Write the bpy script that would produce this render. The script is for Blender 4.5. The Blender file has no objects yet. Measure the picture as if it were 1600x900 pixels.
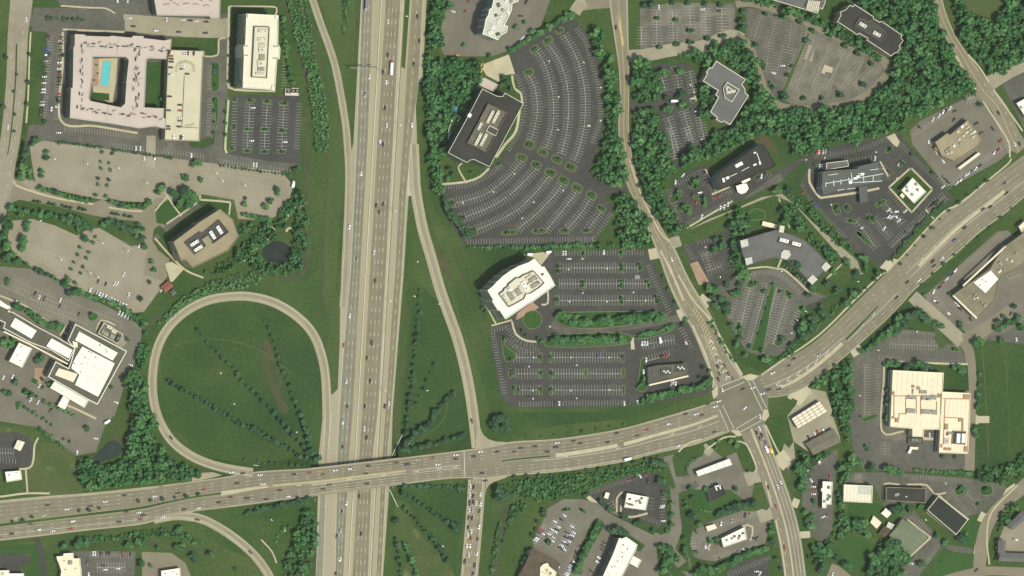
import bpy, math, random
import numpy as np
from mathutils import Vector
from mathutils.geometry import tessellate_polygon
from mathutils.bvhtree import BVHTree

random.seed(7)
SC = bpy.context.scene
COL = SC.collection
S = 0.65                       # metres per map unit
H, OFF = 6000.0, 2400.0        # the aerial camera: height and how far west of the site it hangs

def at(px, py, z=0.0):
    """map point -> world point at height z along the line of sight of the survey camera"""
    X, Y = (px - 800) * S, (450 - py) * S
    return (X + (-OFF - X) * z / H, Y * (1 - z / H), z)

def G(px, py):
    return ((px - 800) * S, (450 - py) * S)

def tr(pts, ox, oy, s):
    return [(ox + p[0] / s, oy + p[1] / s) + tuple(p[2:]) for p in pts]

def smooth(t):
    t = max(0.0, min(1.0, t))
    return t * t * (3 - 2 * t)

# ------------------------------------------------------------------ materials
MATS = {}
def mat(name, c1, c2=None, scale=0.05, rough=0.9, fine=0.25, fscale=0.8, metal=0.0, spec=0.3, streak=None, spots=None):
    """base colour c1 varied towards c2 by broad noise and a finer noise of brightness"""
    if name in MATS: return MATS[name]
    if not any(k in name for k in ('grass', 'pool', 'pond', 'car_', 'leaf')):
        k = (.945, 1.0, .89); c1 = tuple(a * q for a, q in zip(c1, k)); c2 = c2 and tuple(a * q for a, q in zip(c2, k))
    m = bpy.data.materials.new(name); m.use_nodes = True
    nt = m.node_tree; N = nt.nodes; L = nt.links
    b = N['Principled BSDF']
    b.inputs['Roughness'].default_value = rough
    b.inputs['Metallic'].default_value = metal
    b.inputs['Specular IOR Level'].default_value = spec
    if c2 is None:
        b.inputs['Base Color'].default_value = (*c1, 1)
    else:
        geo = N.new('ShaderNodeNewGeometry')
        n1 = N.new('ShaderNodeTexNoise'); n1.inputs['Scale'].default_value = scale
        n1.inputs['Detail'].default_value = 5; n1.inputs['Roughness'].default_value = 0.6
        src = geo.outputs['Position']
        if streak:
            mp = N.new('ShaderNodeMapping'); mp.inputs['Scale'].default_value = streak[:3]
            mp.inputs['Rotation'].default_value = (0, 0, streak[3] if len(streak) > 3 else 0)
            L.new(src, mp.inputs['Vector']); L.new(mp.outputs[0], n1.inputs['Vector'])
        else:
            L.new(src, n1.inputs['Vector'])
        rp = N.new('ShaderNodeValToRGB')
        rp.color_ramp.elements[0].position = 0.36; rp.color_ramp.elements[1].position = 0.66
        rp.color_ramp.elements[0].color = (*c1, 1); rp.color_ramp.elements[1].color = (*c2, 1)
        L.new(n1.outputs['Fac'], rp.inputs[0])
        n2 = N.new('ShaderNodeTexNoise'); n2.inputs['Scale'].default_value = fscale
        n2.inputs['Detail'].default_value = 4
        L.new(src, n2.inputs['Vector'])
        mr = N.new('ShaderNodeMapRange')
        mr.inputs['From Min'].default_value = 0.25; mr.inputs['From Max'].default_value = 0.75
        mr.inputs['To Min'].default_value = 1 - fine; mr.inputs['To Max'].default_value = 1 + fine
        L.new(n2.outputs['Fac'], mr.inputs['Value'])
        mx = N.new('ShaderNodeVectorMath'); mx.operation = 'SCALE'
        L.new(rp.outputs[0], mx.inputs[0]); L.new(mr.outputs[0], mx.inputs['Scale'])
        out = mx.outputs[0]
        if spots:
            c3, sc3, lo, hi = spots
            n3 = N.new('ShaderNodeTexNoise'); n3.inputs['Scale'].default_value = sc3; n3.inputs['Detail'].default_value = 6
            n3.inputs['Roughness'].default_value = 0.65
            L.new(src, n3.inputs['Vector'])
            r3 = N.new('ShaderNodeMapRange'); r3.inputs['From Min'].default_value = lo; r3.inputs['From Max'].default_value = hi
            L.new(n3.outputs['Fac'], r3.inputs['Value'])
            m3 = N.new('ShaderNodeMix'); m3.data_type = 'RGBA'
            L.new(r3.outputs[0], m3.inputs['Factor']); L.new(out, m3.inputs['A']); m3.inputs['B'].default_value = (*c3, 1)
            out = m3.outputs['Result']
        L.new(out, b.inputs['Base Color'])
    MATS[name] = m
    return m

def foliage(name, dark, light, warm):
    m = bpy.data.materials.new(name); m.use_nodes = True
    nt = m.node_tree; N = nt.nodes; L = nt.links
    b = N['Principled BSDF']; b.inputs['Roughness'].default_value = 0.7; b.inputs['Specular IOR Level'].default_value = 0.25
    at_ = N.new('ShaderNodeAttribute'); at_.attribute_name = 'tint'
    oi = N.new('ShaderNodeObjectInfo')
    ad = N.new('ShaderNodeMath'); ad.operation = 'ADD'
    L.new(at_.outputs['Fac'], ad.inputs[0]); L.new(oi.outputs['Random'], ad.inputs[1])
    fr = N.new('ShaderNodeMath'); fr.operation = 'FRACT'; L.new(ad.outputs[0], fr.inputs[0])
    rp = N.new('ShaderNodeValToRGB')
    e = rp.color_ramp.elements
    e[0].position = 0.0; e[0].color = (*dark, 1); e[1].position = 1.0; e[1].color = (*warm, 1)
    k = e.new(0.6); k.color = (*light, 1)
    L.new(fr.outputs[0], rp.inputs[0])
    geo = N.new('ShaderNodeNewGeometry')
    n2 = N.new('ShaderNodeTexNoise'); n2.inputs['Scale'].default_value = 0.9; n2.inputs['Detail'].default_value = 3
    L.new(geo.outputs['Position'], n2.inputs['Vector'])
    mr = N.new('ShaderNodeMapRange'); mr.inputs['From Min'].default_value = 0.3; mr.inputs['From Max'].default_value = 0.7
    mr.inputs['To Min'].default_value = 0.6; mr.inputs['To Max'].default_value = 1.5
    L.new(n2.outputs['Fac'], mr.inputs['Value'])
    mx = N.new('ShaderNodeVectorMath'); mx.operation = 'SCALE'
    L.new(rp.outputs[0], mx.inputs[0]); L.new(mr.outputs[0], mx.inputs['Scale'])
    L.new(mx.outputs[0], b.inputs['Base Color'])
    MATS[name] = m
    return m

foliage('leaf', (0.033, 0.108, 0.029), (0.060, 0.169, 0.050), (0.100, 0.219, 0.067))
foliage('leaf_light', (0.069, 0.171, 0.050), (0.088, 0.203, 0.063), (0.108, 0.219, 0.069))
foliage('leaf_dark', (0.030, 0.079, 0.034), (0.046, 0.110, 0.046), (0.067, 0.135, 0.055))
mat('bark', (0.060, 0.045, 0.030), (0.100, 0.075, 0.050), 2.0)
mat('grass', (0.025, 0.063, 0.010), (0.054, 0.087, 0.018), 0.016, fine=0.30, fscale=0.35, spots=((0.093, 0.099, 0.037), 0.020, 0.60, 0.80))
mat('grass_dark', (0.019, 0.053, 0.009), (0.041, 0.078, 0.015), 0.013, fine=0.28, fscale=0.30, spots=((0.063, 0.077, 0.025), 0.016, 0.58, 0.78))
mat('grass_lawn', (0.021, 0.069, 0.010), (0.035, 0.087, 0.015), 0.03, fine=0.2, fscale=0.5)
mat('grass_dry', (0.070, 0.092, 0.026), (0.047, 0.081, 0.018), 0.035, fine=0.25, fscale=0.5, spots=((0.194, 0.178, 0.078), 0.05, 0.58, 0.75))
mat('grass_verge', (0.061, 0.092, 0.021), (0.033, 0.069, 0.012), 0.022, fine=0.28, fscale=.4, streak=(1, 0.25, 1, 0.057), spots=((0.104, 0.112, 0.046), 0.03, 0.6, 0.8))
mat('earth', (0.088, 0.066, 0.034), (0.036, 0.058, 0.018), 0.06, fine=0.2)
mat('asphalt_new', (0.047, 0.0455, 0.040), (0.064, 0.061, 0.054), 0.03, fine=0.2, fscale=.25, spots=((.095, .085, .068), .06, .60, .85))
mat('asphalt_mid', (0.088, 0.081, 0.068), (0.116, 0.107, 0.089), 0.03, fine=0.2, fscale=.25, spots=((.17, .148, .112), .05, .58, .8))
mat('asphalt_brown', (0.138, 0.121, 0.097), (0.172, 0.152, 0.122), 0.05, fine=0.14, fscale=1.0)
mat('asphalt_old', (0.235, 0.195, 0.145), (0.285, 0.242, 0.182), 0.04, fine=0.12, fscale=0.9)
mat('asphalt_patched', (0.098, 0.089, 0.072), (0.185, 0.165, 0.132), 0.06, fine=0.2, fscale=0.5)
mat('lane_grey', (0.195, 0.185, 0.142), (0.230, 0.217, 0.168), 0.22, fine=0.10, fscale=.12, streak=(1, 0.03, 1, -0.057))
mat('lane_tan', (0.195, 0.165, 0.110), (0.235, 0.200, 0.138), 0.22, fine=0.10, fscale=.12, streak=(1, 0.03, 1, -0.057))
mat('road_old', (0.190, 0.160, 0.115), (0.225, 0.190, 0.138), 0.04, fine=0.12)
mat('road_cross', (0.145, 0.129, 0.092), (0.175, 0.156, 0.112), 0.06, fine=0.12)
mat('concrete_tan', (0.300, 0.255, 0.182), (0.350, 0.300, 0.218), 0.05, fine=0.10, streak=(1, 0.06, 1, 0.057))
mat('concrete', (0.40, 0.34, 0.235), (0.48, 0.41, 0.29), 0.08, fine=0.10)
mat('concrete_grey', (0.26, 0.225, 0.165), (0.32, 0.28, 0.205), 0.06, fine=0.12)
mat('kerb', (0.30, 0.265, 0.19), (0.36, 0.32, 0.23), 0.3, fine=0.1)
mat('paint_white', (0.66, 0.63, 0.55), (0.56, 0.53, 0.45), 0.2, fine=0.15)
mat('paint_yellow', (0.56, 0.42, 0.17), (0.48, 0.37, 0.16), 0.2, fine=0.15)
mat('ramp_lane', (0.235, 0.200, 0.145), (0.275, 0.236, 0.172), 0.04, fine=0.12)
mat('lane_wear', (0.160, 0.138, 0.096), (0.215, 0.185, 0.132), 0.06, fine=0.15)
mat('paint_stall', (0.60, 0.575, 0.52), (0.36, 0.34, 0.30), 0.12, fine=0.2)
mat('roof_seam', (.60, .55, .46), (.66, .61, .52), .2)
mat('paver_pink', (0.30, 0.19, 0.13), (0.36, 0.24, 0.165), 0.1, fine=0.15)
mat('roof_white', (0.76, 0.72, 0.64), (0.81, 0.77, 0.69), 0.05, fine=0.03, rough=0.7)
mat('roof_cream', (0.72, 0.60, 0.445), (0.78, 0.66, 0.50), 0.06, fine=0.05, rough=0.8)
mat('roof_ivory', (0.68, 0.605, 0.48), (0.73, 0.655, 0.53), 0.06, fine=0.05, rough=0.8)
mat('roof_pink', (0.475, 0.385, 0.345), (0.52, 0.425, 0.385), 0.04, fine=0.05, rough=0.85)
mat('roof_black', (0.034, 0.031, 0.027), (0.047, 0.043, 0.037), 0.07, fine=0.2)
mat('roof_grey', (0.112, 0.106, 0.104), (0.138, 0.131, 0.128), 0.07, fine=0.12)
mat('roof_teal', (0.085, 0.088, 0.080), (0.105, 0.108, 0.097), 0.07, fine=0.15)
mat('roof_tan', (0.255, 0.205, 0.13), (0.315, 0.255, 0.17), 0.07, fine=0.12)
mat('roof_brown', (0.085, 0.060, 0.043), (0.115, 0.083, 0.060), 0.1, fine=0.15)
mat('roof_sage', (0.135, 0.152, 0.098), (0.165, 0.180, 0.118), 0.1, fine=0.1)
mat('roof_red', (0.22, 0.075, 0.05), (0.27, 0.10, 0.065), 0.3, fine=0.15)
mat('gravel_dark', (0.115, 0.10, 0.075), (0.155, 0.135, 0.10), 0.15, fine=0.15)
mat('wall_dark', (0.10, 0.09, 0.08), (0.13, 0.115, 0.10), 0.2)
mat('wall_tan', (0.33, 0.26, 0.175), (0.38, 0.30, 0.21), 0.2)
mat('wall_cream', (0.52, 0.46, 0.36), (0.57, 0.51, 0.40), 0.2)
mat('wall_brick', (0.20, 0.105, 0.07), (0.25, 0.135, 0.09), 0.4)
mat('wall_grey', (0.34, 0.33, 0.30), (0.40, 0.385, 0.35), 0.2)
mat('coping', (0.74, 0.69, 0.58), (0.68, 0.63, 0.52), 0.4, fine=0.06)
mat('glass', (0.035, 0.055, 0.055), (0.045, 0.07, 0.07), 0.1, rough=0.12, spec=0.6)
mat('glass_teal', (0.05, 0.10, 0.095), (0.075, 0.13, 0.12), 0.08, rough=0.12, spec=0.6)
mat('unit_light', (0.62, 0.56, 0.44), (0.55, 0.50, 0.40), 0.4, rough=0.6)
mat('unit_white', (0.80, 0.78, 0.72), (0.75, 0.73, 0.67), 0.4, rough=0.5)
mat('unit_grey', (0.22, 0.21, 0.18), (0.29, 0.27, 0.23), 0.4, rough=0.6)
mat('unit_dark', (0.045, 0.042, 0.038), (0.06, 0.055, 0.05), 0.4, rough=0.7)
mat('rust', (0.33, 0.18, 0.10), (0.40, 0.24, 0.14), 0.4)
mat('metal', (0.20, 0.19, 0.17), (0.26, 0.25, 0.22), 0.5, rough=0.5, metal=0.3)
mat('lamp_white', (0.78, 0.76, 0.70))
mat('sign_green', (0.02, 0.12, 0.06))
mat('glass_pale', (0.15, 0.20, 0.185), (0.20, 0.25, 0.23), 0.15, rough=0.15, spec=0.6)
mat('pool', (0.075, 0.42, 0.42), (0.10, 0.48, 0.47), 0.2, rough=0.08, fine=0.06)
mat('pond', (0.016, 0.024, 0.021), (0.026, 0.036, 0.028), 0.1, rough=0.2, fine=0.2, spec=.08)
mat('pond_green', (0.018, 0.032, 0.026), (0.028, 0.044, 0.034), 0.1, rough=0.1, fine=0.1, spec=.12)
mat('tyre', (0.02, 0.02, 0.02)); mat('rim', (0.45, 0.45, 0.45), rough=0.4)
mat('car_glass', (0.018, 0.02, 0.022), rough=0.15, spec=0.6)
for k, c in dict(white=(0.80, 0.80, 0.78), silver=(0.42, 0.43, 0.43), grey=(0.14, 0.14, 0.14), black=(0.018, 0.017, 0.017),
                 red=(0.34, 0.045, 0.035), maroon=(0.085, 0.025, 0.022), blue=(0.045, 0.09, 0.30), brown=(0.10, 0.065, 0.042),
                 tan=(0.36, 0.29, 0.19), orange=(0.65, 0.25, 0.03), yellow=(0.70, 0.50, 0.05)).items():
    mat('car_' + k, c, rough=0.35, spec=0.5)
mat('tarp_blue', (0.06, 0.20, 0.36), (0.09, 0.25, 0.42), 0.5)

# ------------------------------------------------------------------ mesh helpers
class MB:
    def __init__(self): self.v = []; self.f = []
    def quad(self, a, b, c, d):
        n = len(self.v); self.v += [a, b, c, d]; self.f.append((n, n + 1, n + 2, n + 3))
    def poly(self, loops):
        """flat-ish polygon with optional holes, triangulated, facing up"""
        pts = [Vector(p) for l in loops for p in l]
        tris = tessellate_polygon([[Vector((p[0], p[1], 0)) for p in l] for l in loops])
        n = len(self.v); self.v += [tuple(p) for p in pts]
        for t in tris:
            a, b, c = (pts[i] for i in t)
            if (b - a).cross(c - a).z < 0: t = (t[0], t[2], t[1])
            self.f.append(tuple(n + i for i in t))
    def strip(self, L_, R_):
        n = len(self.v); k = len(L_)
        for a, b in zip(L_, R_): self.v += [tuple(a), tuple(b)]
        for i in range(k - 1):
            a, b, c, d = n + 2 * i, n + 2 * i + 1, n + 2 * i + 3, n + 2 * i + 2
            p = [Vector(self.v[q]) for q in (a, b, c)]
            self.f.append((a, b, c, d) if (p[1] - p[0]).cross(p[2] - p[0]).z > 0 else (d, c, b, a))
    def box(self, c, sx, sy, sz, rot=0.0, taper=1.0, bottom=True):
        """box standing on c, sx*sy*sz, turned by rot"""
        ca, sa = math.cos(rot), math.sin(rot)
        n = len(self.v)
        for z, t in ((0, 1.0), (sz, taper)):
            for x, y in ((-1, -1), (1, -1), (1, 1), (-1, 1)):
                X, Y = x * sx / 2 * t, y * sy / 2 * t
                self.v.append((c[0] + X * ca - Y * sa, c[1] + X * sa + Y * ca, c[2] + z))
        q = [(4, 5, 6, 7), (0, 1, 5, 4), (1, 2, 6, 5), (2, 3, 7, 6), (3, 0, 4, 7)]
        if bottom: q.append((3, 2, 1, 0))
        self.f += [tuple(n + i for i in t) for t in q]
    def prism(self, loop, z0, z1, top=True, bottom=False):
        loop = ccw(loop)
        k = len(loop); n = len(self.v)
        self.v += [(p[0], p[1], z0) for p in loop] + [(p[0], p[1], z1) for p in loop]
        for i in range(k):
            j = (i + 1) % k
            self.f.append((n + i, n + j, n + k + j, n + k + i))
        if top: self.poly([[(p[0], p[1], z1) for p in loop]])
    def cyl(self, c, r, h, seg=10, r2=None):
        r2 = r if r2 is None else r2
        n = len(self.v)
        for z, R in ((0, r), (h, r2)):
            for i in range(seg):
                a = 2 * math.pi * i / seg
                self.v.append((c[0] + R * math.cos(a), c[1] + R * math.sin(a), c[2] + z))
        for i in range(seg):
            j = (i + 1) % seg
            self.f.append((n + i, n + j, n + seg + j, n + seg + i))
        self.f.append(tuple(n + seg + i for i in range(seg)))
    def hbar(self, a, b, r):
        """square bar from a to b"""
        a, b = Vector(a), Vector(b); d = (b - a).normalized()
        s = d.cross(Vector((0, 0, 1))) if abs(d.z) < 0.9 else d.cross(Vector((1, 0, 0)))
        s.normalize(); u = s.cross(d)
        n = len(self.v)
        for p in (a, b):
            for i, j in ((-1, -1), (1, -1), (1, 1), (-1, 1)):
                self.v.append(tuple(p + s * i * r + u * j * r))
        self.f += [tuple(n + i for i in t) for t in ((0, 1, 5, 4), (1, 2, 6, 5), (2, 3, 7, 6), (3, 0, 4, 7), (3, 2, 1, 0), (4, 5, 6, 7))]
    def mesh(self, name, m):
        me = bpy.data.meshes.new(name)
        me.from_pydata(self.v, [], self.f); me.update()
        if m: me.materials.append(MATS[m] if isinstance(m, str) else m)
        return me
    def build(self, name, m, parent=None, ground=False):
        o = bpy.data.objects.new(name, self.mesh(name, m)); COL.objects.link(o)
        if parent is not None:
            o.parent = parent
            o.matrix_parent_inverse = parent.matrix_basis.inverted()
        if ground: add_ground(self.v, self.f)
        return o

GV, GF = [], []
def add_ground(v, f):
    n = len(GV); GV.extend(v); GF.extend(tuple(n + i for i in t) for t in f)

def ccw(loop):
    a = sum(loop[i][0] * loop[(i + 1) % len(loop)][1] - loop[(i + 1) % len(loop)][0] * loop[i][1] for i in range(len(loop)))
    return list(loop) if a > 0 else list(reversed(loop))

def inset(loop, d):
    """move a ccw loop inwards by d (negative: outwards)"""
    k = len(loop); out = []
    for i in range(k):
        p0, p1, p2 = Vector(loop[i - 1][:2]), Vector(loop[i][:2]), Vector(loop[(i + 1) % k][:2])
        e1 = (p1 - p0); e2 = (p2 - p1)
        if e1.length < 1e-6 or e2.length < 1e-6: out.append(tuple(p1)); continue
        e1.normalize(); e2.normalize()
        n1, n2 = Vector((-e1.y, e1.x)), Vector((-e2.y, e2.x))
        b = n1 + n2
        if b.length < 1e-4: b = n1
        b.normalize()
        out.append(tuple(p1 + b * (d / max(0.4, b.dot(n1)))))
    return out

def catmull(pts, step=8.0):
    """smooth polyline through pts (any dimension), about one sample per step of the first two coordinates"""
    P = [tuple(map(float, p)) for p in pts]
    if len(P) < 3:
        P2 = []
        a, b = P[0], P[-1]
        n = max(1, int(math.dist(a[:2], b[:2]) / step))
        return [tuple(a[k] + (b[k] - a[k]) * i / n for k in range(len(a))) for i in range(n + 1)]
    E = [tuple(2 * x - y for x, y in zip(P[0], P[1]))] + P + [tuple(2 * x - y for x, y in zip(P[-1], P[-2]))]
    out = []
    for i in range(1, len(E) - 2):
        n = max(2, int(math.dist(E[i][:2], E[i + 1][:2]) / step))
        for j in range(n):
            t = j / n
            out.append(tuple(0.5 * (2 * b + (c - a) * t + (2 * a - 5 * b + 4 * c - d) * t * t + (3 * b - a - 3 * c + d) * t ** 3)
                             for a, b, c, d in zip(E[i - 1], E[i], E[i + 1], E[i + 2])))
    out.append(P[-1])
    return out

def tag(o, label=None, cat=None, group=None, kind=None):
    if label: o['label'] = label
    if cat: o['category'] = cat
    if group: o['group'] = group
    if kind: o['kind'] = kind
    return o

def empty(name, loc):
    o = bpy.data.objects.new(name, None); COL.objects.link(o)
    o.location = loc; o.empty_display_size = 1.0
    return o

def sheet(name, px, z, m, smoothed=False, holes=(), parent=None, ground=True):
    """flat patch of ground drawn on the map"""
    loop = catmull(list(px) + [px[0]], 6)[:-1] if smoothed else px
    mb = MB(); mb.poly([[at(*p[:2], z) for p in loop]] + [[at(*p[:2], z) for p in h] for h in holes])
    o = mb.build(name, m, parent, ground)
    if parent is None: o['kind'] = 'structure'
    return o

def world_line(px, z):
    return [at(p[0], p[1], p[2] + z if len(p) > 2 else z) for p in px]

def offset_line(pts, d):
    """world polyline moved sideways (left positive) by d (number or list)"""
    out = []
    for i, p in enumerate(pts):
        a = Vector(pts[max(0, i - 1)]); b = Vector(pts[min(len(pts) - 1, i + 1)])
        t = (b - a); t.z = 0
        t.normalize()
        dd = d[i] if isinstance(d, (list, tuple)) else d
        out.append((p[0] - t.y * dd, p[1] + t.x * dd, p[2]))
    return out

def ribbon(name, px, w, z, m, parent=None, ground=True, step=8):
    """road of width w metres along a smoothed map line"""
    c = world_line(catmull(px, step), z)
    mb = MB(); mb.strip(offset_line(c, w / 2), offset_line(c, -w / 2))
    o = mb.build(name, m, parent, ground)
    if parent is None: o['kind'] = 'structure'
    return o, c

def line_paint(mb, c, w=0.25, dash=None, lift=0.035, start=0.0):
    """paint a line along world polyline c into mb; dash=(on, off) metres"""
    if dash is None:
        c2 = [(p[0], p[1], p[2] + lift) for p in c]
        mb.strip(offset_line(c2, w / 2), offset_line(c2, -w / 2)); return
    s = start; L_ = [0.0]
    for a, b in zip(c, c[1:]): L_.append(L_[-1] + math.dist(a, b))
    def pt(t):
        for i in range(len(c) - 1):
            if L_[i + 1] >= t:
                k = (t - L_[i]) / max(1e-6, L_[i + 1] - L_[i])
                return tuple(c[i][q] + (c[i + 1][q] - c[i][q]) * k for q in range(3))
        return c[-1]
    while s + dash[0] < L_[-1]:
        a, b = pt(s), pt(s + dash[0])
        a = (a[0], a[1], a[2] + lift); b = (b[0], b[1], b[2] + lift)
        mb.strip(offset_line([a, b], w / 2), offset_line([a, b], -w / 2))
        s += sum(dash)

def stalls(mb, px, z, sides='LR', pitch=2.75, depth=5.4, centre=True, w=0.2, skip=()):
    """painted parking stalls along a map line"""
    c = world_line(catmull(px, 6), z)
    if centre: line_paint(mb, c, w * 1.35, lift=0.0)
    L_ = [0.0]
    for a, b in zip(c, c[1:]): L_.append(L_[-1] + math.dist(a, b))
    n = int(L_[-1] / pitch); i = 0
    for q in range(n + 1):
        t = q * L_[-1] / max(1, n)
        while i < len(c) - 2 and L_[i + 1] < t: i += 1
        k = (t - L_[i]) / max(1e-6, L_[i + 1] - L_[i])
        p = Vector([c[i][j] + (c[i + 1][j] - c[i][j]) * k for j in range(3)])
        d = (Vector(c[i + 1]) - Vector(c[i])); d.z = 0; d.normalize(); nrm = Vector((-d.y, d.x, 0))
        for sd in sides:
            s = 1 if sd == 'L' else -1
            a = p + nrm * s * (w / 2 + 0.02); b = p + nrm * s * depth
            h = d * (w / 2)
            pts = [a - h, a + h, b + h, b - h]
            if s < 0: pts.reverse()
            mb.quad(*[tuple(x) for x in reversed(pts)] if s > 0 and False else [tuple(x) for x in pts])

def arrow(mb, p, ang, z, kind='L', s=1.0):
    """painted turn arrow"""
    def T(x, y):
        return (p[0] + s * (x * math.cos(ang) - y * math.sin(ang)), p[1] + s * (x * math.sin(ang) + y * math.cos(ang)), z)
    mb.quad(T(-2.2, -.2), T(1, -.2), T(1, .2), T(-2.2, .2))
    k = 1 if kind == 'L' else -1
    if kind == 'S':
        mb.poly([[T(1, -.6), T(2.4, 0), T(1, .6)]])
    else:
        mb.poly([[T(1.02, -.2 * k), T(1.5, .3 * k), T(1.2, .5 * k), T(1.02, .2 * k)]])
        mb.poly([[T(1.5, .2 * k), T(2.0, .7 * k), T(.9, 1.5 * k), T(1.1, .6 * k)]])
# ================================================================== GROUND
def ground_sheet():
    mb = MB(); e = 3200
    mb.quad((-e, -e, 0), (e, -e, 0), (e, e, 0), (-e, e, 0))
    o = mb.build('ground', 'grass', None, True); o['kind'] = 'structure'
ground_sheet()

# grass of other tones, drawn as patches
GRASS = [
 ('grass_dark', [(250,560),(275,515),(320,485),(370,475),(430,484),(470,510),(495,560),(503,620),(500,715),(400,728),(340,712),(290,685),(262,640)]),
 ('grass_dark', [(650,420),(672,420),(700,500),(722,590),(733,690),(625,705),(632,600)]),
 ('grass_dark', [(620,765),(724,752),(722,820),(700,900),(650,960),(640,860)]),
 ('grass_dry', [(632,800),(660,840),(700,880),(716,930),(640,960),(612,960),(620,860)]),
 ('grass_dark', [(705,385),(840,385),(770,440),(760,500),(745,470),(722,430)]),
 ('grass_dark', [(1520,530),(1605,520),(1680,520),(1680,700),(1590,725),(1520,735),(1514,640)]),
 ('grass_dry', [(52,690),(110,700),(120,740),(130,768),(60,772),(30,735),(45,715)]),
 ('grass_dry', [(0,665),(30,672),(55,690),(52,705),(-60,690)]),
 ('grass_dry', [(1500,-30),(1575,-30),(1565,18),(1545,30),(1512,22)]),
 ('grass_verge', [(497,90),(530,130),(536,240),(532,330),(522,470),(505,470),(510,300),(505,200),(494,120)]),
 ('grass_verge', [(520,470),(531,470),(524,640),(512,615),(508,570)]),
 ('grass_verge', [(680,390),(700,430),(730,530),(765,640),(752,680),(742,600),(722,520)]),
 ('grass_verge', [(0,852),(100,840),(250,818),(330,840),(400,905),(330,905),(290,850),(120,845),(40,870)]),
 ('grass_verge', [(790,690),(880,660),(980,645),(1110,610),(1118,625),(960,668),(870,684)]),
 ('grass_dark', [(765,650),(800,645),(1000,640),(1100,612),(1000,650),(870,665),(780,680)]),
 ('grass_lawn', [(1300,858),(1330,838),(1362,850),(1372,880),(1350,893),(1310,885)]),
 ('grass_lawn', [(1478,850),(1520,862),(1521,882),(1490,897),(1455,899),(1465,872)]),
 ('grass_lawn', [(1507,812),(1531,808),(1528,850),(1515,856),(1496,846)]),
 ('grass_lawn', [(1474,583),(1514,584),(1515,612),(1474,611)]),
 ('grass_lawn', [(1326,786),(1370,786),(1376,800),(1345,830),(1325,820)]),
 ('grass_dark', [(950,640),(1110,600),(1110,612),(1000,646)]),
 ('earth', [(405,540),(418,530),(432,575),(440,620),(452,640),(440,645),(420,600)]),
 ('earth', [(1160,215),(1180,206),(1205,218),(1215,240),(1195,228)]),
 ('earth', [(682,392),(688,400),(700,425),(693,425)]),
 ('earth', [(172,683),(186,677),(194,688),(190,706),(186,694)]),
 ('earth', [(278,738),(320,733),(345,742),(342,748),(316,752),(312,738)]),
 ('grass_lawn', [(0,855),(55,850),(62,862),(55,885),(45,880),(48,866),(0,866)]),
 ('grass_lawn', [(40,892),(62,885),(66,905),(42,905)]),
]
GRASS += [('grass_verge', [(545,-60),(562,-60),(552,110),(546,225),(540,150),(525,90),(505,20),(500,-20)]), ('grass_verge', [(616,420),(645,330),(652,360),(690,470),(640,440),(632,560),(622,700),(615,640)]),
 ('grass_verge', [(230,770),(300,765),(345,772),(250,784)]), ('grass_verge', [(618,780),(645,800),(630,900),(612,930)]), ('grass_verge', [(655,250),(672,310),(700,380),(690,385),(668,330)]), ('grass_verge', [(330,850),(400,880),(440,940),(400,940)])]
for i, (m, p) in enumerate(GRASS):
    sheet('earth_patch' if m == 'earth' else 'grass', p, 0.02 + 0.0012 * i, m, smoothed=True)

# drainage ditches and foot paths
for k, p in enumerate([[(440,-10),(462,60),(478,120),(482,200),(478,330),(482,380),(478,420),(462,436),(444,434),(405,426)],
                       [(402,428),(330,452),(258,490),(228,512)],
                       [(466,-10),(482,40),(500,100),(510,180),(512,240),(508,330),(504,420),(500,485),(486,495)]]):
    ribbon('ditch', p, 3.0 if k < 2 else 2.2, 0.07, mat('ditch_bed', (0.050, 0.052, 0.030), (0.072, 0.068, 0.042), 0.1))
for p in ([(706,392),(728,450),(748,520),(757,580),(764,640),(800,655)], [(634,470),(628,540),(624,620),(619,690)], [(560,-20),(556,60),(552,120)], [(520,470),(512,500),(510,540)], [(0,862),(120,852),(250,848),(330,862)]): ribbon('ditch', p, 1.1, .068, 'ditch_bed')
for p in ([(270,540),(330,530),(400,545),(480,600)], [(1535,540),(1540,620),(1545,720)], [(1570,535),(1575,620),(1578,715)], [(700,630),(690,660),(650,690)]): ribbon('mown_track', p, 1.6, .066, 'grass_verge')
ribbon('ditch', [(790,790),(786,830),(776,870),(770,930)], 4.5, 0.07, 'ditch_bed')

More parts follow.
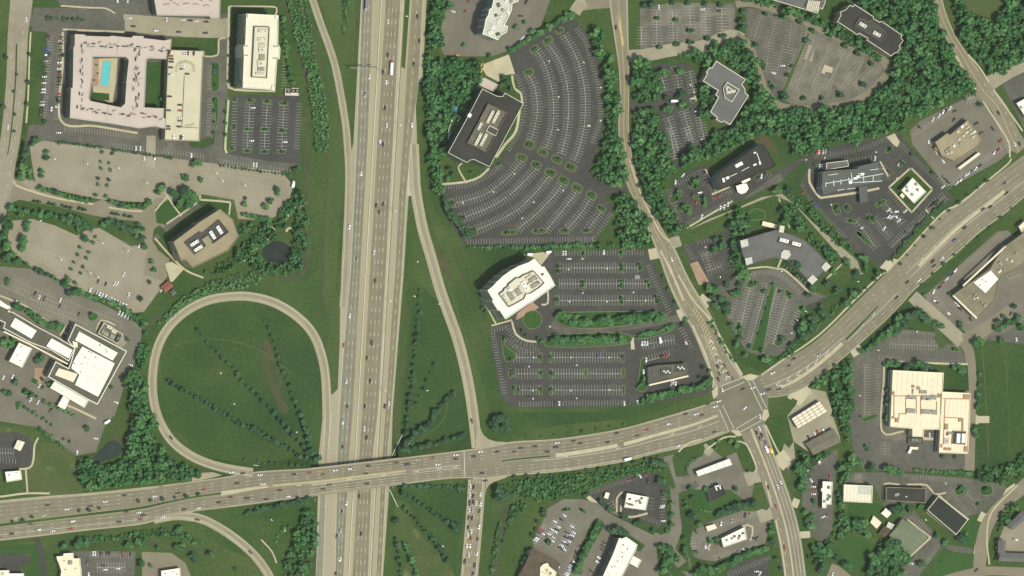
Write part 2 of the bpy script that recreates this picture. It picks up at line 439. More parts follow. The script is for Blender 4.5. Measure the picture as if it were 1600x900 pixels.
# ================================================================== CAR PARKS
LOTS = {
 # name: (material, z, outline)
 'hotel': ('asphalt_mid', .06, [(52,12),(193,12),(357,22),(360,60),(355,152),(469,148),(470,256),(440,268),(400,262),(250,246),(160,234),(40,222),(45,196),(66,190),(74,50),(50,48)]),
 'top_left': ('asphalt_mid', .062, [(60,-60),(245,-60),(245,18),(180,20),(165,12),(95,9),(86,-4)]),
 'office_left': ('asphalt_new', .075, [(362,148),(469,150),(470,257),(420,252),(352,240),(356,160)]),
 'tan_upper': ('asphalt_old', .068, [(46,226),(70,220),(160,232),(250,245),(340,256),(440,268),(458,290),(452,312),(437,335),(416,345),(372,342),(366,312),(312,303),(300,320),(262,312),(240,317),(160,312),(130,306),(56,290),(50,255)]),
 'tan_drive': ('road_old', .080, [(20,278),(60,296),(110,310),(145,317),(160,312),(175,318),(225,328),(246,308),(262,312),(250,325),(244,348),(262,352),(280,340),(262,360),(240,360),(238,376),(248,392),(265,405),(258,440),(225,430),(230,385),(210,345),(172,342),(140,335),(90,322),(30,312),(5,322)]),
 'tan_lower': ('asphalt_old', .072, [(18,345),(50,342),(85,352),(120,368),(138,358),(155,356),(205,385),(232,380),(262,430),(252,450),(225,487),(200,490),(140,462),(100,440),(48,416),(20,395),(12,370)]),
 'hospital': ('asphalt_brown', .064, [(-60,400),(0,416),(48,420),(100,444),(140,466),(200,495),(222,512),(216,560),(205,575),(195,600),(180,648),(166,660),(150,706),(120,712),(60,668),(0,658),(-60,650)]),
 'small_left': ('asphalt_new', .066, [(-60,676),(28,675),(48,684),(52,700),(48,730),(25,732),(-60,736)]),
 'corner_left': ('asphalt_new', .063, [(-60,866),(46,866),(46,880),(30,888),(40,905),(-60,920)]),
 'bottom_left': ('asphalt_mid', .065, [(92,862),(150,860),(212,862),(210,905),(205,940),(90,940)]),
 'bottom_tan': ('road_old', .066, [(222,862),(268,864),(290,880),(300,905),(300,940),(222,940)]),
 'top_mid': ('asphalt_brown', .066, [(706,-30),(870,-30),(845,40),(812,72),(770,88),(712,88),(694,86),(684,66)]),
 'fan': ('asphalt_new', .070, [(797,84),(894,21),(905,34),(925,70),(941,120),(944,165),(940,215),(923,262),(962,293),(962,306),(940,306),(957,322),(957,337),(928,375),(920,382),(730,386),(704,352),(688,318),(690,290),(729,287),(760,268),(782,248),(806,215),(817,180),(815,145),(803,118)]),
 'office_white': ('asphalt_new', .074, [(836,410),(850,394),(1008,389),(1032,430),(1060,486),(1085,500),(1118,598),(1105,616),(1000,634),(830,638),(795,634),(782,618),(766,540),(766,512),(798,500),(812,480),(866,450),(862,425)]),
 'woods_office': ('asphalt_new', .066, [(1020,100),(1075,100),(1092,118),(1088,160),(1105,215),(1090,240),(1060,262),(1042,250),(1030,200),(1028,172),(985,168),(985,160),(1022,155),(1015,120)]),
 'top_right': ('asphalt_patched', .064, [(1000,14),(1050,4),(1148,6),(1150,52),(1110,70),(1060,76),(1000,76)]),
 'big_dark': ('asphalt_mid', .066, [(1165,12),(1195,14),(1262,36),(1258,60),(1222,148),(1205,150),(1190,120),(1178,85),(1166,62)]),
 'big_patched': ('asphalt_patched', .068, [(1262,38),(1300,52),(1340,75),(1385,98),(1372,125),(1345,150),(1310,162),(1240,164),(1218,152),(1250,80)]),
 'glass_office': ('asphalt_new', .068, [(1035,310),(1060,280),(1085,262),(1110,258),(1125,298),(1195,272),(1220,264),(1255,246),(1275,235),(1320,225),(1385,212),(1400,205),(1412,218),(1480,296),(1490,312),(1440,350),(1393,407),(1380,418),(1350,402),(1330,386),(1250,288),(1220,290),(1180,302),(1070,352),(1060,366),(1050,345)]),
 'grey_office': ('asphalt_new', .066, [(1066,385),(1140,357),(1146,372),(1152,412),(1145,440),(1110,452),(1085,430)]),
 'grey_fan': ('asphalt_mid', .069, [(1105,455),(1150,435),(1165,425),(1212,418),(1250,430),(1268,455),(1310,470),(1320,440),(1345,425),(1330,470),(1280,480),(1250,482),(1250,510),(1235,540),(1215,555),(1190,556),(1168,550),(1150,525),(1133,490)]),
 'tan_food': ('asphalt_brown', .068, [(1422,205),(1436,190),(1515,150),(1535,150),(1580,235),(1560,252),(1490,290),(1478,290),(1425,225)]),
 'strip_mall': ('asphalt_brown', .068, [(1445,462),(1460,448),(1555,362),(1575,360),(1605,390),(1680,380),(1680,470),(1600,500),(1570,520),(1545,525),(1535,540),(1500,512),(1460,490)]),
 'right_edge': ('asphalt_mid', .066, [(1545,522),(1570,505),(1605,478),(1680,470),(1680,545),(1590,536),(1535,530)]),
 'cream_store': ('asphalt_mid', .066, [(1340,550),(1390,510),(1465,508),(1470,535),(1500,540),(1516,575),(1516,735),(1350,735),(1335,715),(1325,640),(1328,580)]),
 'lower_right': ('asphalt_mid', .072, [(1318,738),(1400,738),(1516,748),(1570,757),(1575,768),(1535,800),(1510,808),(1500,798),(1470,775),(1446,785),(1380,790),(1365,757),(1318,762)]),
 'lower_drive': ('asphalt_mid', .074, [(1420,795),(1430,800),(1475,850),(1520,857),(1518,865),(1490,862),(1470,852),(1455,875),(1432,905),(1385,905),(1420,880),(1452,838),(1410,808)]),
 'fuel_right': ('concrete_grey', .082, [(1216,648),(1245,620),(1258,605),(1290,612),(1300,640),(1316,660),(1312,690),(1270,712),(1245,718),(1232,735),(1220,712),(1226,690)]),
 'narrow_white': ('asphalt_mid', .068, [(1255,745),(1272,722),(1310,700),(1305,745),(1300,830),(1285,848),(1268,838),(1262,800),(1253,790)]),
 'fuel_left': ('asphalt_brown', .068, [(1060,742),(1095,710),(1110,700),(1130,715),(1155,705),(1175,740),(1178,760),(1172,785),(1155,782),(1140,765),(1100,765),(1058,765)]),
 'fast_food': ('asphalt_brown', .070, [(1082,830),(1110,815),(1160,798),(1195,800),(1205,815),(1195,850),(1160,860),(1110,880),(1085,870),(1078,850)]),
 'bottom_new': ('asphalt_new', .069, [(1135,905),(1140,885),(1185,868),(1200,868),(1206,940),(1130,940)]),
 'white_diner': ('asphalt_new', .070, [(921,768),(985,742),(1030,738),(1040,760),(1042,810),(1035,825),(985,812),(950,800),(925,780)]),
 'hotel_bottom': ('asphalt_brown', .066, [(855,795),(880,780),(910,780),(935,790),(985,818),(1040,838),(1050,905),(1050,940),(880,940),(878,905),(860,880),(835,858),(832,845),(848,815)]),
 'motel': ('asphalt_old', .066, [(1560,845),(1572,815),(1605,800),(1680,780),(1680,870),(1570,868)]),
 'bank_right': ('asphalt_mid', .064, [(1565,130),(1605,112),(1680,110),(1680,200),(1600,200)]),
 'bottom_lawn_lot': ('road_old', .064, [(1290,905),(1300,880),(1312,885),(1330,900),(1330,940),(1290,940)]),
}
LOT = {}
for k, (m, z, p) in LOTS.items():
    LOT[k] = sheet('parking_lot', p, z, m)
# patches of other paving on top
PATCH = [
 ('concrete_grey', .10, [(193,22),(250,26),(340,30),(357,28),(357,60),(300,58),(250,55),(193,48)]),
 ('concrete', .10, [(756,100),(795,85),(805,116),(797,116),(783,130),(760,118),(754,108)]),
 ('concrete', .11, [(818,398),(848,394),(862,393),(846,414),(836,403)]),
 ('paver_pink', .11, [(806,500),(808,490),(832,472),(842,480),(832,487),(820,492),(812,498)]),
 ('concrete', .10, [(1030,55),(1044,55),(1044,75),(1034,75),(1034,59),(1029,59)]),
 ('paver_pink', .11, [(1078,412),(1090,408),(1108,440),(1092,446)]),
 ('concrete', .10, [(1385,214),(1398,208),(1406,222),(1402,230),(1396,226)]),
 ('concrete_grey', .10, [(1264,70),(1274,74),(1268,96),(1256,92)]),
 ('concrete', .10, [(1280,106),(1286,100),(1302,106),(1300,114),(1290,112),(1288,116),(1279,110)]),
 ('asphalt_mid', .10, [(1002,42),(1058,40),(1056,74),(1002,74)]),
 ('asphalt_mid', .10, [(1067,28),(1094,27),(1094,34),(1067,36)]),
 ('asphalt_mid', .10, [(1102,25),(1136,24),(1138,40),(1102,42)]),
 ('concrete', .10, [(1515,638),(1528,650),(1546,650),(1546,661),(1530,661),(1515,672)]),
 ('concrete', .10, [(1442,683),(1459,684),(1458,688),(1443,688)]),
 ('concrete', .10, [(1572,764),(1585,755),(1588,760),(1580,772),(1572,780),(1566,776)]),
 ('concrete_grey', .10, [(228,262),(243,262),(243,212),(229,212)]),
 ('concrete', .10, [(258,412),(268,409),(288,420),(270,440),(266,440)]),
 ('paver_pink', .10, [(54,575),(70,575),(72,590),(62,602),(54,592)]),
 ('concrete_grey', .10, [(183,524),(200,528),(196,538),(186,546),(178,540)]),
 ('concrete_grey', .10, [(992,430),(1000,430),(1000,436),(992,436)]),
 ('concrete', .12, [(985,528),(990,527),(992,546),(986,546)]),
 ('concrete', .10, [(916,778),(921,774),(934,785),(930,790)]),
]
for i, (m, z, p) in enumerate(PATCH): sheet('paving', p, z + .0007 * i, m)
# lawns cut into the big car-park sheets
LAWNS = [
 ('grass', [(49,52),(73,52),(66,197),(43,192)]),
 ('grass_dark', [(268,59),(340,60),(340,88),(320,88),(318,79),(267,77)]),
 ('grass_dark', [(360,12),(384,14),(378,140),(358,132)]),
 ('grass_dark', [(296,222),(330,214),(338,196),(334,225),(318,232),(298,230)]),
 ('grass_lawn', [(229,97),(258,97),(256,170),(226,170)]),
 ('grass_lawn', [(352,155),(361,155),(360,236),(350,240),(348,230)]),
 ('grass_dark', [(314,313),(358,312),(358,330),(345,328),(300,352),(272,380),(268,372)]),
 ('grass_lawn', [(243,324),(262,313),(276,330),(268,340),(244,345)]),
 ('grass_dark', [(250,352),(275,380),(272,390),(255,375),(240,358)]),
 ('grass_dark', [(780,120),(797,116),(800,140),(803,144),(790,146),(780,140)]),
 ('grass', [(690,245),(728,250),(722,262),(724,282),(690,288)]),
 ('grass_lawn', [(1380,768),(1384,762),(1384,783),(1378,786)]),
 ('grass_dark', [(1384,566),(1512,570),(1514,611),(1474,611),(1474,583),(1384,578)]), ('grass', [(1462,512),(1482,536),(1470,546),(1460,530)]),
 ('grass_lawn', [(784,540),(805,545),(800,556),(790,560)]),
 ('grass_dark', [(1072,695),(1095,690),(1102,700),(1098,712),(1080,720),(1070,745),(1056,745),(1050,715)]),
 ('grass_lawn', [(1085,765),(1140,765),(1172,788),(1150,800),(1110,805),(1085,800)]),
 ('grass', [(1110,700),(1145,678),(1165,690),(1182,730),(1178,738),(1162,736),(1150,705),(1120,704)]),
 ('grass', [(1178,755),(1195,752),(1204,790),(1198,798),(1175,788)]),
 ('grass_dark', [(1198,820),(1215,815),(1225,880),(1222,905),(1206,905),(1204,850)]),
 ('grass', [(1212,648),(1222,640),(1238,622),(1246,626),(1244,632),(1230,650),(1240,690),(1233,700),(1222,690)]),
 ('grass_dark', [(1300,590),(1330,560),(1328,640),(1318,700),(1300,645)]),
 ('grass_dark', [(1240,690),(1262,705),(1300,708),(1262,735),(1245,740)]),
 ('grass', [(1060,366),(1140,332),(1210,305),(1240,318),(1330,420),(1345,425),(1310,470),(1270,455),(1290,440),(1258,377),(1214,359),(1156,376),(1146,372),(1140,357),(1066,385)]),
 ('grass', [(1152,414),(1212,402),(1262,440),(1268,455),(1250,430),(1212,418),(1165,425)]),
 ('grass_dark', [(1250,482),(1275,480),(1335,430),(1378,425),(1300,495),(1240,560),(1215,572),(1185,580),(1160,568),(1130,520),(1100,455),(1133,490),(1150,525),(1168,550),(1190,557),(1215,556),(1235,541),(1250,511)]),
 ('grass_dark', [(1222,283),(1255,250),(1262,262),(1250,290),(1262,312),(1330,388),(1322,392),(1268,340),(1222,303),(1190,308),(1140,330),(1100,345),(1180,303)]),
 ('grass_dark', [(1336,394),(1350,402),(1376,422),(1366,440),(1345,425)]),
 ('grass_dark', [(1382,412),(1393,407),(1440,352),(1490,314),(1500,325),(1440,360),(1385,415)]),
 ('grass', [(1492,295),(1560,254),(1580,236),(1590,240),(1500,320),(1490,310)]),
 ('grass_dark', [(1445,462),(1560,360),(1575,355),(1555,350),(1440,450)]),
 ('grass_dark', [(1400,490),(1420,470),(1460,512),(1462,520),(1390,512),(1345,550),(1335,548)]),
 ('grass_dark', [(1056,890),(1080,872),(1120,878),(1165,860),(1200,860),(1190,868),(1140,884),(1130,905)]),
 ('grass_dark', [(1060,770),(1085,765),(1082,830),(1078,850),(1068,838),(1062,800)]),
 ('grass', [(1042,720),(1056,760),(1050,765),(1040,745)]),
 ('grass_dark', [(1040,758),(1048,770),(1046,828),(1034,836),(985,815),(1030,826),(1042,812)]),
 ('grass_dark', [(930,778),(950,800),(985,812),(1030,826),(1020,836),(960,806),(934,785)]),
 ('grass_dark', [(955,835),(978,832),(1008,852),(1000,862),(965,848)]),
 ('grass_dark', [(1026,858),(1040,848),(1058,866),(1045,905),(1030,905)]),
 ('grass_dark', [(925,815),(940,812),(945,820),(900,895),(892,890)]),
 ('grass_dark', [(1391,293),(1423,265),(1455,296),(1425,329)]),
]
for i, (m, p) in enumerate(LAWNS): sheet('lawn', p, 0.13 + .0011 * i, m)

# planted kerbed islands -------------------------------------------------
ISL_N = [0]
def island(cx, cy, ln, wd, ang=0.0, turf='grass_lawn'):
    """kerbed planting island: ln x wd map units, long axis at ang degrees (anticlockwise)"""
    c = at(cx, cy, .08); a = math.radians(ang); L2, W2 = ln * S / 2, wd * S / 2
    n = 20; loop = []
    for i in range(n):
        t = 2 * math.pi * i / n
        q = 0.62
        x = L2 * math.copysign(abs(math.cos(t)) ** q, math.cos(t)); y = W2 * math.copysign(abs(math.sin(t)) ** q, math.sin(t))
        loop.append((c[0] + x * math.cos(a) - y * math.sin(a), c[1] + x * math.sin(a) + y * math.cos(a)))
    island_loop(loop, turf)
def island_loop(loop, turf='grass_lawn', z=0.2):
    ISL_N[0] += 1
    loop = ccw(loop); inn = inset(loop, 0.25)
    mb = MB(); mb.prism(loop, 0.0, z, top=False)
    k = len(loop); n = len(mb.v)
    mb.v += [(p[0], p[1], z) for p in loop] + [(p[0], p[1], z) for p in inn]
    for i in range(k):
        j = (i + 1) % k; mb.f.append((n + i, n + j, n + k + j, n + k + i))
    o = mb.build('traffic_island', 'kerb'); o['kind'] = 'structure'
    mb = MB(); mb.poly([[(p[0], p[1], z + .03) for p in inn]])
    mb.build('turf', turf, o, True)
def island_px(px, turf='grass_lawn', z=0.2, sm=True):
    loop = catmull(list(px) + [px[0]], 4)[:-1] if sm else px
    island_loop([at(*p[:2], z)[:2] for p in loop], turf, z)

FAN_ISLANDS = [(826,113,16,10,20),(835,77,15,10,40),(856,64,17,11,40),(875,48,14,9,38),(827,226,17,13,-35),(848,238,17,11,-30),(870,249,17,12,-28),(892,261,18,13,-25),
    (815,246,18,11,-20),(838,258,17,12,-25),(860,270,18,13,-25),(881,282,18,12,-25),(902,293,18,12,-28),(924,305,17,12,-28),(940,326,16,9,-38),
    (706,317,15,7,-70),(721,340,14,7,-65),(738,361,19,9,-30),(796,363,26,8,5),(843,361,24,8,3),(882,361,16,8,0),(915,361,13,6,-8)]
for q in FAN_ISLANDS: island(*q, turf='grass_verge')
ISL = []   # islands with their trees elsewhere: x, y, length, width, angle
for x, y in tr([(440,165),(570,90),(768,85),(770,160),(865,155),(570,250),(768,245),(910,245),(432,330),(770,330),(950,325),(190,713),(350,713),(405,713),(215,795),(350,798),(403,798),(778,630),(583,710),(780,708),(780,798),(350,630),(400,630)], 740, 370, 3.333):
    island(x, y, 16, 5, 90)
for x, y in tr([(530,590),(628,595),(725,605),(515,757),(615,757),(715,767),(512,885),(612,890),(712,888)], 250, 0, 3.75):
    island(x, y, 14, 6, 0)
for x, y in tr([(437,585),(435,750),(425,875)], 250, 0, 3.75): island(x, y, 9, 5, 0)
island_px(tr([(300,380),(345,370),(345,520),(300,525)], 250, 0, 3.75)); island_px(tr([(300,570),(340,570),(340,700),(310,800),(300,800),(325,700)], 250, 0, 3.75))
for x, y in tr([(213,393),(300,410),(390,427),(478,440),(672,467),(748,480)], 0, 210, 3.75): island(x, y, 19, 5, -8, 'grass_dark')
island_px([(868,488),(1030,487),(1034,500),(1016,502),(950,512),(896,512),(870,503)]); island_px([(857,523),(972,520),(976,538),(858,542)])
island_px([(1025,516),(1052,508),(1054,514),(1030,524),(994,530),(992,524)])
island_px([(832,484.5),(843,489),(847,499.5),(843,510),(832,514.5),(821,510),(817,499.5),(821,489)])
island_px([(783,526),(788,527),(790,540),(805,552),(806,560),(795,566),(788,560)])
island_px([(1002,560),(1010,560),(1006,590),(1012,604),(1004,612),(990,606),(996,600)])
for x, y in tr([(470,105),(580,115),(665,180),(765,225),(665,247),(585,260),(485,275),(855,210),(560,20),(650,20),(750,25),(840,30)], 900, 0, 3.75): island(x, y, 13, 7, 0, 'grass_dark')
for x, y in tr([(165,80),(265,100),(365,130),(440,180),(540,205),(630,270),(705,315),(785,375)], 1150, 0, 3.75): island(x, y, 15, 7, -30, 'grass_dark')
for x, y in tr([(735,495),(600,560),(500,575),(390,575),(270,565),(200,500),(155,380),(105,265)], 1150, 0, 3.75): island(x, y, 12, 8, 10, 'grass_dark')
island_px([(1262,50),(1266,52),(1226,150),(1219,146)], 'grass_dry', sm=False)
for q in tr([(205,240,18,9,15),(420,300,17,9,-60),(130,510,28,9,-85),(375,570,22,12,40),(500,390,20,9,-45)], 1120, 380, 3.75):
    island(q[0], q[1], q[2], q[3], q[4])
island_px(tr([(318,240),(345,235),(270,640),(200,630)], 1120, 380, 3.75), sm=False)
for q in tr([(855,210,13,7,40),(475,475,18,12,-70),(540,470,14,10,-60),(560,545,18,7,-10),(680,530,18,9,-40),(735,440,18,8,30),(785,125,14,8,30),(640,650,33,7,-42),(610,620,10,6,-40)], 1180, 200, 3.75): island(*q)
for q in tr([(560,405,14,5,0),(540,320,20,13,60),(435,400,26,12,50),(480,470,26,10,0),(590,430,12,10,0)], 940, 200, 3.75): island(*q, turf='grass_dark')
island_px(tr([(905,470),(955,490),(955,530),(905,540),(865,520),(865,490)], 940, 200, 3.75))
for q in tr([(515,425,20,6,0),(690,580,14,8,60),(585,405,16,6,-20)], 900, 0, 3.75): island(*q)
for q in tr([(160,380,26,8,20),(130,690,12,6,70)], 1320, 560, 4.09): island(*q)
for q in tr([(640,620,15,8,-10),(1020,490,15,12,70)], 1320, 380, 3.75): island(*q)
for q in tr([(605,230,20,14,20),(805,230,20,16,0),(735,335,12,6,50)], 1380, 720, 5): island(*q)
for q in tr([(430,540,17,6,10),(518,545,15,6,-35),(330,715,14,9,-40),(415,755,14,7,-25)], 760, 640, 3.4625): island(*q, turf='grass_dark')
for q in tr([(850,830,3,26,10)], 880, 690, 4.286): island(*q)
for q in tr([(355,770,26,6,-30),(200,620,9,12,60),(155,690,20,8,-20),(100,765,14,7,-80),(545,245,16,11,20)], 0, 430, 3.75): island(*q)

# ponds and the pool water -------------------------------------------------
def water(name, px, m, z=.10):
    sheet(name, px, z, m, smoothed=True)
water('pond', tr([(600,670),(640,640),(690,622),(760,660),(745,735),(680,755),(605,725)], 250, 210, 3.75), 'pond')
water('pond', tr([(522,230),(600,150),(640,108),(690,115),(712,150),(700,190),(640,215),(570,235)], 0, 660, 3.75), 'pond_green')
water('pond', [(958,358),(966,354),(976,360),(975,367),(962,368)], 'pond')

# ================================================================== FREEWAY
def x0(y): return 595.4 - 0.0571 * y
def fu(stations, y):
    for (a, ua), (b, ub) in zip(stations, stations[1:]):
        if a <= y <= b: return ua + (ub - ua) * (y - a) / (b - a)
    return stations[0][1] if y < stations[0][0] else stations[-1][1]
YS = list(range(-160, 1061, 12))
def fstrip(name, Ls, Rs, z, m, ys=YS, parent=None):
    mb = MB()
    mb.strip([at(x0(y) + fu(Ls, y), y, z) for y in ys], [at(x0(y) + fu(Rs, y), y, z) for y in ys])
    o = mb.build(name, m, parent, True)
    if parent is None: o['kind'] = 'structure'
    return o
def fline(mb, st, ys=YS, **k):
    line_paint(mb, [at(x0(y) + fu(st, y), y, .24) for y in ys], **k)
BL = [(-200,-32),(230,-30.5),(250,-38),(300,-39),(420,-38),(470,-37),(540,-34),(612,-33),(618,-44),(650,-54),(715,-57),(900,-50),(1100,-50)]
BR = [(-200,38),(105,37),(110,58),(220,69),(300,63),(308,60.5),(420,60),(640,55),(715,57),(900,54.5),(1100,54.5)]
fstrip('freeway', BL, BR, .16, 'concrete_tan')
SBL = [(-200,-29.5),(0,-29.5),(220,-25),(420,-23),(540,-27),(640,-28),(715,-27.5),(900,-20),(1100,-19)]
SBR = [(-200,-13.5),(0,-13.2),(220,-8.2),(420,-8),(640,-7),(715,-9),(900,-7.5),(1100,-7.5)]
NBL = [(-200,7.2),(0,7.2),(900,6.5),(1100,6.5)]
NBR = [(-200,30),(640,32),(715,27.5),(900,31),(1100,31)]
CL = [(-200,49),(0,48),(110,46.5),(220,46.5),(300,45.5),(420,46),(640,43.5),(715,43),(900,44),(1100,44)]
CR = [(-200,65.5),(0,65),(110,66),(220,60),(300,56.5),(420,56.5),(640,52.5),(715,50),(900,51.5),(1100,51.5)]
AXL = [(640,-49),(715,-51),(900,-50),(1100,-49)]
AXR = [(640,-41),(715,-44),(900,-40),(1100,-39)]
ys2 = [y for y in YS if y >= 640]
fstrip('freeway_lanes', SBL, SBR, .20, 'lane_grey'); fstrip('freeway_lanes', NBL, NBR, .20, 'lane_tan')
fstrip('freeway_lanes', AXL, AXR, .20, 'lane_grey', ys2)
# collector road: own sheet above y=112, concrete below
mb = MB()
ysc = [y for y in YS if y <= 128]
sh = lambda st, d: [(a, b + d) for a, b in st]
fstrip('freeway', sh(CL, -3), sh(CR, 6), .163, 'concrete_tan', ysc)
fstrip('freeway_lanes', CL, CR, .20, 'lane_tan')
fstrip('freeway', [(-200,33.5),(1100,33.5)], [(-200,36.4),(105,36.2),(400,36),(1100,35.5)], .18, 'concrete')   # pale shoulder along the barrier
def mix(a, b, f):
    return [(y, fu(a, y) + (fu(b, y) - fu(a, y)) * f) for y in range(-160, 1061, 20)]
mw_ = MB()
for A_, B_, n in ((SBL, SBR, 3), (NBL, NBR, 4), (CL, CR, 2)):
    for i in range(n): fline(mw_, mix(A_, B_, (i + .5) / n), w=1.5, lift=-.012)
o = mw_.build('lane_wear', 'lane_wear'); o['kind'] = 'structure'
mbW, mbY = MB(), MB()
fline(mbY, sh(SBR, .6)); fline(mbY, sh(NBL, -.6)); fline(mbY, sh(CL, -.6))
fline(mbW, sh(SBL, -.6)); fline(mbW, sh(NBR, .6)); fline(mbW, sh(CR, .6))
for f in (1/3, 2/3): fline(mbW, mix(SBL, SBR, f), dash=(3.6, 8.6), w=.3)
for f in (.26, .5, .75): fline(mbW, mix(NBL, NBR, f), dash=(3.6, 8.6), w=.3, start=3)
fline(mbW, mix(CL, CR, .5), dash=(3.6, 8.6), w=.3, start=5)
fline(mbW, sh(AXL, -.6), ys2); fline(mbW, sh(AXR, .6), ys2)
fline(mbY, [(-200,-3.5),(300,-3.0),(1100,-2.6)])
o = mbW.build('lane_markings', 'paint_white'); o['kind'] = 'structure'
o = mbY.build('lane_markings', 'paint_yellow'); o['kind'] = 'structure'

# ================================================================== RAMPS
def zA(x):
    if x < 488: return 6.3 * smooth((x - 300) / 180)
    return 6.3 * (1 - smooth((x - 628) / 172))
def skirts(c, w, m='grass'):
    """grassed embankment slopes beside a raised road (world centreline c)"""
    for sd in (1, -1):
        e = offset_line(c, sd * w / 2)
        run, runs = [], []
        for p in e:
            if p[2] > .45: run.append(p)
            elif run: runs.append(run); run = []
        if run: runs.append(run)
        for r in runs:
            if len(r) < 2: continue
            out = offset_line(r, [sd * 1.8 * p[2] for p in r])
            mb = MB(); mb.strip([(p[0], p[1], p[2] - .03) for p in r], [(p[0], p[1], .015) for p in out])
            o = mb.build('embankment', m, None, True); o['kind'] = 'structure'
def ramp(px, w_sh, w_lane, z, shm='concrete_tan', lm='road_old', off=0.0, lines=True, name='ramp', dash=None, sk=True):
    o, c = ribbon(name, px, w_sh, z, shm)
    mb = MB(); cc = [(p[0], p[1], p[2] + .03) for p in offset_line(c, off)]
    mb.strip(offset_line(cc, w_lane / 2), offset_line(cc, -w_lane / 2)); mb.build('lane', lm, o, True)
    if lines:
        m1 = MB(); line_paint(m1, offset_line(cc, w_lane / 2 - .1), .25); m1.build('lane_markings', 'paint_yellow', o)
        m1 = MB(); line_paint(m1, offset_line(cc, -w_lane / 2 + .1), .25); m1.build('lane_markings', 'paint_white', o)
    if dash is not None:
        m1 = MB()
        for d in dash: line_paint(m1, offset_line(cc, d), .25, dash=(3.6, 8.6))
        m1.build('lane_markings', 'paint_white', o)
    if sk: skirts(c, w_sh)
    return o, c
# on-ramp top left, loop, exit ramp to the right of the freeway, the ramp below it, the one bottom left
ramp([(478,-40,0),(484,-15,0),(492,10,0),(504,45,0),(515,75,0),(524,105,0),(533,150,0),(540,195,0),(543,230,0),(545,273,0),(543,350,0),(540,420,0),(536,480,0)], 7.6, 4.6, .21, 'concrete_grey', 'ramp_lane')
ramp([(509,730,0),(510,690,0),(511,653,0),(509,593,0),(503,557,0),(490,523,0),(466,496,0),(431,474,0),(395,464,0),(363,463,0),(324,469.5,0),(288,488,0),(260,516,0),(244,550,0),(238.4,589,0),(240,625,0),(249,657,0),(267,687,0),(293,709,0.2),(325,724,.9),(359,733,1.9),(395,738.5,3.4)],
     9.2, 4.6, .22, 'concrete_tan', 'ramp_lane', off=-.6)
ramp([(646,225,0),(648,270,0),(650,300,0),(660,355,0),(673,400,0),(687,450,0),(701,490,0),(716,533,0),(729,585,0),(737,630,0),(741,660,.4),(744,685,1.0),(746,705,1.5)],
     11.0, 5.0, .215, 'concrete_tan', 'ramp_lane', off=.3)
ramp([(724,960,0),(732,910,0),(737,860,0),(742,800,.2),(744,770,.8),(745,746,1.5)], 17.5, 12.6, .22, 'concrete_tan', 'lane_tan', dash=(-3.2, 0, 3.2))
ramp([(240,812,0),(270,806,0),(295,807,0),(318,812,0),(345,826,0),(371,844,0),(395,865,0),(414,889,0),(430,920,0),(438,950,0)], 9.0, 4.6, .19, 'concrete_tan', 'ramp_lane', off=.6)
sheet('gore', [(549,234),(552,232),(555,300),(552,330),(548,330),(548,280)], .225, 'concrete_grey')
sheet('gore', [(636,306),(643,306),(641,262),(639.5,240)], .19, 'concrete')
sheet('gore', [(516,616),(526,616),(524,640),(520,720),(513,720),(515,660)], .19, 'concrete_tan')
sheet('shoulder', [(690,385),(700,410),(706,440),(698,432),(684,395)], .05, 'earth')

# ================================================================== ARTERIAL
AST = [(-130,797,-128,866),(-60,790,-58,854),(-10,783,-8,846),(60,776,62,838),(133,770.5,136,829),(213,762.5,218,820),(262,757,264,808),(300,752,301,799.5),(345,746,346,794),(400,737,402,787),
       (442,734,443,781),(486,731.5,487,775.5),(554,724,556,766),(624,715.7,628,757),(700,706.5,703,748),(760,698,762,747),(800,690,804,743),(875,685,880,736.5),(962,671.5,968,723),(1020,656.5,1028,708),(1080,639,1086,695),(1122,625,1142,674)]
AST_E = [(1184,588,1200,622),(1208,573,1232,617),(1240,555,1263,602),(1280,528,1310,566),(1346.7,464,1376,508),(1380,431,1412,472),(1396,416,1430,452),(1460,346,1494,397),(1497,317,1530,364),(1540,287,1570,334),(1577,259,1607,303),(1620,228,1650,275),(1680,185,1705,235)]
def asmooth(st): return catmull(st, 8)
A_W, A_E = asmooth(AST), asmooth(AST_E)
def apt(st, f, z, raised=True):
    out = []
    for a, b, c, d in st:
        x, y = a + (c - a) * f, b + (d - b) * f
        out.append(at(x, y, z + (zA(x) if raised else 0.0)))
    return out
def astrip(name, st, f0, f1, z, m, raised, parent=None):
    mb = MB(); mb.strip(apt(st, f0, z, raised), apt(st, f1, z, raised))
    o = mb.build(name, m, parent, True)
    if parent is None: o['kind'] = 'structure'
    return o
def seg(st, x_a, x_b): return [q for q in st if x_a <= q[0] <= x_b]
aw = astrip('arterial_road', A_W, 0, 1, .20, 'road_old', True)
ae = astrip('arterial_road', A_E, 0, 1, .20, 'road_old', False)
# pale shoulders and kerbs
astrip('shoulder', seg(A_W, -200, 250), 0, .07, .235, 'concrete_tan', True, aw)
astrip('shoulder', seg(A_W, 250, 1130), 0, .045, .235, 'concrete_tan', True, aw)
astrip('shoulder', A_W, .955, 1, .235, 'concrete_tan', True, aw)
astrip('shoulder', A_E, .965, 1, .235, 'concrete_tan', False, ae)
# the bridge deck's own concrete
astrip('bridge_surface', seg(A_W, 486, 626), .045, .50, .237, 'lane_tan', True, aw)
astrip('bridge_surface', seg(A_W, 486, 626), .50, .955, .239, 'ramp_lane', True, aw)
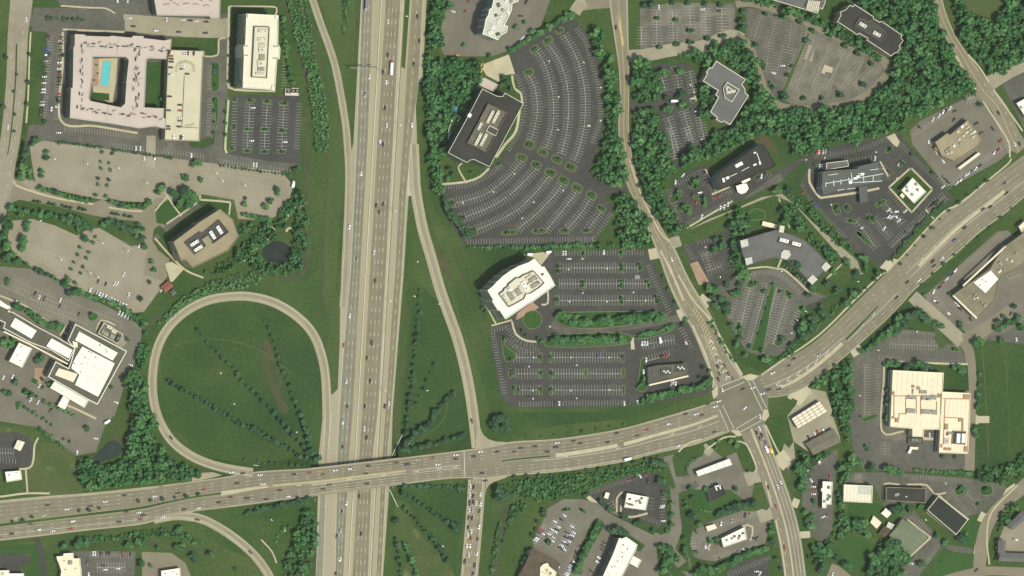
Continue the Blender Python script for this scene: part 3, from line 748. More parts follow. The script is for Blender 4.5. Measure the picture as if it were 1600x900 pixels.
# medians
def amedian(name, st, f0a, f1a, m, raised, z=.36, kerbm='kerb'):
    """raised median between fractions (lists follow stations)"""
    n = len(st)
    F0 = [f0a[0] + (f0a[1] - f0a[0]) * i / (n - 1) for i in range(n)]; F1 = [f1a[0] + (f1a[1] - f1a[0]) * i / (n - 1) for i in range(n)]
    P = lambda F, zz, k=0: [at(a + (c - a) * (f), b + (d - b) * (f), zz + (zA(a) if raised else 0)) for (a, b, c, d), f in zip(st, F)]
    L0, R0 = P(F0, z), P(F1, z)
    mb = MB(); mb.strip(L0, R0)
    dn = lambda q: [(p[0], p[1], p[2] - .2) for p in q]
    mb.strip(L0, dn(L0)); mb.strip(R0, dn(R0))
    mb.quad(L0[0], R0[0], dn(R0)[0], dn(L0)[0]); mb.quad(L0[-1], R0[-1], dn(R0)[-1], dn(L0)[-1])
    o = mb.build(name, kerbm, None, True); o['kind'] = 'structure'
    if m:
        e = .012
        mb = MB(); mb.strip(P([f + e for f in F0], z + .03), P([f - e for f in F1], z + .03)); mb.build('turf', m, o, True)
    return o
amedian('median', seg(A_W, -140, 346), (.60, .47), (.70, .56), 'grass', True)
amedian('median', seg(A_W, 345, 420), (.45, .49), (.60, .535), None, True, kerbm='concrete')
amedian('median', seg(A_W, 420, 640), (.48, .49), (.515, .52), None, True, kerbm='concrete')
amedian('median', seg(A_W, 776, 862), (.50, .46), (.57, .54), 'grass_dark', True)
amedian('median', seg(A_W, 862, 965), (.44, .42), (.56, .53), None, True, kerbm='concrete')
amedian('median', seg(A_W, 965, 1120), (.42, .40), (.53, .46), None, True, kerbm='concrete')
amedian('median', seg(A_E, 1192, 1300), (.66, .56), (.74, .68), None, False, kerbm='concrete')
amedian('median', seg(A_E, 1300, 1358), (.56, .50), (.67, .58), 'grass', False)
amedian('median', seg(A_E, 1412, 1560), (.50, .46), (.60, .54), None, False, kerbm='concrete')
mw_ = MB()
for f in (.10, .21, .315, .415, .67, .77, .86): line_paint(mw_, apt(seg(A_W, -140, 1116), f, .232, True), 1.5, lift=.008)
for f in (.12, .28, .43, .75, .85, .94): line_paint(mw_, apt(A_E, f, .215, False), 1.5, lift=.008)
o = mw_.build('lane_wear', 'lane_wear'); o['kind'] = 'structure'
mbW, mbY = MB(), MB()
for st, raised in ((A_W, True),):
    up = [.20, .34]; dn_ = [.655, .80]
    for f in (.155, .265, .365): line_paint(mbW, apt(seg(A_W, -140, 1116), f, .235, True), .2, dash=(3.2, 8.8))
    for f in (.72, .815, .90): line_paint(mbW, apt(seg(A_W, -140, 1116), f, .235, True), .2, dash=(3.2, 8.8), start=4)
    line_paint(mbW, apt(seg(A_W, -140, 240), .855, .235, True), .3)
    line_paint(mbW, apt(seg(A_W, 640, 724), .53, .235, True), .3); line_paint(mbW, apt(seg(A_W, 640, 724), .64, .235, True), .3)
    line_paint(mbW, apt(seg(A_W, 830, 1118), .60, .235, True), .3); line_paint(mbW, apt(seg(A_W, 830, 1118), .925, .235, True), .3)
    line_paint(mbW, apt(seg(A_W, 480, 640), .60, .245, True), .3)
    line_paint(mbY, apt(seg(A_W, 380, 640), .465, .245, True), .3); line_paint(mbY, apt(seg(A_W, 380, 640), .535, .245, True), .3)
for f in (.20, .36): line_paint(mbW, apt(A_E, f, .235, False), .2, dash=(3.2, 8.8))
for f in (.80, .90): line_paint(mbW, apt(A_E, f, .235, False), .2, dash=(3.2, 8.8))
line_paint(mbW, apt(seg(A_E, 1184, 1310), .50, .235, False), .3); line_paint(mbW, apt(seg(A_E, 1300, 1380), .67, .235, False), .3)
line_paint(mbW, apt(seg(A_E, 1400, 1600), .62, .235, False), .3); line_paint(mbW, apt(seg(A_E, 1400, 1560), .45, .235, False), .3)
# chevrons east of the junction
ch = seg(A_E, 1190, 1290)
for i in range(2, len(ch) - 1, 2):
    a, b, c, d = ch[i]; a2, b2, c2, d2 = ch[max(0, i - 1)]
    p = at(a + (c - a) * .50, b + (d - b) * .50, .275); q = at(a2 + (c2 - a2) * .58, b2 + (d2 - b2) * .58, .275); r = at(a + (c - a) * .655, b + (d - b) * .655, .275)
    for u, v in ((p, q), (q, r)):
        mbW.strip(offset_line([u, v], .25), offset_line([u, v], -.25))
# turn arrows along the arterial
for x_, f, k_ in [(20,.5,'L'),(70,.5,'L'),(470,.57,'L'),(545,.57,'L'),(600,.57,'L'),(650,.585,'L'),(680,.585,'L'),(710,.585,'L'),(880,.565,'L'),(965,.565,'L'),(1050,.55,'L'),(1090,.55,'L'),(880,.96,'R')]:
    q = min(A_W, key=lambda s: abs(s[0] - x_)); j = A_W.index(q); q2 = A_W[min(j + 1, len(A_W) - 1)]
    p = at(q[0] + (q[2] - q[0]) * f, q[1] + (q[3] - q[1]) * f, .28 + zA(q[0])); p2 = at(q2[0] + (q2[2] - q2[0]) * f, q2[1] + (q2[3] - q2[1]) * f)
    arrow(mbW, p, math.atan2(p2[1] - p[1], p2[0] - p[0]), p[2], k_, 1.1)
for x_, f in [(1330,.63),(1350,.63),(1425,.5),(1445,.5),(1500,.56),(1530,.56)]:
    q = min(A_E, key=lambda s: abs(s[0] - x_)); j = A_E.index(q); q2 = A_E[min(j + 1, len(A_E) - 1)]
    p = at(q[0] + (q[2] - q[0]) * f, q[1] + (q[3] - q[1]) * f, .28); p2 = at(q2[0] + (q2[2] - q2[0]) * f, q2[1] + (q2[3] - q2[1]) * f)
    arrow(mbW, p, math.atan2(p2[1] - p[1], p2[0] - p[0]), p[2], 'L', 1.1)
def bar(mb, a, b, w, z):
    c = [at(*a, z), at(*b, z)]
    mb.strip(offset_line(c, w / 2), offset_line(c, -w / 2))
bar(mbW, (725,704.5), (726.5,744), .5, .28 + zA(725)); bar(mbW, (740,748), (765,748), .4, .28 + zA(742))
def flare(px, m='concrete_tan'):
    mb = MB(); mb.poly([[at(x, y, zA(x) * max(0, min(1, 1 - max(0, (690 - y) / 40, (y - 752) / 40))) + .19) for x, y in px]])
    o = mb.build('shoulder', m, None, True); o['kind'] = 'structure'
flare([(748,655),(750,668),(755,679),(763,686),(775,690),(790,690.5),(790,694),(744,704),(743,690)]); flare([(758,775),(760,764),(765,757),(774,752),(792,746),(790,742),(756,747),(752,760)])
# ramp terminal: dark paving where the ramps meet the arterial
sheet('gore', [(300,740),(345,737),(362,739),(345,746),(300,751.5)], .17, 'concrete_tan')

# ================================================================== CROSS STREET, JUNCTION
CST = [(950,-80,980,-80),(952,0,981,0),(960,60,982,60),(967,110,983,110),(968.5,160,983,160),(966,200,983,200),(971,250,988,248),(980,290,998,284),(998,325,1016,320),(1014,362,1034,356),(1029,400,1056,391),(1043,440,1074,430),(1060,478,1094,465),(1080,512,1115,500),(1100,560,1137,552),(1112,590,1152,575),(1119,611,1163,592)]
SST = [(1158,678,1194,660),(1163,690,1199,675),(1180,727,1214,720),(1199,780,1234,775),(1214,833,1249,828),(1225,900,1259,896),(1233,980,1266,978)]
C_N, C_S = asmooth(CST), asmooth(SST)
cn = astrip('cross_street', C_N, 0, 1, .17, 'road_old', False)
cs = astrip('cross_street', C_S, 0, 1, .17, 'road_old', False)
astrip('shoulder', C_N, 0, .10, .205, 'concrete_tan', False, cn); astrip('shoulder', C_N, .90, 1, .205, 'concrete_tan', False, cn)
astrip('shoulder', C_S, .955, 1, .205, 'concrete_tan', False, cs)
amid = lambda st, a, b: [q for q in st if a <= q[1] <= b]
amedian('median', amid(C_S, 672, 990), (.40, .40), (.48, .46), None, False, z=.33, kerbm='concrete')
for f in (.62, .78): line_paint(mbW, apt(amid(C_S, 668, 990), f, .21, False), .28)
line_paint(mbW, apt(amid(C_S, 668, 990), .93, .21, False), .28); line_paint(mbW, apt(amid(C_S, 690, 990), .2, .21, False), .28, dash=(3.2, 8.8))
for f in (.45, .52): line_paint(mbY, apt(amid(C_N, -80, 400), f, .21, False), .22)
line_paint(mbW, apt(amid(C_N, 300, 600), .28, .21, False), .25, dash=(3.2, 8.8)); line_paint(mbW, apt(amid(C_N, 300, 600), .80, .21, False), .25, dash=(3.2, 8.8))
for f in (.40, .62): line_paint(mbY, apt(amid(C_N, 395, 600), f, .21, False), .25)
line_paint(mbW, apt(amid(C_N, 520, 600), .36, .21, False), .3)
hz = amid(catmull(CST, 5), 483, 562)
for i in range(1, len(hz) - 1):
    a, b, c, d = hz[i]; a2, b2, c2, d2 = hz[i - 1]
    p = at(a + (c - a) * .42, b + (d - b) * .42, .25); q = at(a2 + (c2 - a2) * .60, b2 + (d2 - b2) * .60, .25)
    mbY.strip(offset_line([p, q], .38), offset_line([p, q], -.38))
hz = amid(catmull(CST, 5), 530, 604)
for i in range(1, len(hz)):
    a, b, c, d = hz[i]; a2, b2, c2, d2 = hz[i - 1]
    p = at(a + (c - a) * .44, b + (d - b) * .44, .255); q = at(a2 + (c2 - a2) * .53, b2 + (d2 - b2) * .53, .255); r = at(a + (c - a) * .62, b + (d - b) * .62, .255)
    if i % 2 == 0:
        for u, v in ((p, q), (q, r)): mbW.strip(offset_line([u, v], .38), offset_line([u, v], -.38))
for i in range(9):      # old painted scrawl of guide lines at the top of the cross street
    line_paint(mbY, [at(964 + .6 * i, 24 + 3 * (i % 4), .245 + .001 * i), at(972 + .9 * (i % 5), 68 + 2 * (i % 3), .245 + .001 * i)], .3, lift=0)
sheet('junction', [(1119,630),(1117,609),(1126,604),(1162,589),(1172,596),(1186,588),(1201,616),(1200,640),(1195,662),(1159,679),(1141,676),(1120,628)], .26, 'road_cross')
for a, b in [((1124,604),(1162,590)),((1128,612),(1163,597)),((1169,595),(1191,641)),((1175,592),(1198,638)),((1124,640),(1138,672)),((1129,633),(1147,670)),((1150,670),(1184,650)),((1157,675),(1190,657))]:
    bar(mbW, a, b, .45, .30)
o = mbW.build('lane_markings', 'paint_white'); o['kind'] = 'structure'
o = mbY.build('lane_markings', 'paint_yellow'); o['kind'] = 'structure'
for p in [[(1160,588),(1172,584),(1186,587),(1176,595),(1166,594)],[(1112,612),(1118,604),(1122,606),(1121,618),(1115,624)],[(1193,640),(1200,640),(1202,650),(1196,658),(1190,656)],[(1142,672),(1154,672),(1160,680),(1152,682)]]:
    sheet('kerb_ramp', p, .30, 'concrete')

# ================================================================== OTHER ROADS AND DRIVES
WST = [(18,-80,54,-80),(16,0,51,0),(12,53,44,53),(10,120,41,120),(5,180,36,180),(1,215,32,215),(-6,260,24,260),(-13,300,18,300),(-26,350,4,350),(-50,420,-20,420)]
W_R = asmooth(WST)
wr = astrip('street', W_R, 0, 1, .15, 'asphalt_old', False)
amedian('median', amid(W_R, 68, 250), (.40, .45), (.52, .54), 'grass', False, z=.3)
mw = MB()
for f in (.2, .75): line_paint(mw, apt(W_R, f, .19, False), .25, dash=(3.2, 8.8))
NST = [(1448,-60,1468,-60),(1455,0,1473,0),(1472,49,1490,49),(1495,88,1513,86),(1510,122,1536,118),(1526,150,1552,138),(1548,171,1573,165),(1566,216,1592,205),(1580,250,1606,225)]
N_R = asmooth(NST)
nr = astrip('street', N_R, 0, 1, .15, 'road_old', False)
for f in (0, .88): astrip('shoulder', amid(N_R, -60, 120), f, f + .12, .185, 'concrete_tan', False, nr)
my = MB(); line_paint(my, apt(N_R, .48, .19, False), .4); line_paint(mw, apt(amid(N_R, 130, 250), .75, .19, False), .25, dash=(3.2, 8.8))
o = mw.build('lane_markings', 'paint_white'); o['kind'] = 'structure'
o = my.build('lane_markings', 'paint_yellow'); o['kind'] = 'structure'
DRIVES = [
 ('asphalt_mid', 12, .145, [(40,30),(80,34),(130,40),(195,40)]),
 ('concrete_grey', 15, .14, [(1540,135),(1570,115),(1605,98),(1660,80)]),
 ('asphalt_old', 9, .13, [(30,272),(60,298)]),
 ('concrete_grey', 11.5, .135, [(1046,382),(1070,372),(1120,346),(1160,325),(1195,310),(1215,309),(1232,322),(1262,352),(1290,376),(1320,402),(1350,428)]),
 ('concrete_grey', 14, .14, [(1425,463),(1450,485),(1480,512),(1504,535)]),
 ('road_old', 10, .142, [(1504,533),(1514,548),(1518,590),(1517,650),(1515,735)]),
 ('road_old', 13, .141, [(1506,532),(1530,520),(1552,505),(1580,486)]),
 ('concrete_grey', 13, .135, [(983,88),(1010,86),(1050,78),(1100,72),(1140,56),(1160,62)]),
 ('road_old', 8, .136, [(1150,8),(1170,4),(1210,14),(1260,34),(1320,64),(1384,98),(1376,128),(1345,154),(1310,166),(1250,170),(1215,164),(1195,140),(1184,110),(1172,75),(1158,60),(1150,55)]),
 ('road_old', 13, .12, [(902,8),(930,4),(960,2)]),
 ('concrete_grey', 12, .125, [(898,20),(905,8),(915,2)]),
 ('asphalt_new', 9, .14, [(950,298),(980,298)]),
 ('asphalt_new', 8, .14, [(1020,165),(980,165)]),
 ('concrete', 11, .165, [(1014,398),(1034,394)]),
 ('concrete', 12, .165, [(1060,494),(1082,484)]),
 ('concrete', 12, .165, [(1108,478),(1092,466)]),
 ('asphalt_mid', 7, .10, [(862,505),(875,515),(905,518),(960,514),(1010,506),(1045,500),(1064,496)]),
 ('asphalt_brown', 11, .138, [(1044,712),(1052,745),(1057,780),(1056,830),(1048,860),(1075,890),(1090,905)]),
 ('asphalt_brown', 9, .14, [(905,786),(940,796),(985,820),(1030,838),(1055,842)]),
 ('concrete_grey', 9, .14, [(1098,698),(1112,708)]),
 ('concrete_grey', 14, .14, [(1165,750),(1180,744),(1188,742)]),
 ('concrete_grey', 13, .14, [(1185,808),(1202,802),(1212,800)]),
 ('concrete', 16, .14, [(1240,628),(1252,612),(1262,604)]),
 ('concrete', 16, .14, [(1232,712),(1222,720),(1215,726)]),
 ('concrete', 9, .14, [(1248,788),(1238,784)]), ('concrete', 7, .14, [(1266,835),(1250,836)]),
 ('asphalt_mid', 8, .139, [(1238,546),(1210,562)]),
 ('concrete', 10, .165, [(1330,552),(1345,542)]), ('asphalt_mid', 9, .14, [(1335,550),(1342,570),(1340,620),(1338,690),(1350,715),(1380,728),(1450,730),(1515,728)]),
 ('road_old', 13, .16, [(1640,720),(1605,755),(1565,790),(1545,815),(1535,845),(1530,890),(1526,940)]),
 ('road_old', 9, .155, [(1605,894),(1545,892),(1510,897),(1470,908)]),
 ('concrete', 10, .15, [(1522,858),(1532,860)]), ('concrete', 10, .15, [(1530,806),(1542,812)]),
 ('asphalt_new', 6, .12, [(56,842),(64,860),(69,905),(69,940)]),
 ('concrete', 6, .165, [(1385,420),(1395,408),(1402,412)]), ('concrete', 10, .164, [(1395,425),(1380,412)]),
 ('asphalt_mid', 9, .132, [(1145,335),(1165,318),(1200,290),(1222,277)]),
 ('asphalt_new', 7, .133, [(1255,485),(1290,470),(1335,440),(1348,428)]),
 ('asphalt_mid', 7, .136, [(1208,318),(1205,340),(1213,362)]), ('asphalt_mid', 5, .1365, [(1206,326),(1188,324),(1172,332),(1176,346),(1190,350),(1206,344)]), ('asphalt_mid', 5, .137, [(240,376),(262,355),(290,335),(312,320)]),
 ('asphalt_mid', 7, .131, [(1055,762),(1075,762),(1090,755)]),
 ('asphalt_brown', 8, .131, [(1345,775),(1340,740)]),
]
R2 = lambda *p: tr(p, 1150, 0, 3.75)
DRIVES += [('asphalt_brown', 3.4, .112 + .001 * i, p) for i, p in enumerate([R2((495,190),(430,330),(320,590)), R2((580,230),(500,400),(440,560)), R2((668,275),(590,400),(535,570)), R2((748,335),(690,470),(640,560)), R2((480,455),(570,480),(660,530))])]
for m, w, z, p in DRIVES: ribbon('driveway', p, w, z, m)
WALKS = [
 (1.6, [(48,50),(46,90),(44,150),(41,192)]), (1.6, [(95,9),(140,12),(165,13),(180,21)]), (2.2, [(98,50),(98,100),(95,188),(150,197),(215,208)]), (2.0, [(98,46),(195,50)]),
 (1.6, [(352,60),(342,62),(340,86),(320,88)]), (2.4, [(358,10),(357,60),(356,128),(362,138),(380,141),(430,142)]), (1.6, [(358,10),(408,10),(432,12),(430,24)]), (2.2, [(357,156),(352,232),(356,237)]),
 (2.0, [(22,282),(26,290),(60,302),(100,312),(146,319)]), (1.6, [(170,324),(200,329),(222,330)]),
 (1.6, [(258,300),(270,320),(284,338)]), (1.6, [(242,330),(262,306)]), (1.8, [(313,304),(306,318),(260,350)]), (2.0, [(313,312),(340,314),(360,316)]), (1.6, [(360,316),(358,336)]),
 (1.8, [(242,372),(262,395),(290,422),(318,434)]), (1.8, [(475,321),(462,324),(452,335),(443,350)]), (1.6, [(420,350),(432,364),(410,380),(380,408)]), (2.4, [(447,362),(452,356),(460,362)]),
 (1.8, [(0,462),(40,478),(60,492),(108,524)]), (1.6, [(108,502),(94,524)]), (1.6, [(150,518),(158,500),(180,508)]), (2.2, [(90,628),(112,636),(150,654)]),
 (2.0, [(60,684),(54,696),(52,720),(46,731),(30,733)]), (1.8, [(40,731),(43,770)]), (2.0, [(-40,778),(0,776),(40,771),(78,771)]),
 (1.6, [(1380,428),(1412,398),(1446,360),(1476,330),(1500,318),(1540,285),(1575,256),(1580,248)]), (1.6, [(1459,342),(1446,327)]),
 (1.8, [(1190,586),(1215,568),(1280,523),(1344,460),(1378,428)]), (1.6, [(1082,508),(1100,548),(1114,590),(1114,606)]),
 (2.0, [(1032,392),(1046,418),(1058,446),(1068,470)]), (1.6, [(983,248),(1000,300),(1030,360),(1046,378)]), (1.8, [(1060,430),(1084,470),(1110,500),(1140,552),(1160,586)]),
 (1.6, [(1150,690),(1166,694),(1182,730),(1178,738)]), (1.6, [(1105,702),(1130,684),(1150,682)]), (1.6, [(1196,664),(1214,702),(1226,722)]), (1.6, [(1196,752),(1206,792)]), (1.6, [(1212,812),(1222,860),(1228,905)]), (1.6, [(1060,706),(1076,692),(1096,686)]),
 (2.2, [(690,288),(728,284),(750,276),(764,263)]), (2.6, [(812,172),(806,205),(790,225),(775,246)]), (2.2, [(800,118),(804,138),(814,146),(816,165)]), (1.6, [(722,255),(716,262),(724,278),(730,286)]), (1.6, [(752,464),(776,508)]), (1.6, [(768,509),(800,500)]), (2.0, [(800,502),(806,522),(822,532),(838,534)]), (1.8, [(856,455),(856,474),(846,476)]),
 (1.8, [(1168,420),(1196,417),(1214,420)]), (2.0, [(1216,420),(1226,422),(1245,438),(1265,458)]), (2.0, [(1221,404),(1214,422)]), (1.4, [(1217,310),(1234,356)]), (1.4, [(1296,432),(1315,413)]), (1.4, [(1290,438),(1300,426)]),
 (2.4, [(1265,264),(1265,285),(1280,307),(1290,308),(1345,300),(1374,294)]), (1.8, [(1389,293),(1392,290),(1420,265),(1423,263),(1426,265),(1454,293),(1457,296),(1454,299),(1428,328),(1425,331),(1422,329),(1392,296),(1389,293)]), (1.6, [(1375,252),(1388,276)]), (1.8, [(1112,304),(1140,292)]), (1.6, [(1102,264),(1118,298)]), (1.6, [(1182,272),(1208,260)]), (1.6, [(1072,357),(1145,314)]),
 (1.8, [(1381,560),(1381,590),(1378,673),(1412,674)]), (2.0, [(1384,564),(1470,568),(1512,569)]), (1.8, [(1381,782),(1381,757),(1406,757)]), (1.8, [(1417,757),(1448,758),(1460,772),(1478,770)]), (1.8, [(1418,812),(1454,840)]), (1.8, [(1454,840),(1420,872)]), (1.6, [(1466,773),(1486,790),(1514,812)]), (1.4, [(1448,800),(1494,838)]),
 (1.6, [(1513,85),(1530,105),(1545,128)]), (1.6, [(1489,80),(1510,118),(1526,142)]), (1.6, [(1552,140),(1575,172),(1598,205)]), (1.6, [(1536,158),(1560,195),(1576,222),(1578,246)]),
 (2.0, [(973,780),(970,800),(985,808),(1012,802)]), (1.8, [(964,800),(964,778),(974,768)]), (1.8, [(1108,860),(1112,848),(1168,820),(1176,832),(1172,845)]), (1.6, [(1590,758),(1550,800),(1542,840),(1546,882)]),
 (1.6, [(250,693),(268,714)]) if False else (1.4, [(408,843),(425,862),(432,880)]),
 (1.6, [(838,862),(858,872),(870,884)]), (1.4, [(1140,205),(1100,160),(1086,150)]) if False else (1.4, [(1084,142),(1088,158)]),
]
for i, (w, p) in enumerate(WALKS): ribbon('sidewalk', p, w, .215 + .0013 * i, 'concrete')

# ================================================================== STALL PAINT
P = MB()
z = .125
T1 = lambda *p: tr(p, 0, 0, 3.75)
stalls(P, [(76,56),(70,120),(64,188)], z, 'L', centre=False); stalls(P, [(98,54),(95,120),(92,186)], z, 'R', centre=False)
stalls(P, T1((380,735),(620,762),(810,790)), z, 'R', centre=False); stalls(P, tr([(315,45),(600,70)], 0, 210, 3.75), z, 'R' , centre=False); stalls(P, tr([(660,80),(850,105),(1000,135)], 0, 210, 3.75), z, 'L', centre=False)
stalls(P, tr([(20,108),(250,145)], 250, 210, 3.75), z, 'L', centre=False); stalls(P, tr([(355,175),(560,205),(760,235)], 250, 210, 3.75), z, 'L', centre=False)
T2 = lambda *p: tr(p, 250, 0, 3.75)
for a, b in [((525,610),(520,745)),((515,770),(512,872)),((628,610),(620,745)),((615,770),(612,875)),((728,620),(718,750)),((715,780),(714,875))]:
    stalls(P, T2(a, b), z)
stalls(P, T2((425,600),(418,740)), z, 'L', centre=False); stalls(P, T2((418,765),(416,865)), z, 'L', centre=False); stalls(P, T2((832,610),(815,870)), z, 'R', centre=False)
stalls(P, T2((755,285),(740,520)), z, 'R', centre=False); stalls(P, T2((310,390),(305,520)), z, 'R', centre=False); stalls(P, T2((308,580),(300,790)), z, 'R', centre=False)
# faint rows of the tan lots
PF = MB()
for k in range(6): stalls(PF, [(70 + 2 * k, 243 + 10.5 * k), (150, 249 + 10.8 * k)], .10, 'LR', centre=k % 2 == 0, w=.13)
for k in range(6): stalls(PF, [(172, 250 + 10.5 * k), (268 + 16 * k if k < 4 else 240, 262 + 11 * k)], .10, 'LR', centre=k % 2 == 0, w=.13)
for k in range(5): stalls(PF, [(310 + 8 * k, 262 + 12 * k), (440 - 6 * k, 280 + 14 * k)], .10, 'LR', w=.13)
for k in range(7): stalls(PF, [(45 - 2 * k, 350 + 9.5 * k) if k < 5 else (45, 350 + 9.5 * k), (125 - 5 * k, 382 + 9 * k)], .11, 'LR', w=.13)
for k in range(8): stalls(PF, [(152 - 6 * k, 366 + 10 * k), (222 - 1 * k, 396 + 11 * k)], .11, 'LR', w=.13)
for k in range(5): stalls(PF, tr([(80 + 5 * k, 20 + 42 * k), (330 + 60 * k, 140 + 48 * k)], 0, 430, 3.75), .10, 'LR', w=.14)
stalls(PF, tr([(5,60),(200,150),(400,270)], 0, 430, 3.75), .10, 'L', w=.14); stalls(PF, tr([(380,140),(520,200),(720,280)], 0, 430, 3.75), .10, 'R', w=.14)
# fan car park
M5 = lambda *p: tr(p, 660, 0, 3.75)
M6 = lambda *p: tr(p, 660, 200, 3.75)
for r in [M5((620,440),(655,500),(672,600),(672,670),(655,760),(635,820)), M5((670,300),(715,370),(745,460),(765,560),(770,660),(760,760),(725,865)), M5((740,260),(800,350),(840,460),(855,560),(855,680),(845,780),(815,900)),
          M5((830,205),(880,290),(925,400),(950,520),(955,640),(945,760),(915,880),(890,940)), M6((580,195),(520,270),(440,340),(340,400),(190,440)), M6((665,240),(600,310),(500,400),(380,470),(240,525)), M6((740,285),(680,360),(570,470),(450,540),(320,595)),
          M6((820,325),(760,410),(660,510),(560,590)), M6((905,370),(840,460),(760,560),(725,600)), M6((985,415),(930,500),(860,580),(845,592)), M6((1045,495),(970,595))]:
    stalls(P, r, z)
stalls(P, [(905,43),(919,64),(927,91),(937,123),(942,160),(941,192),(930,224)], z, 'R', centre=False)
stalls(P, [(803,120),(813,144),(815,171),(811,192),(802,213),(791,232)], z, 'L', centre=False)
stalls(P, M6((120,330),(260,320),(380,265),(450,205)), z, 'R', centre=False); stalls(P, [(731,382),(926,378)], z, 'L', centre=False); stalls(P, [(688,314),(704,348),(726,376)], z, 'L', centre=False); stalls(P, M6((1015,665),(1118,515)), z, 'L', centre=False)
# white office car park
for y, x_a, x_b in [(418.6,876,996),(443.5,874,1010),(469.5,874,1022),(558.5,862,973),(584,864,970),(609.5,864,972),(558.5,803,842),(584,806,842),(609.5,812,842)]:
    stalls(P, [(x_a, y), (x_b, y)], z)
stalls(P, [(868,391.5),(1005,390.5)], z, 'R', centre=False); stalls(P, [(882,495),(1012,494)], z, 'L', centre=False); stalls(P, [(866,533),(968,530)], z + .12, 'R', centre=False); stalls(P, [(812,636),(975,633)], z, 'L', centre=False)
stalls(P, [(766,522),(772,555),(784,615)], z, 'L', centre=False); stalls(P, [(1016,414),(1050,486)], z, 'R', centre=False); stalls(P, [(768,511),(789,508)], z, 'R', centre=False); stalls(P, [(796,508),(806,524),(820,533),(838,536)], z, 'R', centre=False)
stalls(P, [(790,534),(805,547),(822,552),(842,552)], z, 'L', centre=False)
R7 = lambda *p: tr(p, 940, 400, 3.75)
stalls(P, R7((240,520),(425,490)), z); stalls(P, R7((250,620),(400,580)), z, 'L'); stalls(P, R7((450,430),(510,540)), z, 'L', centre=False)
R1 = lambda *p: tr(p, 900, 0, 3.75)
for a, b in [((500,440),(525,530)),((590,440),(605,530)),((665,420),(690,540)),((540,690),(600,880)),((630,650),(690,850)),((715,640),(760,860)),((470,60),(475,260)),((565,60),(570,240)),((665,40),(670,160)),((760,50),(760,210)),((855,50),(855,190)),((385,160),(385,260))]:
    stalls(P, R1(a, b), z)
stalls(P, tr([(490,0),(525,120)], 940, 200, 3.75), z); stalls(P, tr([(400,0),(430,180)], 940, 200, 3.75), z)
R2 = lambda *p: tr(p, 1150, 0, 3.75)
for k in range(4): stalls(PF, R2((150 + 88 * k, 95 + 22 * k), (95 + 88 * k + (30 if k > 1 else 0), 250 + 30 * k)), z, w=.15)
for k in range(3): stalls(PF, R2((200 + 75 * k, 250 + 20 * k), (175 + 60 * k, 420 + 20 * k)), z, w=.15)
for k in range(5): stalls(PF, R2((460 + 88 * k, 220 + 44 * k), (350 + 88 * k, 530 - 5 * k)), z, w=.15)
R8 = lambda *p: tr(p, 1120, 380, 3.75)
for a, b in [((195,265),(140,490)),((415,320),(330,590))]: stalls(P, R8(a, b), z)
stalls(P, R8((295,240),(190,610)), z, 'R'); stalls(P, R8((352,260),(265,600)), z, 'L'); stalls(P, R8((100,330),(65,430)), z, 'L', centre=False); stalls(P, R8((500,390),(455,480)), z, 'R', centre=False)
stalls(P, R8((170,185),(250,155),(330,155),(400,185),(500,280)), z, 'R', centre=False); stalls(P, R8((570,270),(640,300)), z); stalls(P, R8((660,210),(760,160)), z, 'R', centre=False)
R5 = lambda *p: tr(p, 1180, 200, 3.75)
stalls(PF, R5((345,150),(560,120),(680,85),(760,45)), z, 'R', centre=False); stalls(PF, R5((545,210),(700,190)), z, 'L', centre=False); stalls(PF, R5((245,290),(265,370),(340,470),(540,680)), z, 'L', centre=False); stalls(PF, R5((850,70),(1000,220),(1120,330)), z, 'R', centre=False)
stalls(PF, R5((800,700),(1000,510)), z, 'L'); stalls(PF, R5((590,540),(710,700)), z); stalls(PF, R5((700,530),(790,640)), z); stalls(PF, R5((760,440),(860,560)), z); stalls(PF, R5((730,230),(800,280)), z); stalls(PF, R5((800,360),(880,470)), z, 'R', centre=False); stalls(PF, R5((1020,480),(1110,400)), z)
stalls(PF, R5((700,390),(650,470)), z) if False else None
R4 = lambda *p: tr(p, 940, 200, 3.75)
stalls(PF, R4((490,590),(765,435)), z, 'L', centre=False); stalls(PF, R4((600,240),(670,370)), z, 'R', centre=False); stalls(PF, R4((645,400),(750,360)), z, 'R', centre=False); stalls(PF, R4((900,290),(985,255)), z, 'R', centre=False); stalls(PF, R4((430,320),(570,240)), z, 'R', centre=False); stalls(PF, R4((380,370),(460,600)), z, 'L', centre=False)
stalls(PF, R4((585,750),(670,710)), z); stalls(PF, R4((620,840),(700,810)), z); stalls(PF, R4((560,660),(650,630)), z, 'R', centre=False); stalls(PF, R4((610,730),(640,830)), z); stalls(PF, R4((480,700),(520,770)), z, 'L', centre=False)
S1 = lambda *p: tr(p, 1320, 380, 3.75)
S2 = lambda *p: tr(p, 1320, 560, 4.09)
stalls(PF, S1((290,495),(525,510)), z, 'R', centre=False); stalls(PF, S1((265,590),(540,600)), z); stalls(PF, S1((205,655),(690,690)), z, 'R', centre=False) ; stalls(PF, S2((130,40),(128,360)), z); stalls(PF, S2((35,60),(20,400)), z, 'L', centre=False); stalls(PF, S2((235,50),(222,430)), z, 'R', centre=False); stalls(PF, S2((240,480),(380,490)), z, 'R', centre=False); stalls(PF, S2((260,540),(255,610)), z)
stalls(PF, S2((380,738),(800,765)), z, 'R', centre=False); stalls(PF, S1((515,275),(650,155),(900,-60)), z, 'R', centre=False); stalls(PF, S1((520,330),(610,430)), z, 'L', centre=False); stalls(PF, S1((640,340),(740,450)), z, 'R', centre=False); stalls(PF, S1((660,260),(930,15)), z, 'L', centre=False); stalls(PF, S1((960,210),(1040,180)), z)
stalls(PF, S1((880,450),(1040,340)), z, 'R', centre=False)
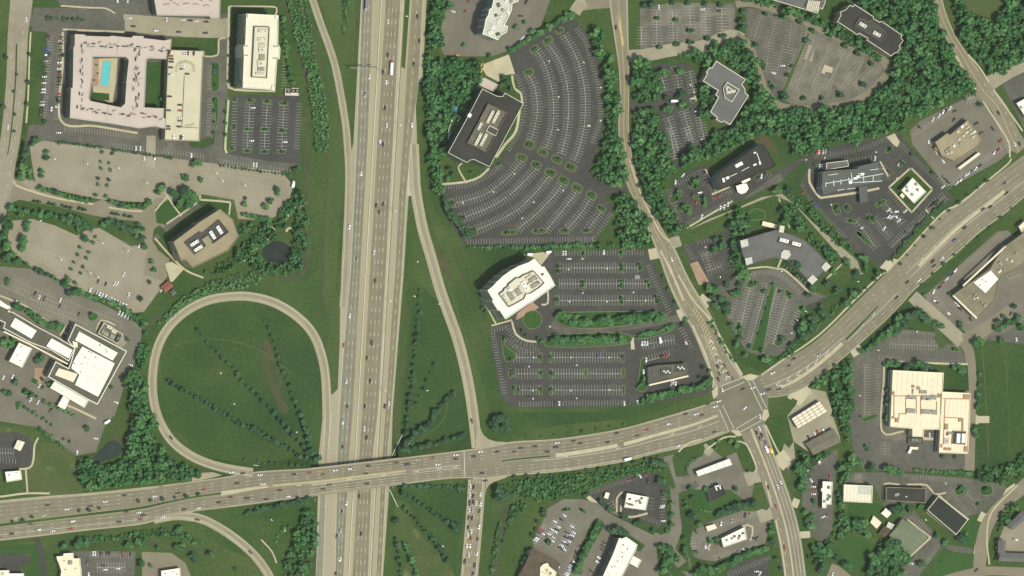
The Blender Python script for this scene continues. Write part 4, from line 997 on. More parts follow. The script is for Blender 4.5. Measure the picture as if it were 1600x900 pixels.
S3 = lambda *p: tr(p, 1380, 720, 5)
stalls(PF, S3((520,260),(650,430)), z, 'L', centre=False); stalls(PF, S3((650,260),(740,330)), z); stalls(PF, S3((210,450),(340,570)), z, 'L', centre=False); stalls(PF, S3((460,690),(360,800)), z, 'R', centre=False)
S7 = lambda *p: tr(p, 880, 690, 4.286)
stalls(PF, S7((180,320),(350,265),(480,220)), z, 'R', centre=False); stalls(PF, S7((500,510),(640,565)), z, 'L', centre=False); stalls(PF, S7((688,370),(684,530)), z, 'R', centre=False); stalls(PF, S7((330,400),(350,440)), z); stalls(PF, S7((575,380),(570,450)), z, 'L', centre=False)
M8 = lambda *p: tr(p, 760, 640, 3.4625)
stalls(P, M8((385,595),(335,720)), z); stalls(P, M8((465,620),(405,760)), z); stalls(P, M8((310,620),(260,720)), z, 'L', centre=False); stalls(P, M8((500,760),(430,900)), z, 'R', centre=False); stalls(P, M8((650,700),(560,890)), z, 'L', centre=False)
S6 = lambda *p: tr(p, 1030, 660, 3.75)
stalls(P, S6((345,590),(560,520)), z, 'R', centre=False); stalls(P, S6((180,680),(190,760)), z, 'L', centre=False); stalls(P, S6((330,810),(580,740)), z, 'L', centre=False); stalls(P, S6((400,880),(640,780)), z, 'R', centre=False); stalls(P, S6((230,370),(350,320)), z, 'R', centre=False)
T5 = lambda *p: tr(p, 0, 430, 3.75)
T7 = lambda *p: tr(p, 0, 660, 3.75)
stalls(P, T7((530,760),(770,765)), z, 'R', centre=False); stalls(P, T7((570,850),(730,850)), z); stalls(P, T7((0,180),(80,180)), z); stalls(P, T7((0,240),(90,245)), z, 'L', centre=False)
R6 = lambda *p: tr(p, 1380, 200, 3.75)
stalls(P, R6((425,330),(600,200),(700,130)), z, 'L', centre=False); stalls(P, R6((340,280),(400,340)), z, 'R', centre=False); stalls(P, R6((460,220),(560,150)), z, 'L', centre=False); stalls(P, tr([(180,850),(440,680)], 1380, 0, 4.09), z, 'R', centre=False); stalls(P, tr([(530,640),(580,620)], 1380, 0, 4.09), z)
o = P.build('stall_markings', 'paint_stall'); o['kind'] = 'structure'
o = PF.build('stall_markings', mat('paint_worn', (0.44, 0.40, 0.32), (0.36, 0.32, 0.25), 0.2)); o['kind'] = 'structure'
# ================================================================== BUILDINGS
LM = []          # landmarks for labels: (x, y, phrase)
BUILT = []
def building(name, label, roof, h, roof_m, wall_m, cat='building', holes=(), floors=1, glass='glass', parapet=0.9, ref=None, win_min=12, cop='coping', base=0.05, thick=.45, winh=1.7, group=None, door=True):
    """roof outline is drawn on the map; walls drop straight from it"""
    R = ccw([at(*p, h)[:2] for p in roof])
    Hs = [ccw([at(*p, h)[:2] for p in q]) for q in holes]
    cx = sum(p[0] for p in R) / len(R); cy = sum(p[1] for p in R) / len(R)
    root = empty(name, (cx, cy, base))
    tag(root, label, cat, group)
    if ref: LM.append((sum(p[0] for p in roof) / len(roof), sum(p[1] for p in roof) / len(roof), ref))
    mb = MB()
    for q in [R] + [list(reversed(x)) for x in Hs]:
        k = len(q); n = len(mb.v)
        mb.v += [(p[0], p[1], base) for p in q] + [(p[0], p[1], h + parapet) for p in q]
        for i in range(k):
            j = (i + 1) % k; mb.f.append((n + i, n + j, n + k + j, n + k + i))
    mb.build('wall', wall_m, root)
    mb = MB()
    mb.poly([[(p[0], p[1], h) for p in inset(R, .05)]] + [[(p[0], p[1], h) for p in inset(x, -.05)] for x in Hs])
    o = mb.build('roof', roof_m, root, True)
    if parapet:
        mb = MB()
        for q, d in [(R, thick)] + [(x, -thick) for x in Hs]:
            a = inset(q, -.06 if d > 0 else .06); b = inset(q, d); k = len(q); n = len(mb.v); t = h + parapet
            mb.v += [(p[0], p[1], t + .05) for p in a] + [(p[0], p[1], t + .05) for p in b] + [(p[0], p[1], h + .01) for p in b] + [(p[0], p[1], t - .25) for p in a]
            for i in range(k):
                j = (i + 1) % k
                mb.f += [(n + i, n + j, n + k + j, n + k + i), (n + k + i, n + k + j, n + 2 * k + j, n + 2 * k + i), (n + 3 * k + i, n + 3 * k + j, n + j, n + i)]
        mb.build('parapet', cop, root)
    fh = h / floors; cnt = 0
    longest = None
    for q in [R] + [list(reversed(x)) for x in Hs]:
        k = len(q)
        for i in range(k):
            a, b = Vector(q[i]), Vector(q[(i + 1) % k]); L_ = (b - a).length
            if longest is None or L_ > longest[0]: 
                if q is R: longest = (L_, a, b)
            if L_ < win_min: continue
            d = (b - a).normalized(); nrm = Vector((d.y, -d.x)); rot = math.atan2(d.y, d.x)
            m = (a + b) / 2 + nrm * .04
            for f in range(floors):
                if cnt >= 92: break
                cnt += 1
                w = MB(); w.box((m.x, m.y, base + f * fh + fh * .32), L_ - 2.0, .16, min(winh, fh * .5)); 
                c0 = Vector((m.x, m.y)); ca, sa = math.cos(rot), math.sin(rot)
                w.v = [(c0.x + (x - c0.x) * ca - (y - c0.y) * sa, c0.y + (x - c0.x) * sa + (y - c0.y) * ca, z) for x, y, z in w.v]
                w.build('window', glass, root)
    if door and longest:
        L_, a, b = longest; d = (b - a).normalized(); nrm = Vector((d.y, -d.x)); m = a + d * .8 + nrm * .1
        w = MB(); w.box((m.x, m.y, base), 1.3, .22, 2.2, math.atan2(d.y, d.x)); w.build('door', 'wall_dark', root)
    BUILT.append(root)
    return root

def unit(root, px, py, w, d, h, ang, rz, m='unit_light', fan=True, name='rooftop_unit'):
    """roof machine: bevelled casing, plinth and fan"""
    c = at(px, py, rz); a = math.radians(ang)
    mb = MB(); mb.box((c[0], c[1], rz + .02), w * .96, d * .96, .2, a); mb.box((c[0], c[1], rz + .22), w, d, h, a, taper=.94)
    o = mb.build(name, m, root)
    if fan and min(w, d) > 1.2:
        n = max(1, min(4, int(max(w, d) / min(w, d))))
        for i in range(n):
            t = (i - (n - 1) / 2) * max(w, d) / n
            x, y = (t, 0) if w >= d else (0, t)
            f = MB(); f.cyl((c[0] + x * math.cos(a) - y * math.sin(a), c[1] + x * math.sin(a) + y * math.cos(a), rz + .22 + h), min(w, d) * .24, .12, 10)
            f.build('fan', 'unit_grey', o)
    return o
def vents(root, pts, rz, m='unit_dark'):
    for i, p in enumerate(pts):
        c = at(*p, rz); mb = MB()
        if i % 3: mb.cyl((c[0], c[1], rz + .01), .35, .5, 8); mb.cyl((c[0], c[1], rz + .51), .6, .2, 8, .3)
        else: mb.box((c[0], c[1], rz + .01), 1.3, 1.0, .5, i)
        mb.build('vent', m, root)
def block(root, px, z0, z1, m, name, par=0.0, top=None, copm=None):
    """a raised volume on a roof (penthouse, screen); with par>0 it is a well with a rim"""
    R = ccw([at(*p, z1)[:2] for p in px])
    mb = MB(); mb.prism(R, z0, z1 + par, top=not par)
    o = mb.build(name, m, root)
    if par:
        t = MB(); t.poly([[(p[0], p[1], z1) for p in inset(R, .03)]]); t.build('roof', top or m, o)
        b = inset(R, .5); a = inset(R, -.04); k = len(R); r = MB(); zt = z1 + par + .04
        r.v = [(p[0], p[1], zt) for p in a] + [(p[0], p[1], zt) for p in b] + [(p[0], p[1], z1 + .01) for p in b]
        for i in range(k):
            j = (i + 1) % k; r.f += [(i, j, k + j, k + i), (k + i, k + j, 2 * k + j, 2 * k + i)]
        r.build('rim', copm or m, o)
    return o
def seams(root, px, n, z, m='roof_seam', k=0):
    """membrane joints across a four-cornered roof, between sides k and k+2"""
    a, b, c, d = (px[(i + k) % 4] for i in range(4))
    L_ = lambda p, q, t: (p[0] + (q[0] - p[0]) * t, p[1] + (q[1] - p[1]) * t)
    joint(root, [(L_(L_(a, b, i / n), L_(d, c, i / n), .03), L_(L_(a, b, i / n), L_(d, c, i / n), .97)) for i in range(1, n)], z, .35, m, .05, 'roof_seam')
def joint(root, pts, z, w, m, h=.12, name='roof_joint'):
    mb = MB()
    for a, b in pts:
        A, B = at(*a, z), at(*b, z)
        mb.hbar((A[0], A[1], z + h / 2), (B[0], B[1], z + h / 2), w / 2)
    return mb.build(name, m, root)

# ---- hotel (ring with pool court)
hotel_roof = T1((438,200),(497,203),(500,210),(640,215),(655,210),(770,222),(780,210),(840,212),(842,224),(960,238),(1003,230),(1000,290),(980,290),(975,347),(872,342),(858,352),(845,630),(960,635),(958,690),(972,700),(972,752),(955,752),(910,740),(815,752),(620,720),(408,692),(415,515),(425,515),(430,280),(437,265))
court = T1((545,332),(738,334),(754,352),(740,480),(732,608),(708,630),(530,592),(522,575),(542,440))
b = building('hotel', 'pink-grey ring-shaped hotel wrapped round a turquoise swimming pool court', hotel_roof, 14.5, 'roof_pink', 'wall_tan', 'hotel', [court], 4, 'glass_teal', .7, 'the pool hotel', cop='roof_pink', winh=1.8)
rnd = random.Random(3)
for a, bb, n in [((492,255),(690,270),13),((700,265),(990,290),16),((485,265),(465,640),17),((470,650),(640,650),11),((650,662),(950,690),17),((805,270),(790,660),17),((800,300),(800,640),9)]:
    for i in range(n):
        t = (i + rnd.uniform(.1, .9)) / n
        x, y = a[0] + (bb[0] - a[0]) * t + rnd.uniform(-16, 16), a[1] + (bb[1] - a[1]) * t + rnd.uniform(-16, 16)
        hor = abs(bb[0] - a[0]) > abs(bb[1] - a[1])
        mb = MB(); c = at(x / 3.75, y / 3.75, 14.5)
        mb.box((c[0], c[1], 14.52), 3.4 if hor else 1.1, 1.1 if hor else 3.4, 1.0, -.06 + rnd.choice((0, 0, 0, 0, .5, -.5)))
        mb.build('condenser', 'unit_grey' if i % 3 else 'unit_dark', b)
joint(b, [(T1((694,215))[0], T1((684,330))[0]), (T1((636,612))[0], T1((620,718))[0]), (T1((740,462))[0], T1((850,462))[0])], 14.5, .3, 'unit_grey')
# pool court
sheet('pool_deck', T1((548,345),(690,340),(680,480),(660,600),(640,600),(545,560)), .24, 'concrete')
sheet('lawn', T1((540,540),(640,548),(640,590),(540,578)), .27, 'grass_lawn')
sheet('paving', T1((545,345),(580,345),(575,500),(540,510)), .28, 'paver_pink')
pool = T1((605,358),(648,360),(635,500),(590,498))
pr = empty('swimming_pool', at(*T1((620,430))[0], .26)); tag(pr, 'turquoise rectangular swimming pool in the hotel court', 'swimming pool')
R = ccw([at(*p, .3)[:2] for p in pool]); rr = inset(R, -.6); mb = MB(); k = len(R)
mb.v = [(p[0], p[1], .36) for p in rr] + [(p[0], p[1], .36) for p in R] + [(p[0], p[1], .24) for p in rr] + [(p[0], p[1], .24) for p in R]
for i in range(k):
    j = (i + 1) % k; mb.f += [(i, j, k + j, k + i), (2 * k + i, 2 * k + j, j, i), (k + i, k + j, 3 * k + j, 3 * k + i)]
mb.build('coping', 'kerb', pr); mb = MB(); mb.poly([[(p[0], p[1], .31) for p in R]]); mb.build('water', 'pool', pr)
# ---- building above it
b = building('apartment_block', 'pink flat-roofed block cut by the top edge above the hotel', [(239,-30),(239,-10),(245,24),(327,25.5),(329,29),(343,29),(345,-30)], 13, 'roof_pink', 'wall_tan', floors=4, glass='glass_teal', ref='the pink top-edge block', cop='roof_pink')
for i in range(16):
    c = at(252 + 5.2 * i, 6 + rnd.uniform(-3, 3) - (8 if i % 3 == 0 else 0), 13); mb = MB(); mb.box((c[0], c[1], 13.02), 3, .9, .9, rnd.uniform(-.5, .5)); mb.build('condenser', 'unit_grey' if i % 3 else 'rust', b)
# ---- parking garage
mat('deck_cream', (.50, .44, .32), (.56, .49, .36), .06, fine=.06)
mat('roof_olive', (.085, .078, .058), (.115, .105, .08), .08, fine=.12)
gar = [(267,78),(319,80),(319,88),(317,89),(311.5,221),(257,219),(262,92)]
b = building('parking_garage', 'cream parking garage with cars on its open top deck beside the hotel', gar, 11, 'deck_cream', 'wall_cream', 'garage', floors=3, glass='unit_dark', parapet=1.0, ref='the parking garage', cop='kerb', winh=1.2)
P2 = MB(); stalls(P2, tr([(140,450),(128,742)], 250, 0, 3.75), 11.05, 'LR', centre=True, w=.18)
stalls(P2, tr([(70,310),(40,760)], 250, 0, 3.75), 11.05, 'L', centre=False, w=.18); stalls(P2, tr([(250,345),(220,740)], 250, 0, 3.75), 11.05, 'R', centre=False, w=.18); stalls(P2, tr([(130,310),(240,315)], 250, 0, 3.75), 11.05, 'R', centre=False, w=.18)
P2.build('stall_markings', 'paint_white', b)
joint(b, [(tr([(142,445)], 250, 0, 3.75)[0], tr([(128,745)], 250, 0, 3.75)[0]), (tr([(128,745)], 250, 0, 3.75)[0], tr([(222,750)], 250, 0, 3.75)[0])], 11, .5, 'gravel_dark', .7, 'ramp_wall')
mat('deck_stain', (.36, .31, .22), (.44, .38, .28), .4)
def ring(cx, cy, rx, ry, w, a0, a1, z):
    c = [at(cx + rx * math.cos(math.radians(a)), cy - ry * math.sin(math.radians(a)), z) for a in range(a0, a1 + 1, 10)]
    mb = MB(); mb.strip(offset_line(c, w / 2), offset_line(c, -w / 2)); mb.build('tyre_stain', 'deck_stain', b)
ring(289, 108, 14, 12, 3.2, -20, 200, 11.03); ring(291, 190, 13, 6, 2.5, 260, 350, 11.03)
# ---- ivory office
b = building('office_tower', 'tall ivory office block with teal glass front and long roof well', tr([(505,80),(692,90),(690,265),(697,268),(703,285),(700,345),(685,348),(672,528),(482,515),(490,330),(488,270),(497,262)], 250, 0, 3.75), 25, 'roof_ivory', 'wall_cream', 'office', floors=7, glass='glass_teal', ref='the tall ivory office', winh=2.6, thick=.6)
o = block(b, tr([(550,155),(640,158),(625,458),(535,452)], 250, 0, 3.75), 25, 26.2, 'gravel_dark', 'roof_well', 1.4, 'unit_light', 'gravel_dark')
for x, y, w, d in [(600,182,14,5),(598,232,14,5),(590,262,6,5),(608,262,5,5),(596,292,10,8),(596,335,9,9),(586,372,9,10),(580,405,5,5),(600,405,5,5),(585,432,14,4)]:
    q = tr([(x, y)], 250, 0, 3.75)[0]; unit(b, q[0], q[1], w * .65, d * .65, 1.3, -3, 26.3, 'unit_light' if y % 5 else 'unit_grey')
for x, y in [(518,92),(680,100),(490,500),(660,515)]:
    q = tr([(x, y)], 250, 0, 3.75)[0]; unit(b, q[0], q[1], 2, 4, 1.6, -3, 25, 'unit_white', False, 'corner_fin')
for x, y in [(498,270),(500,325),(678,272),(675,342)]:
    q = tr([(x, y)], 250, 0, 3.75)[0]; unit(b, q[0], q[1], 5.5, .8, .9, -2, 25, 'unit_grey', False, 'roof_screen')
b = building('utility_enclosure', 'small white-walled utility enclosure right of the ivory office', tr([(733,520),(770,522),(772,515),(812,517),(810,560),(733,558)], 250, 0, 3.75), 2.4, 'unit_light', 'wall_cream', 'enclosure', parapet=.5, win_min=99)
for x, y in [(750,535),(780,532),(800,532)]:
    q = tr([(x, y)], 250, 0, 3.75)[0]; unit(b, q[0], q[1], 5, 4, 1.2, -3, 2.4, 'unit_dark')
# ---- tan office
b = building('office_block', 'tan office block with dark roof well, set diagonally among lawns', tr([(78,630),(218,525),(225,518),(350,438),(425,500),(436,535),(460,598),(400,680),(190,782),(150,735),(125,742),(108,705)], 250, 210, 3.75), 19, 'roof_tan', 'wall_tan', 'office', floors=6, ref='the tan office block', cop='roof_tan', winh=1.6, glass='glass_teal')
o = block(b, tr([(142,635),(235,570),(250,580),(345,500),(402,572),(310,640),(290,635),(200,705)], 250, 210, 3.75), 19, 19.6, 'gravel_dark', 'roof_well', 1.6, 'unit_dark', 'gravel_dark')
for x, y, w, d in [(200,637,15,5),(222,668,15,5),(272,622,12,13)]:
    q = tr([(x, y)], 250, 210, 3.75)[0]; unit(b, q[0], q[1], w * .65, d * .65, 1.6, 33, 19.7, 'unit_white' if d < 9 else 'roof_tan')
for x, y in [(305,590),(346,560)]:
    q = tr([(x, y)], 250, 210, 3.75)[0]; unit(b, q[0], q[1], 9.5, 3.4, 1.6, -58, 19.7, 'unit_white')
# ---- red shed
def gable(name, label, px, h, roof_m, wall_m, cat, rise=2.0, ref=None):
    Q = ccw([at(*p, h)[:2] for p in px]); V = [Vector(p) for p in Q]
    if (V[1] - V[0]).length < (V[2] - V[1]).length: V = V[1:] + V[:1]
    c = sum(V, Vector((0, 0))) / 4; root = empty(name, (c.x, c.y, .05)); tag(root, label, cat)
    mb = MB(); mb.prism([tuple(p) for p in V], .05, h, top=False); mb.build('wall', wall_m, root)
    a, b_ = (V[0] + V[3]) / 2, (V[1] + V[2]) / 2; e = (V[1] - V[0]).normalized() * .4
    out = inset([tuple(p) for p in V], -.5); O = [Vector(p) for p in out]
    mb = MB(); A, B_ = a - e, b_ + e
    mb.v = [(*O[0], h - .1), (*O[1], h - .1), (*O[2], h - .1), (*O[3], h - .1), (A.x, A.y, h + rise), (B_.x, B_.y, h + rise)]
    mb.f = [(0, 1, 5, 4), (2, 3, 4, 5), (0, 4, 3), (1, 2, 5)]
    o = mb.build('roof', roof_m, root)
    mb = MB(); mb.hbar((A.x, A.y, h + rise + .05), (B_.x, B_.y, h + rise + .05), .15); mb.build('ridge', roof_m, o)
    mb = MB(); d = (V[1] - V[0]).normalized(); m = (V[0] + V[1]) / 2; mb.box((m.x + d.y * .05, m.y - d.x * .05, .05), 1.4, .2, 2.1, math.atan2(d.y, d.x)); mb.build('door', 'wall_dark', root)
    if ref: LM.append((sum(p[0] for p in px) / 4, sum(p[1] for p in px) / 4, ref))
    return root
gable('shed', 'small red-roofed shed at the corner of the tan car park', [(252,448.7),(262.7,439.3),(270,447),(258.7,456.7)], 4, 'roof_red', 'wall_brick', 'shed', 1.6, 'the red-roofed shed')
gable('shed', 'tiny grey shed beside the red-roofed one', [(266,456),(271,453),(275,458),(270,462)], 2.6, 'roof_grey', 'wall_grey', 'shed', .8)
# ---- hospital / shopping complex
T5q = lambda *p: tr(p, 0, 430, 3.75)
b = building('shopping_complex', 'large white and dark roofed complex with long diagonal wing', T5q((440,285),(742,445),(570,758),(515,730),(280,595),(325,505),(400,545),(415,505),(435,430),(395,385)), 11, 'roof_olive', 'wall_cream', 'complex', floors=2, ref='the white complex', thick=.8)
block(b, T5q((465,330),(690,455),(660,500),(440,380)), 11, 11.7, 'roof_white', 'raised_roof')
seams(b, T5q((465,330),(690,455),(660,500),(440,380)), 9, 11.7); seams(b, T5q((482,430),(670,520),(575,705),(450,640)), 8, 12.2); seams(b, T5q((482,430),(670,520),(575,705),(450,640)), 3, 12.2, k=1)
block(b, T5q((482,418),(672,517),(640,585),(575,712),(440,642),(466,582),(418,545),(425,520),(445,478)), 11, 12.2, 'roof_white', 'raised_roof')
block(b, T5q((345,545),(455,578),(430,627),(322,585)), 11, 11.8, 'roof_cream', 'raised_roof')
block(b, T5q((425,385),(455,395),(455,425),(430,420)), 11, 12.6, 'roof_cream', 'raised_roof')
vents(b, T5q((520,448),(498,482),(535,455),(435,518),(478,518),(470,565),(585,410),(620,435),(625,450),(560,480)), 12.2)
w = building('complex_wing', 'long diagonal wing with two white rectangular roof panels', T5q((-40,120),(0,148),(62,190),(50,212),(72,215),(215,300),(330,360),(440,425),(402,505),(300,440),(175,395),(18,310),(28,280),(-40,245)), 12, 'roof_olive', 'wall_cream', 'wing', floors=2, thick=.7)
for q in (((88,250),(215,325),(185,372),(60,298)), ((302,370),(425,438),(404,488),(272,415)), ((-40,120),(58,190),(45,200),(-40,160))):
    block(w, T5q(*q), 12, 13.6, 'roof_white', 'raised_roof')
joint(w, [(T5q((20,330))[0], T5q((175,405))[0]), (T5q((175,405))[0], T5q((395,520))[0])], 12, 1.4, 'roof_cream', .5, 'roof_joint')
b = building('annex', 'square white annex attached below the diagonal wing', T5q((110,395),(187,430),(130,542),(52,505)), 8, 'roof_white', 'wall_cream', 'annex', floors=2)
vents(b, T5q((125,420),(100,470),(120,500)), 8)
b = building('entrance_hall', 'narrow white entrance hall along the lower side of the complex', T5q((318,622),(517,735),(495,777),(293,660)), 6.5, 'roof_white', 'wall_cream', 'entrance')
joint(b, [(T5q((310,648))[0], T5q((500,755))[0])], 6.5, .25, 'unit_grey')
def canopy(name, label, px, h, m, cat='canopy', post='metal', grid=None, gm='unit_grey', ref=None, thick=.8, inset_d=1.2):
    """flat roof on posts"""
    Q = ccw([at(*p, h)[:2] for p in px]); c = [sum(p[k] for p in Q) / len(Q) for k in (0, 1)]
    root = empty(name, (c[0], c[1], .1)); tag(root, label, cat)
    mb = MB(); mb.prism(Q, h - thick, h); o = mb.build('roof', m, root, True)
    mb = MB(); mb.poly([[(p[0], p[1], h - thick) for p in Q]]); mb.build('soffit', 'wall_cream', o)
    V = [Vector(p) for p in inset(Q, inset_d)]
    sides = sorted([((V[i] - V[(i + 1) % 4]).length, i) for i in range(4)])[-2:] if len(V) == 4 else []
    if sides:
        for L_, i in sides:
            n = max(2, int(L_ / 9) + 1)
            for t in range(n):
                p = V[i].lerp(V[(i + 1) % 4], t / (n - 1)); mb = MB(); mb.box((p.x, p.y, .1), .5, .5, h - thick - .12); mb.build('post', post, root)
    if grid:
        V = [Vector(p) for p in Q]
        if (V[1] - V[0]).length < (V[2] - V[1]).length: V = V[1:] + V[:1]
        mb = MB()
        for i in range(grid[0] + 1):
            t = i / grid[0]; a, b_ = V[0].lerp(V[1], t), V[3].lerp(V[2], t); mb.hbar((a.x, a.y, h + .08), (b_.x, b_.y, h + .08), .2)
        for i in range(grid[1] + 1):
            t = i / grid[1]; a, b_ = V[0].lerp(V[3], t), V[1].lerp(V[2], t); mb.hbar((a.x, a.y, h + .06), (b_.x, b_.y, h + .06), .16)
        mb.build('roof_grid', gm, o)
    if ref: LM.append((sum(p[0] for p in px) / len(px), sum(p[1] for p in px) / len(px), ref))
    return root
canopy('drop_off_canopy', 'white drop-off canopy jutting from the complex entrance', T5q((370,708),(407,730),(380,787),(338,765)), 5, 'roof_white', grid=(2, 1), gm='roof_cream')
b = building('service_yard', 'walled service yard full of machinery beside the complex', T5q((607,278),(717,345),(685,402),(573,340)), 3.2, 'gravel_dark', 'wall_cream', 'yard', parapet=1.4, win_min=99)
for x, y, w_, d in [(640,305,9,5),(665,330,8,5),(620,345,9,6),(655,360,8,7),(690,370,6,11),(600,330,4,6)]:
    q = T5q((x, y))[0]; unit(b, q[0], q[1], w_ * .65, d * .65, 1.6, -29, 3.2, 'unit_dark' if x > 680 else ('unit_light' if d == 5 else 'unit_grey'))
b = building('white_store', 'small white-roofed building at the left edge above the arterial', tr([(28,290),(120,282),(128,335),(38,350)], 0, 660, 3.75), 5.5, 'roof_white', 'wall_brick', 'store', ref='the small left-edge store', cop='coping')
vents(b, [(14,742),(25,738)], 5.5)
gable('drive_through_canopy', 'beige kiosk roof in the little car park at the left edge', tr([(105,105),(142,118),(118,165),(85,150)], 0, 660, 3.75), 3.8, 'roof_ivory', 'wall_cream', 'kiosk', .6)
T7q = lambda *p: tr(p, 0, 660, 3.75)
b = building('restaurant', 'cream stepped-roof restaurant at the bottom left edge', T7q((330,785),(368,783),(372,768),(428,765),(432,797),(468,797),(470,832),(475,860),(478,930),(350,930),(358,870),(345,830),(332,800)), 6, 'roof_cream', 'wall_tan', 'restaurant', ref='the bottom left cream restaurant')
unit(b, 109.5, 879, 4, 4, 1.5, 0, 6, 'unit_grey'); vents(b, [(102,890),(118,888),(100,876)], 6)
b = building('white_shop', 'white flat-roofed shop at the bottom edge left of the curved ramp', [(251.5,892),(281,887.5),(283,930),(253,930)], 5.5, 'roof_white', 'wall_tan', 'shop', ref='the white bottom-edge shop')
vents(b, [(258,896),(270,893),(276,897)], 5.5)
b = building('corner_shop', 'white-roofed shop in the bottom left corner', [(-20,892),(14,891),(14,896),(37,896),(38,930),(-20,930)], 5.5, 'roof_white', 'wall_tan', 'shop')
unit(b, 4, 897, 3, 3, 1.2, 0, 5.5); 
# ---- top middle office with stepped white roof
M5q = lambda *p: tr(p, 660, 0, 3.75)
b = building('stepped_office', 'stepped white-edged office block at the top with teal glass', M5q((428,-60),(405,45),(390,55),(385,85),(368,115),(362,155),(350,200),(380,210),(440,236),(455,210),(492,190),(500,155),(480,145),(500,105),(522,60),(525,20),(560,10),(570,-60)), 20, 'roof_grey', 'wall_grey', 'office', floors=6, glass='glass_teal', ref='the stepped white office', thick=.9, winh=2.3, win_min=5)
MATS['roof_pale'] = mat('roof_pale', (.46, .44, .38), (.54, .51, .45), .1); 
for o in b.children:
    if o.name.startswith('roof'): o.data.materials[0] = MATS['roof_pale']
for x, y, w_, d in [(445,125,5,5),(410,160,6,5),(395,190,7,5),(440,200,6,4),(470,60,4,5),(445,30,5,6),(500,70,3,9),(490,5,6,3),(520,10,5,4),(430,90,4,4),(460,95,4,3)]:
    q = M5q((x, y))[0]; unit(b, q[0], q[1], w_ * .65, d * .65, 1.3, 25, 20, ('unit_white', 'unit_dark', 'unit_grey')[(x + y) % 3])
# ---- black roofed office by the fan car park
b = building('black_office', 'black-roofed rectangular office beside the fan-shaped car park', tr([(378,112),(515,180),(570,185),(590,150),(765,250),(447,845),(300,775),(270,780),(235,805),(57,712),(245,370)], 690, 120, 6), 19, 'roof_black', 'wall_dark', 'office', floors=5, glass='glass', ref='the black-roofed office', thick=.35)
o = block(b, tr([(430,250),(612,338),(415,712),(235,620)], 690, 120, 6), 19, 20.2, 'roof_black', 'roof_well', 1.5, 'gravel_dark', 'gravel_dark')
for x, y in [(452,375),(505,375),(340,585),(390,590)]:
    q = tr([(x, y)], 690, 120, 6)[0]; unit(b, q[0], q[1], 14, 3.0, 1.5, 63, 20.3, 'unit_light')
q = tr([(355,462)], 690, 120, 6)[0]; unit(b, q[0], q[1], 8.5, 2.8, 1.4, 63, 20.3, 'unit_light')
q = tr([(475,505)], 690, 120, 6)[0]; p_ = [tr([v], 690, 120, 6)[0] for v in ((445,455),(533,497),(505,556),(415,510))]
block(b, p_, 20.2, 21.2, 'roof_black', 'penthouse', .4, 'unit_dark', 'coping')
q = tr([(258,362)], 690, 120, 6)[0]; unit(b, q[0], q[1], 3.6, 4, 1.4, -30, 19, 'unit_white', False, 'stair_head')
b = building('loading_dock', 'pinkish flat-roofed loading dock at the top of the black-roofed office', tr([(385,0),(530,75),(480,138),(337,75)], 690, 120, 6), 5, 'roof_pink', 'wall_tan', 'loading dock', cop='roof_pink', win_min=99)
b = building('curved_pavilion', 'curved pink wall-sided terrace left of the black-roofed office', tr([(125,343),(182,380),(110,480),(58,585),(62,500),(85,420)], 690, 120, 6), 5, 'roof_pink', 'wall_tan', 'pavilion', cop='coping', win_min=99)
canopy('shade_sail', 'small blue tarpaulin roof at the edge of the woods', tr([(115,255),(160,262),(140,335),(105,300)], 690, 120, 6), 3, 'tarp_blue', thick=.15, inset_d=.4)
# ---- white office
b = building('white_office', 'white five-storey office with one curved side and central roof well', tr([(158,478),(215,435),(270,375),(340,310),(430,245),(530,190),(640,150),(712,102),(800,205),(822,195),(890,300),(955,420),(860,490),(700,605),(630,645),(372,818),(298,710),(282,715),(212,605),(225,590)], 740, 390, 7.5), 23, 'roof_white', 'wall_cream', 'office', floors=5, ref='the curved white office', thick=.6, winh=1.9, win_min=6)
o = block(b, tr([(290,520),(345,480),(350,460),(395,430),(400,405),(500,325),(530,330),(580,295),(635,275),(700,245),(825,390),(770,445),(655,520),(610,520),(585,580),(460,650),(405,675)], 740, 390, 7.5), 23, 23.8, 'gravel_dark', 'roof_well', 1.5, 'unit_light', 'gravel_dark')
for x, y, w_, d, m in [(375,580,4.5,15,'unit_light'),(430,545,6,15,'unit_grey'),(415,470,6,4,'unit_white'),(475,530,5,11,'unit_light'),(520,495,8,11,'unit_grey'),(555,470,4,14,'unit_light'),(595,430,7,16,'unit_white'),(690,345,14,6,'unit_grey'),(720,410,15,6,'unit_grey'),(640,320,12,3,'unit_light'),(750,360,4,9,'unit_light'),(660,390,11,2,'unit_light')]:
    q = tr([(x, y)], 740, 390, 7.5)[0]; unit(b, q[0], q[1], w_ * .65, d * .65, 1.2, 33, 23.9, m)
seams(b, tr([(240,430),(690,135),(800,215),(320,500)], 740, 390, 7.5), 9, 23); seams(b, tr([(240,610),(420,690),(930,420),(820,330)], 740, 390, 7.5), 1, 23)
q = tr([(805,290)], 740, 390, 7.5)[0]; unit(b, q[0], q[1], 2.5, 2.0, .9, 20, 23, 'unit_dark')
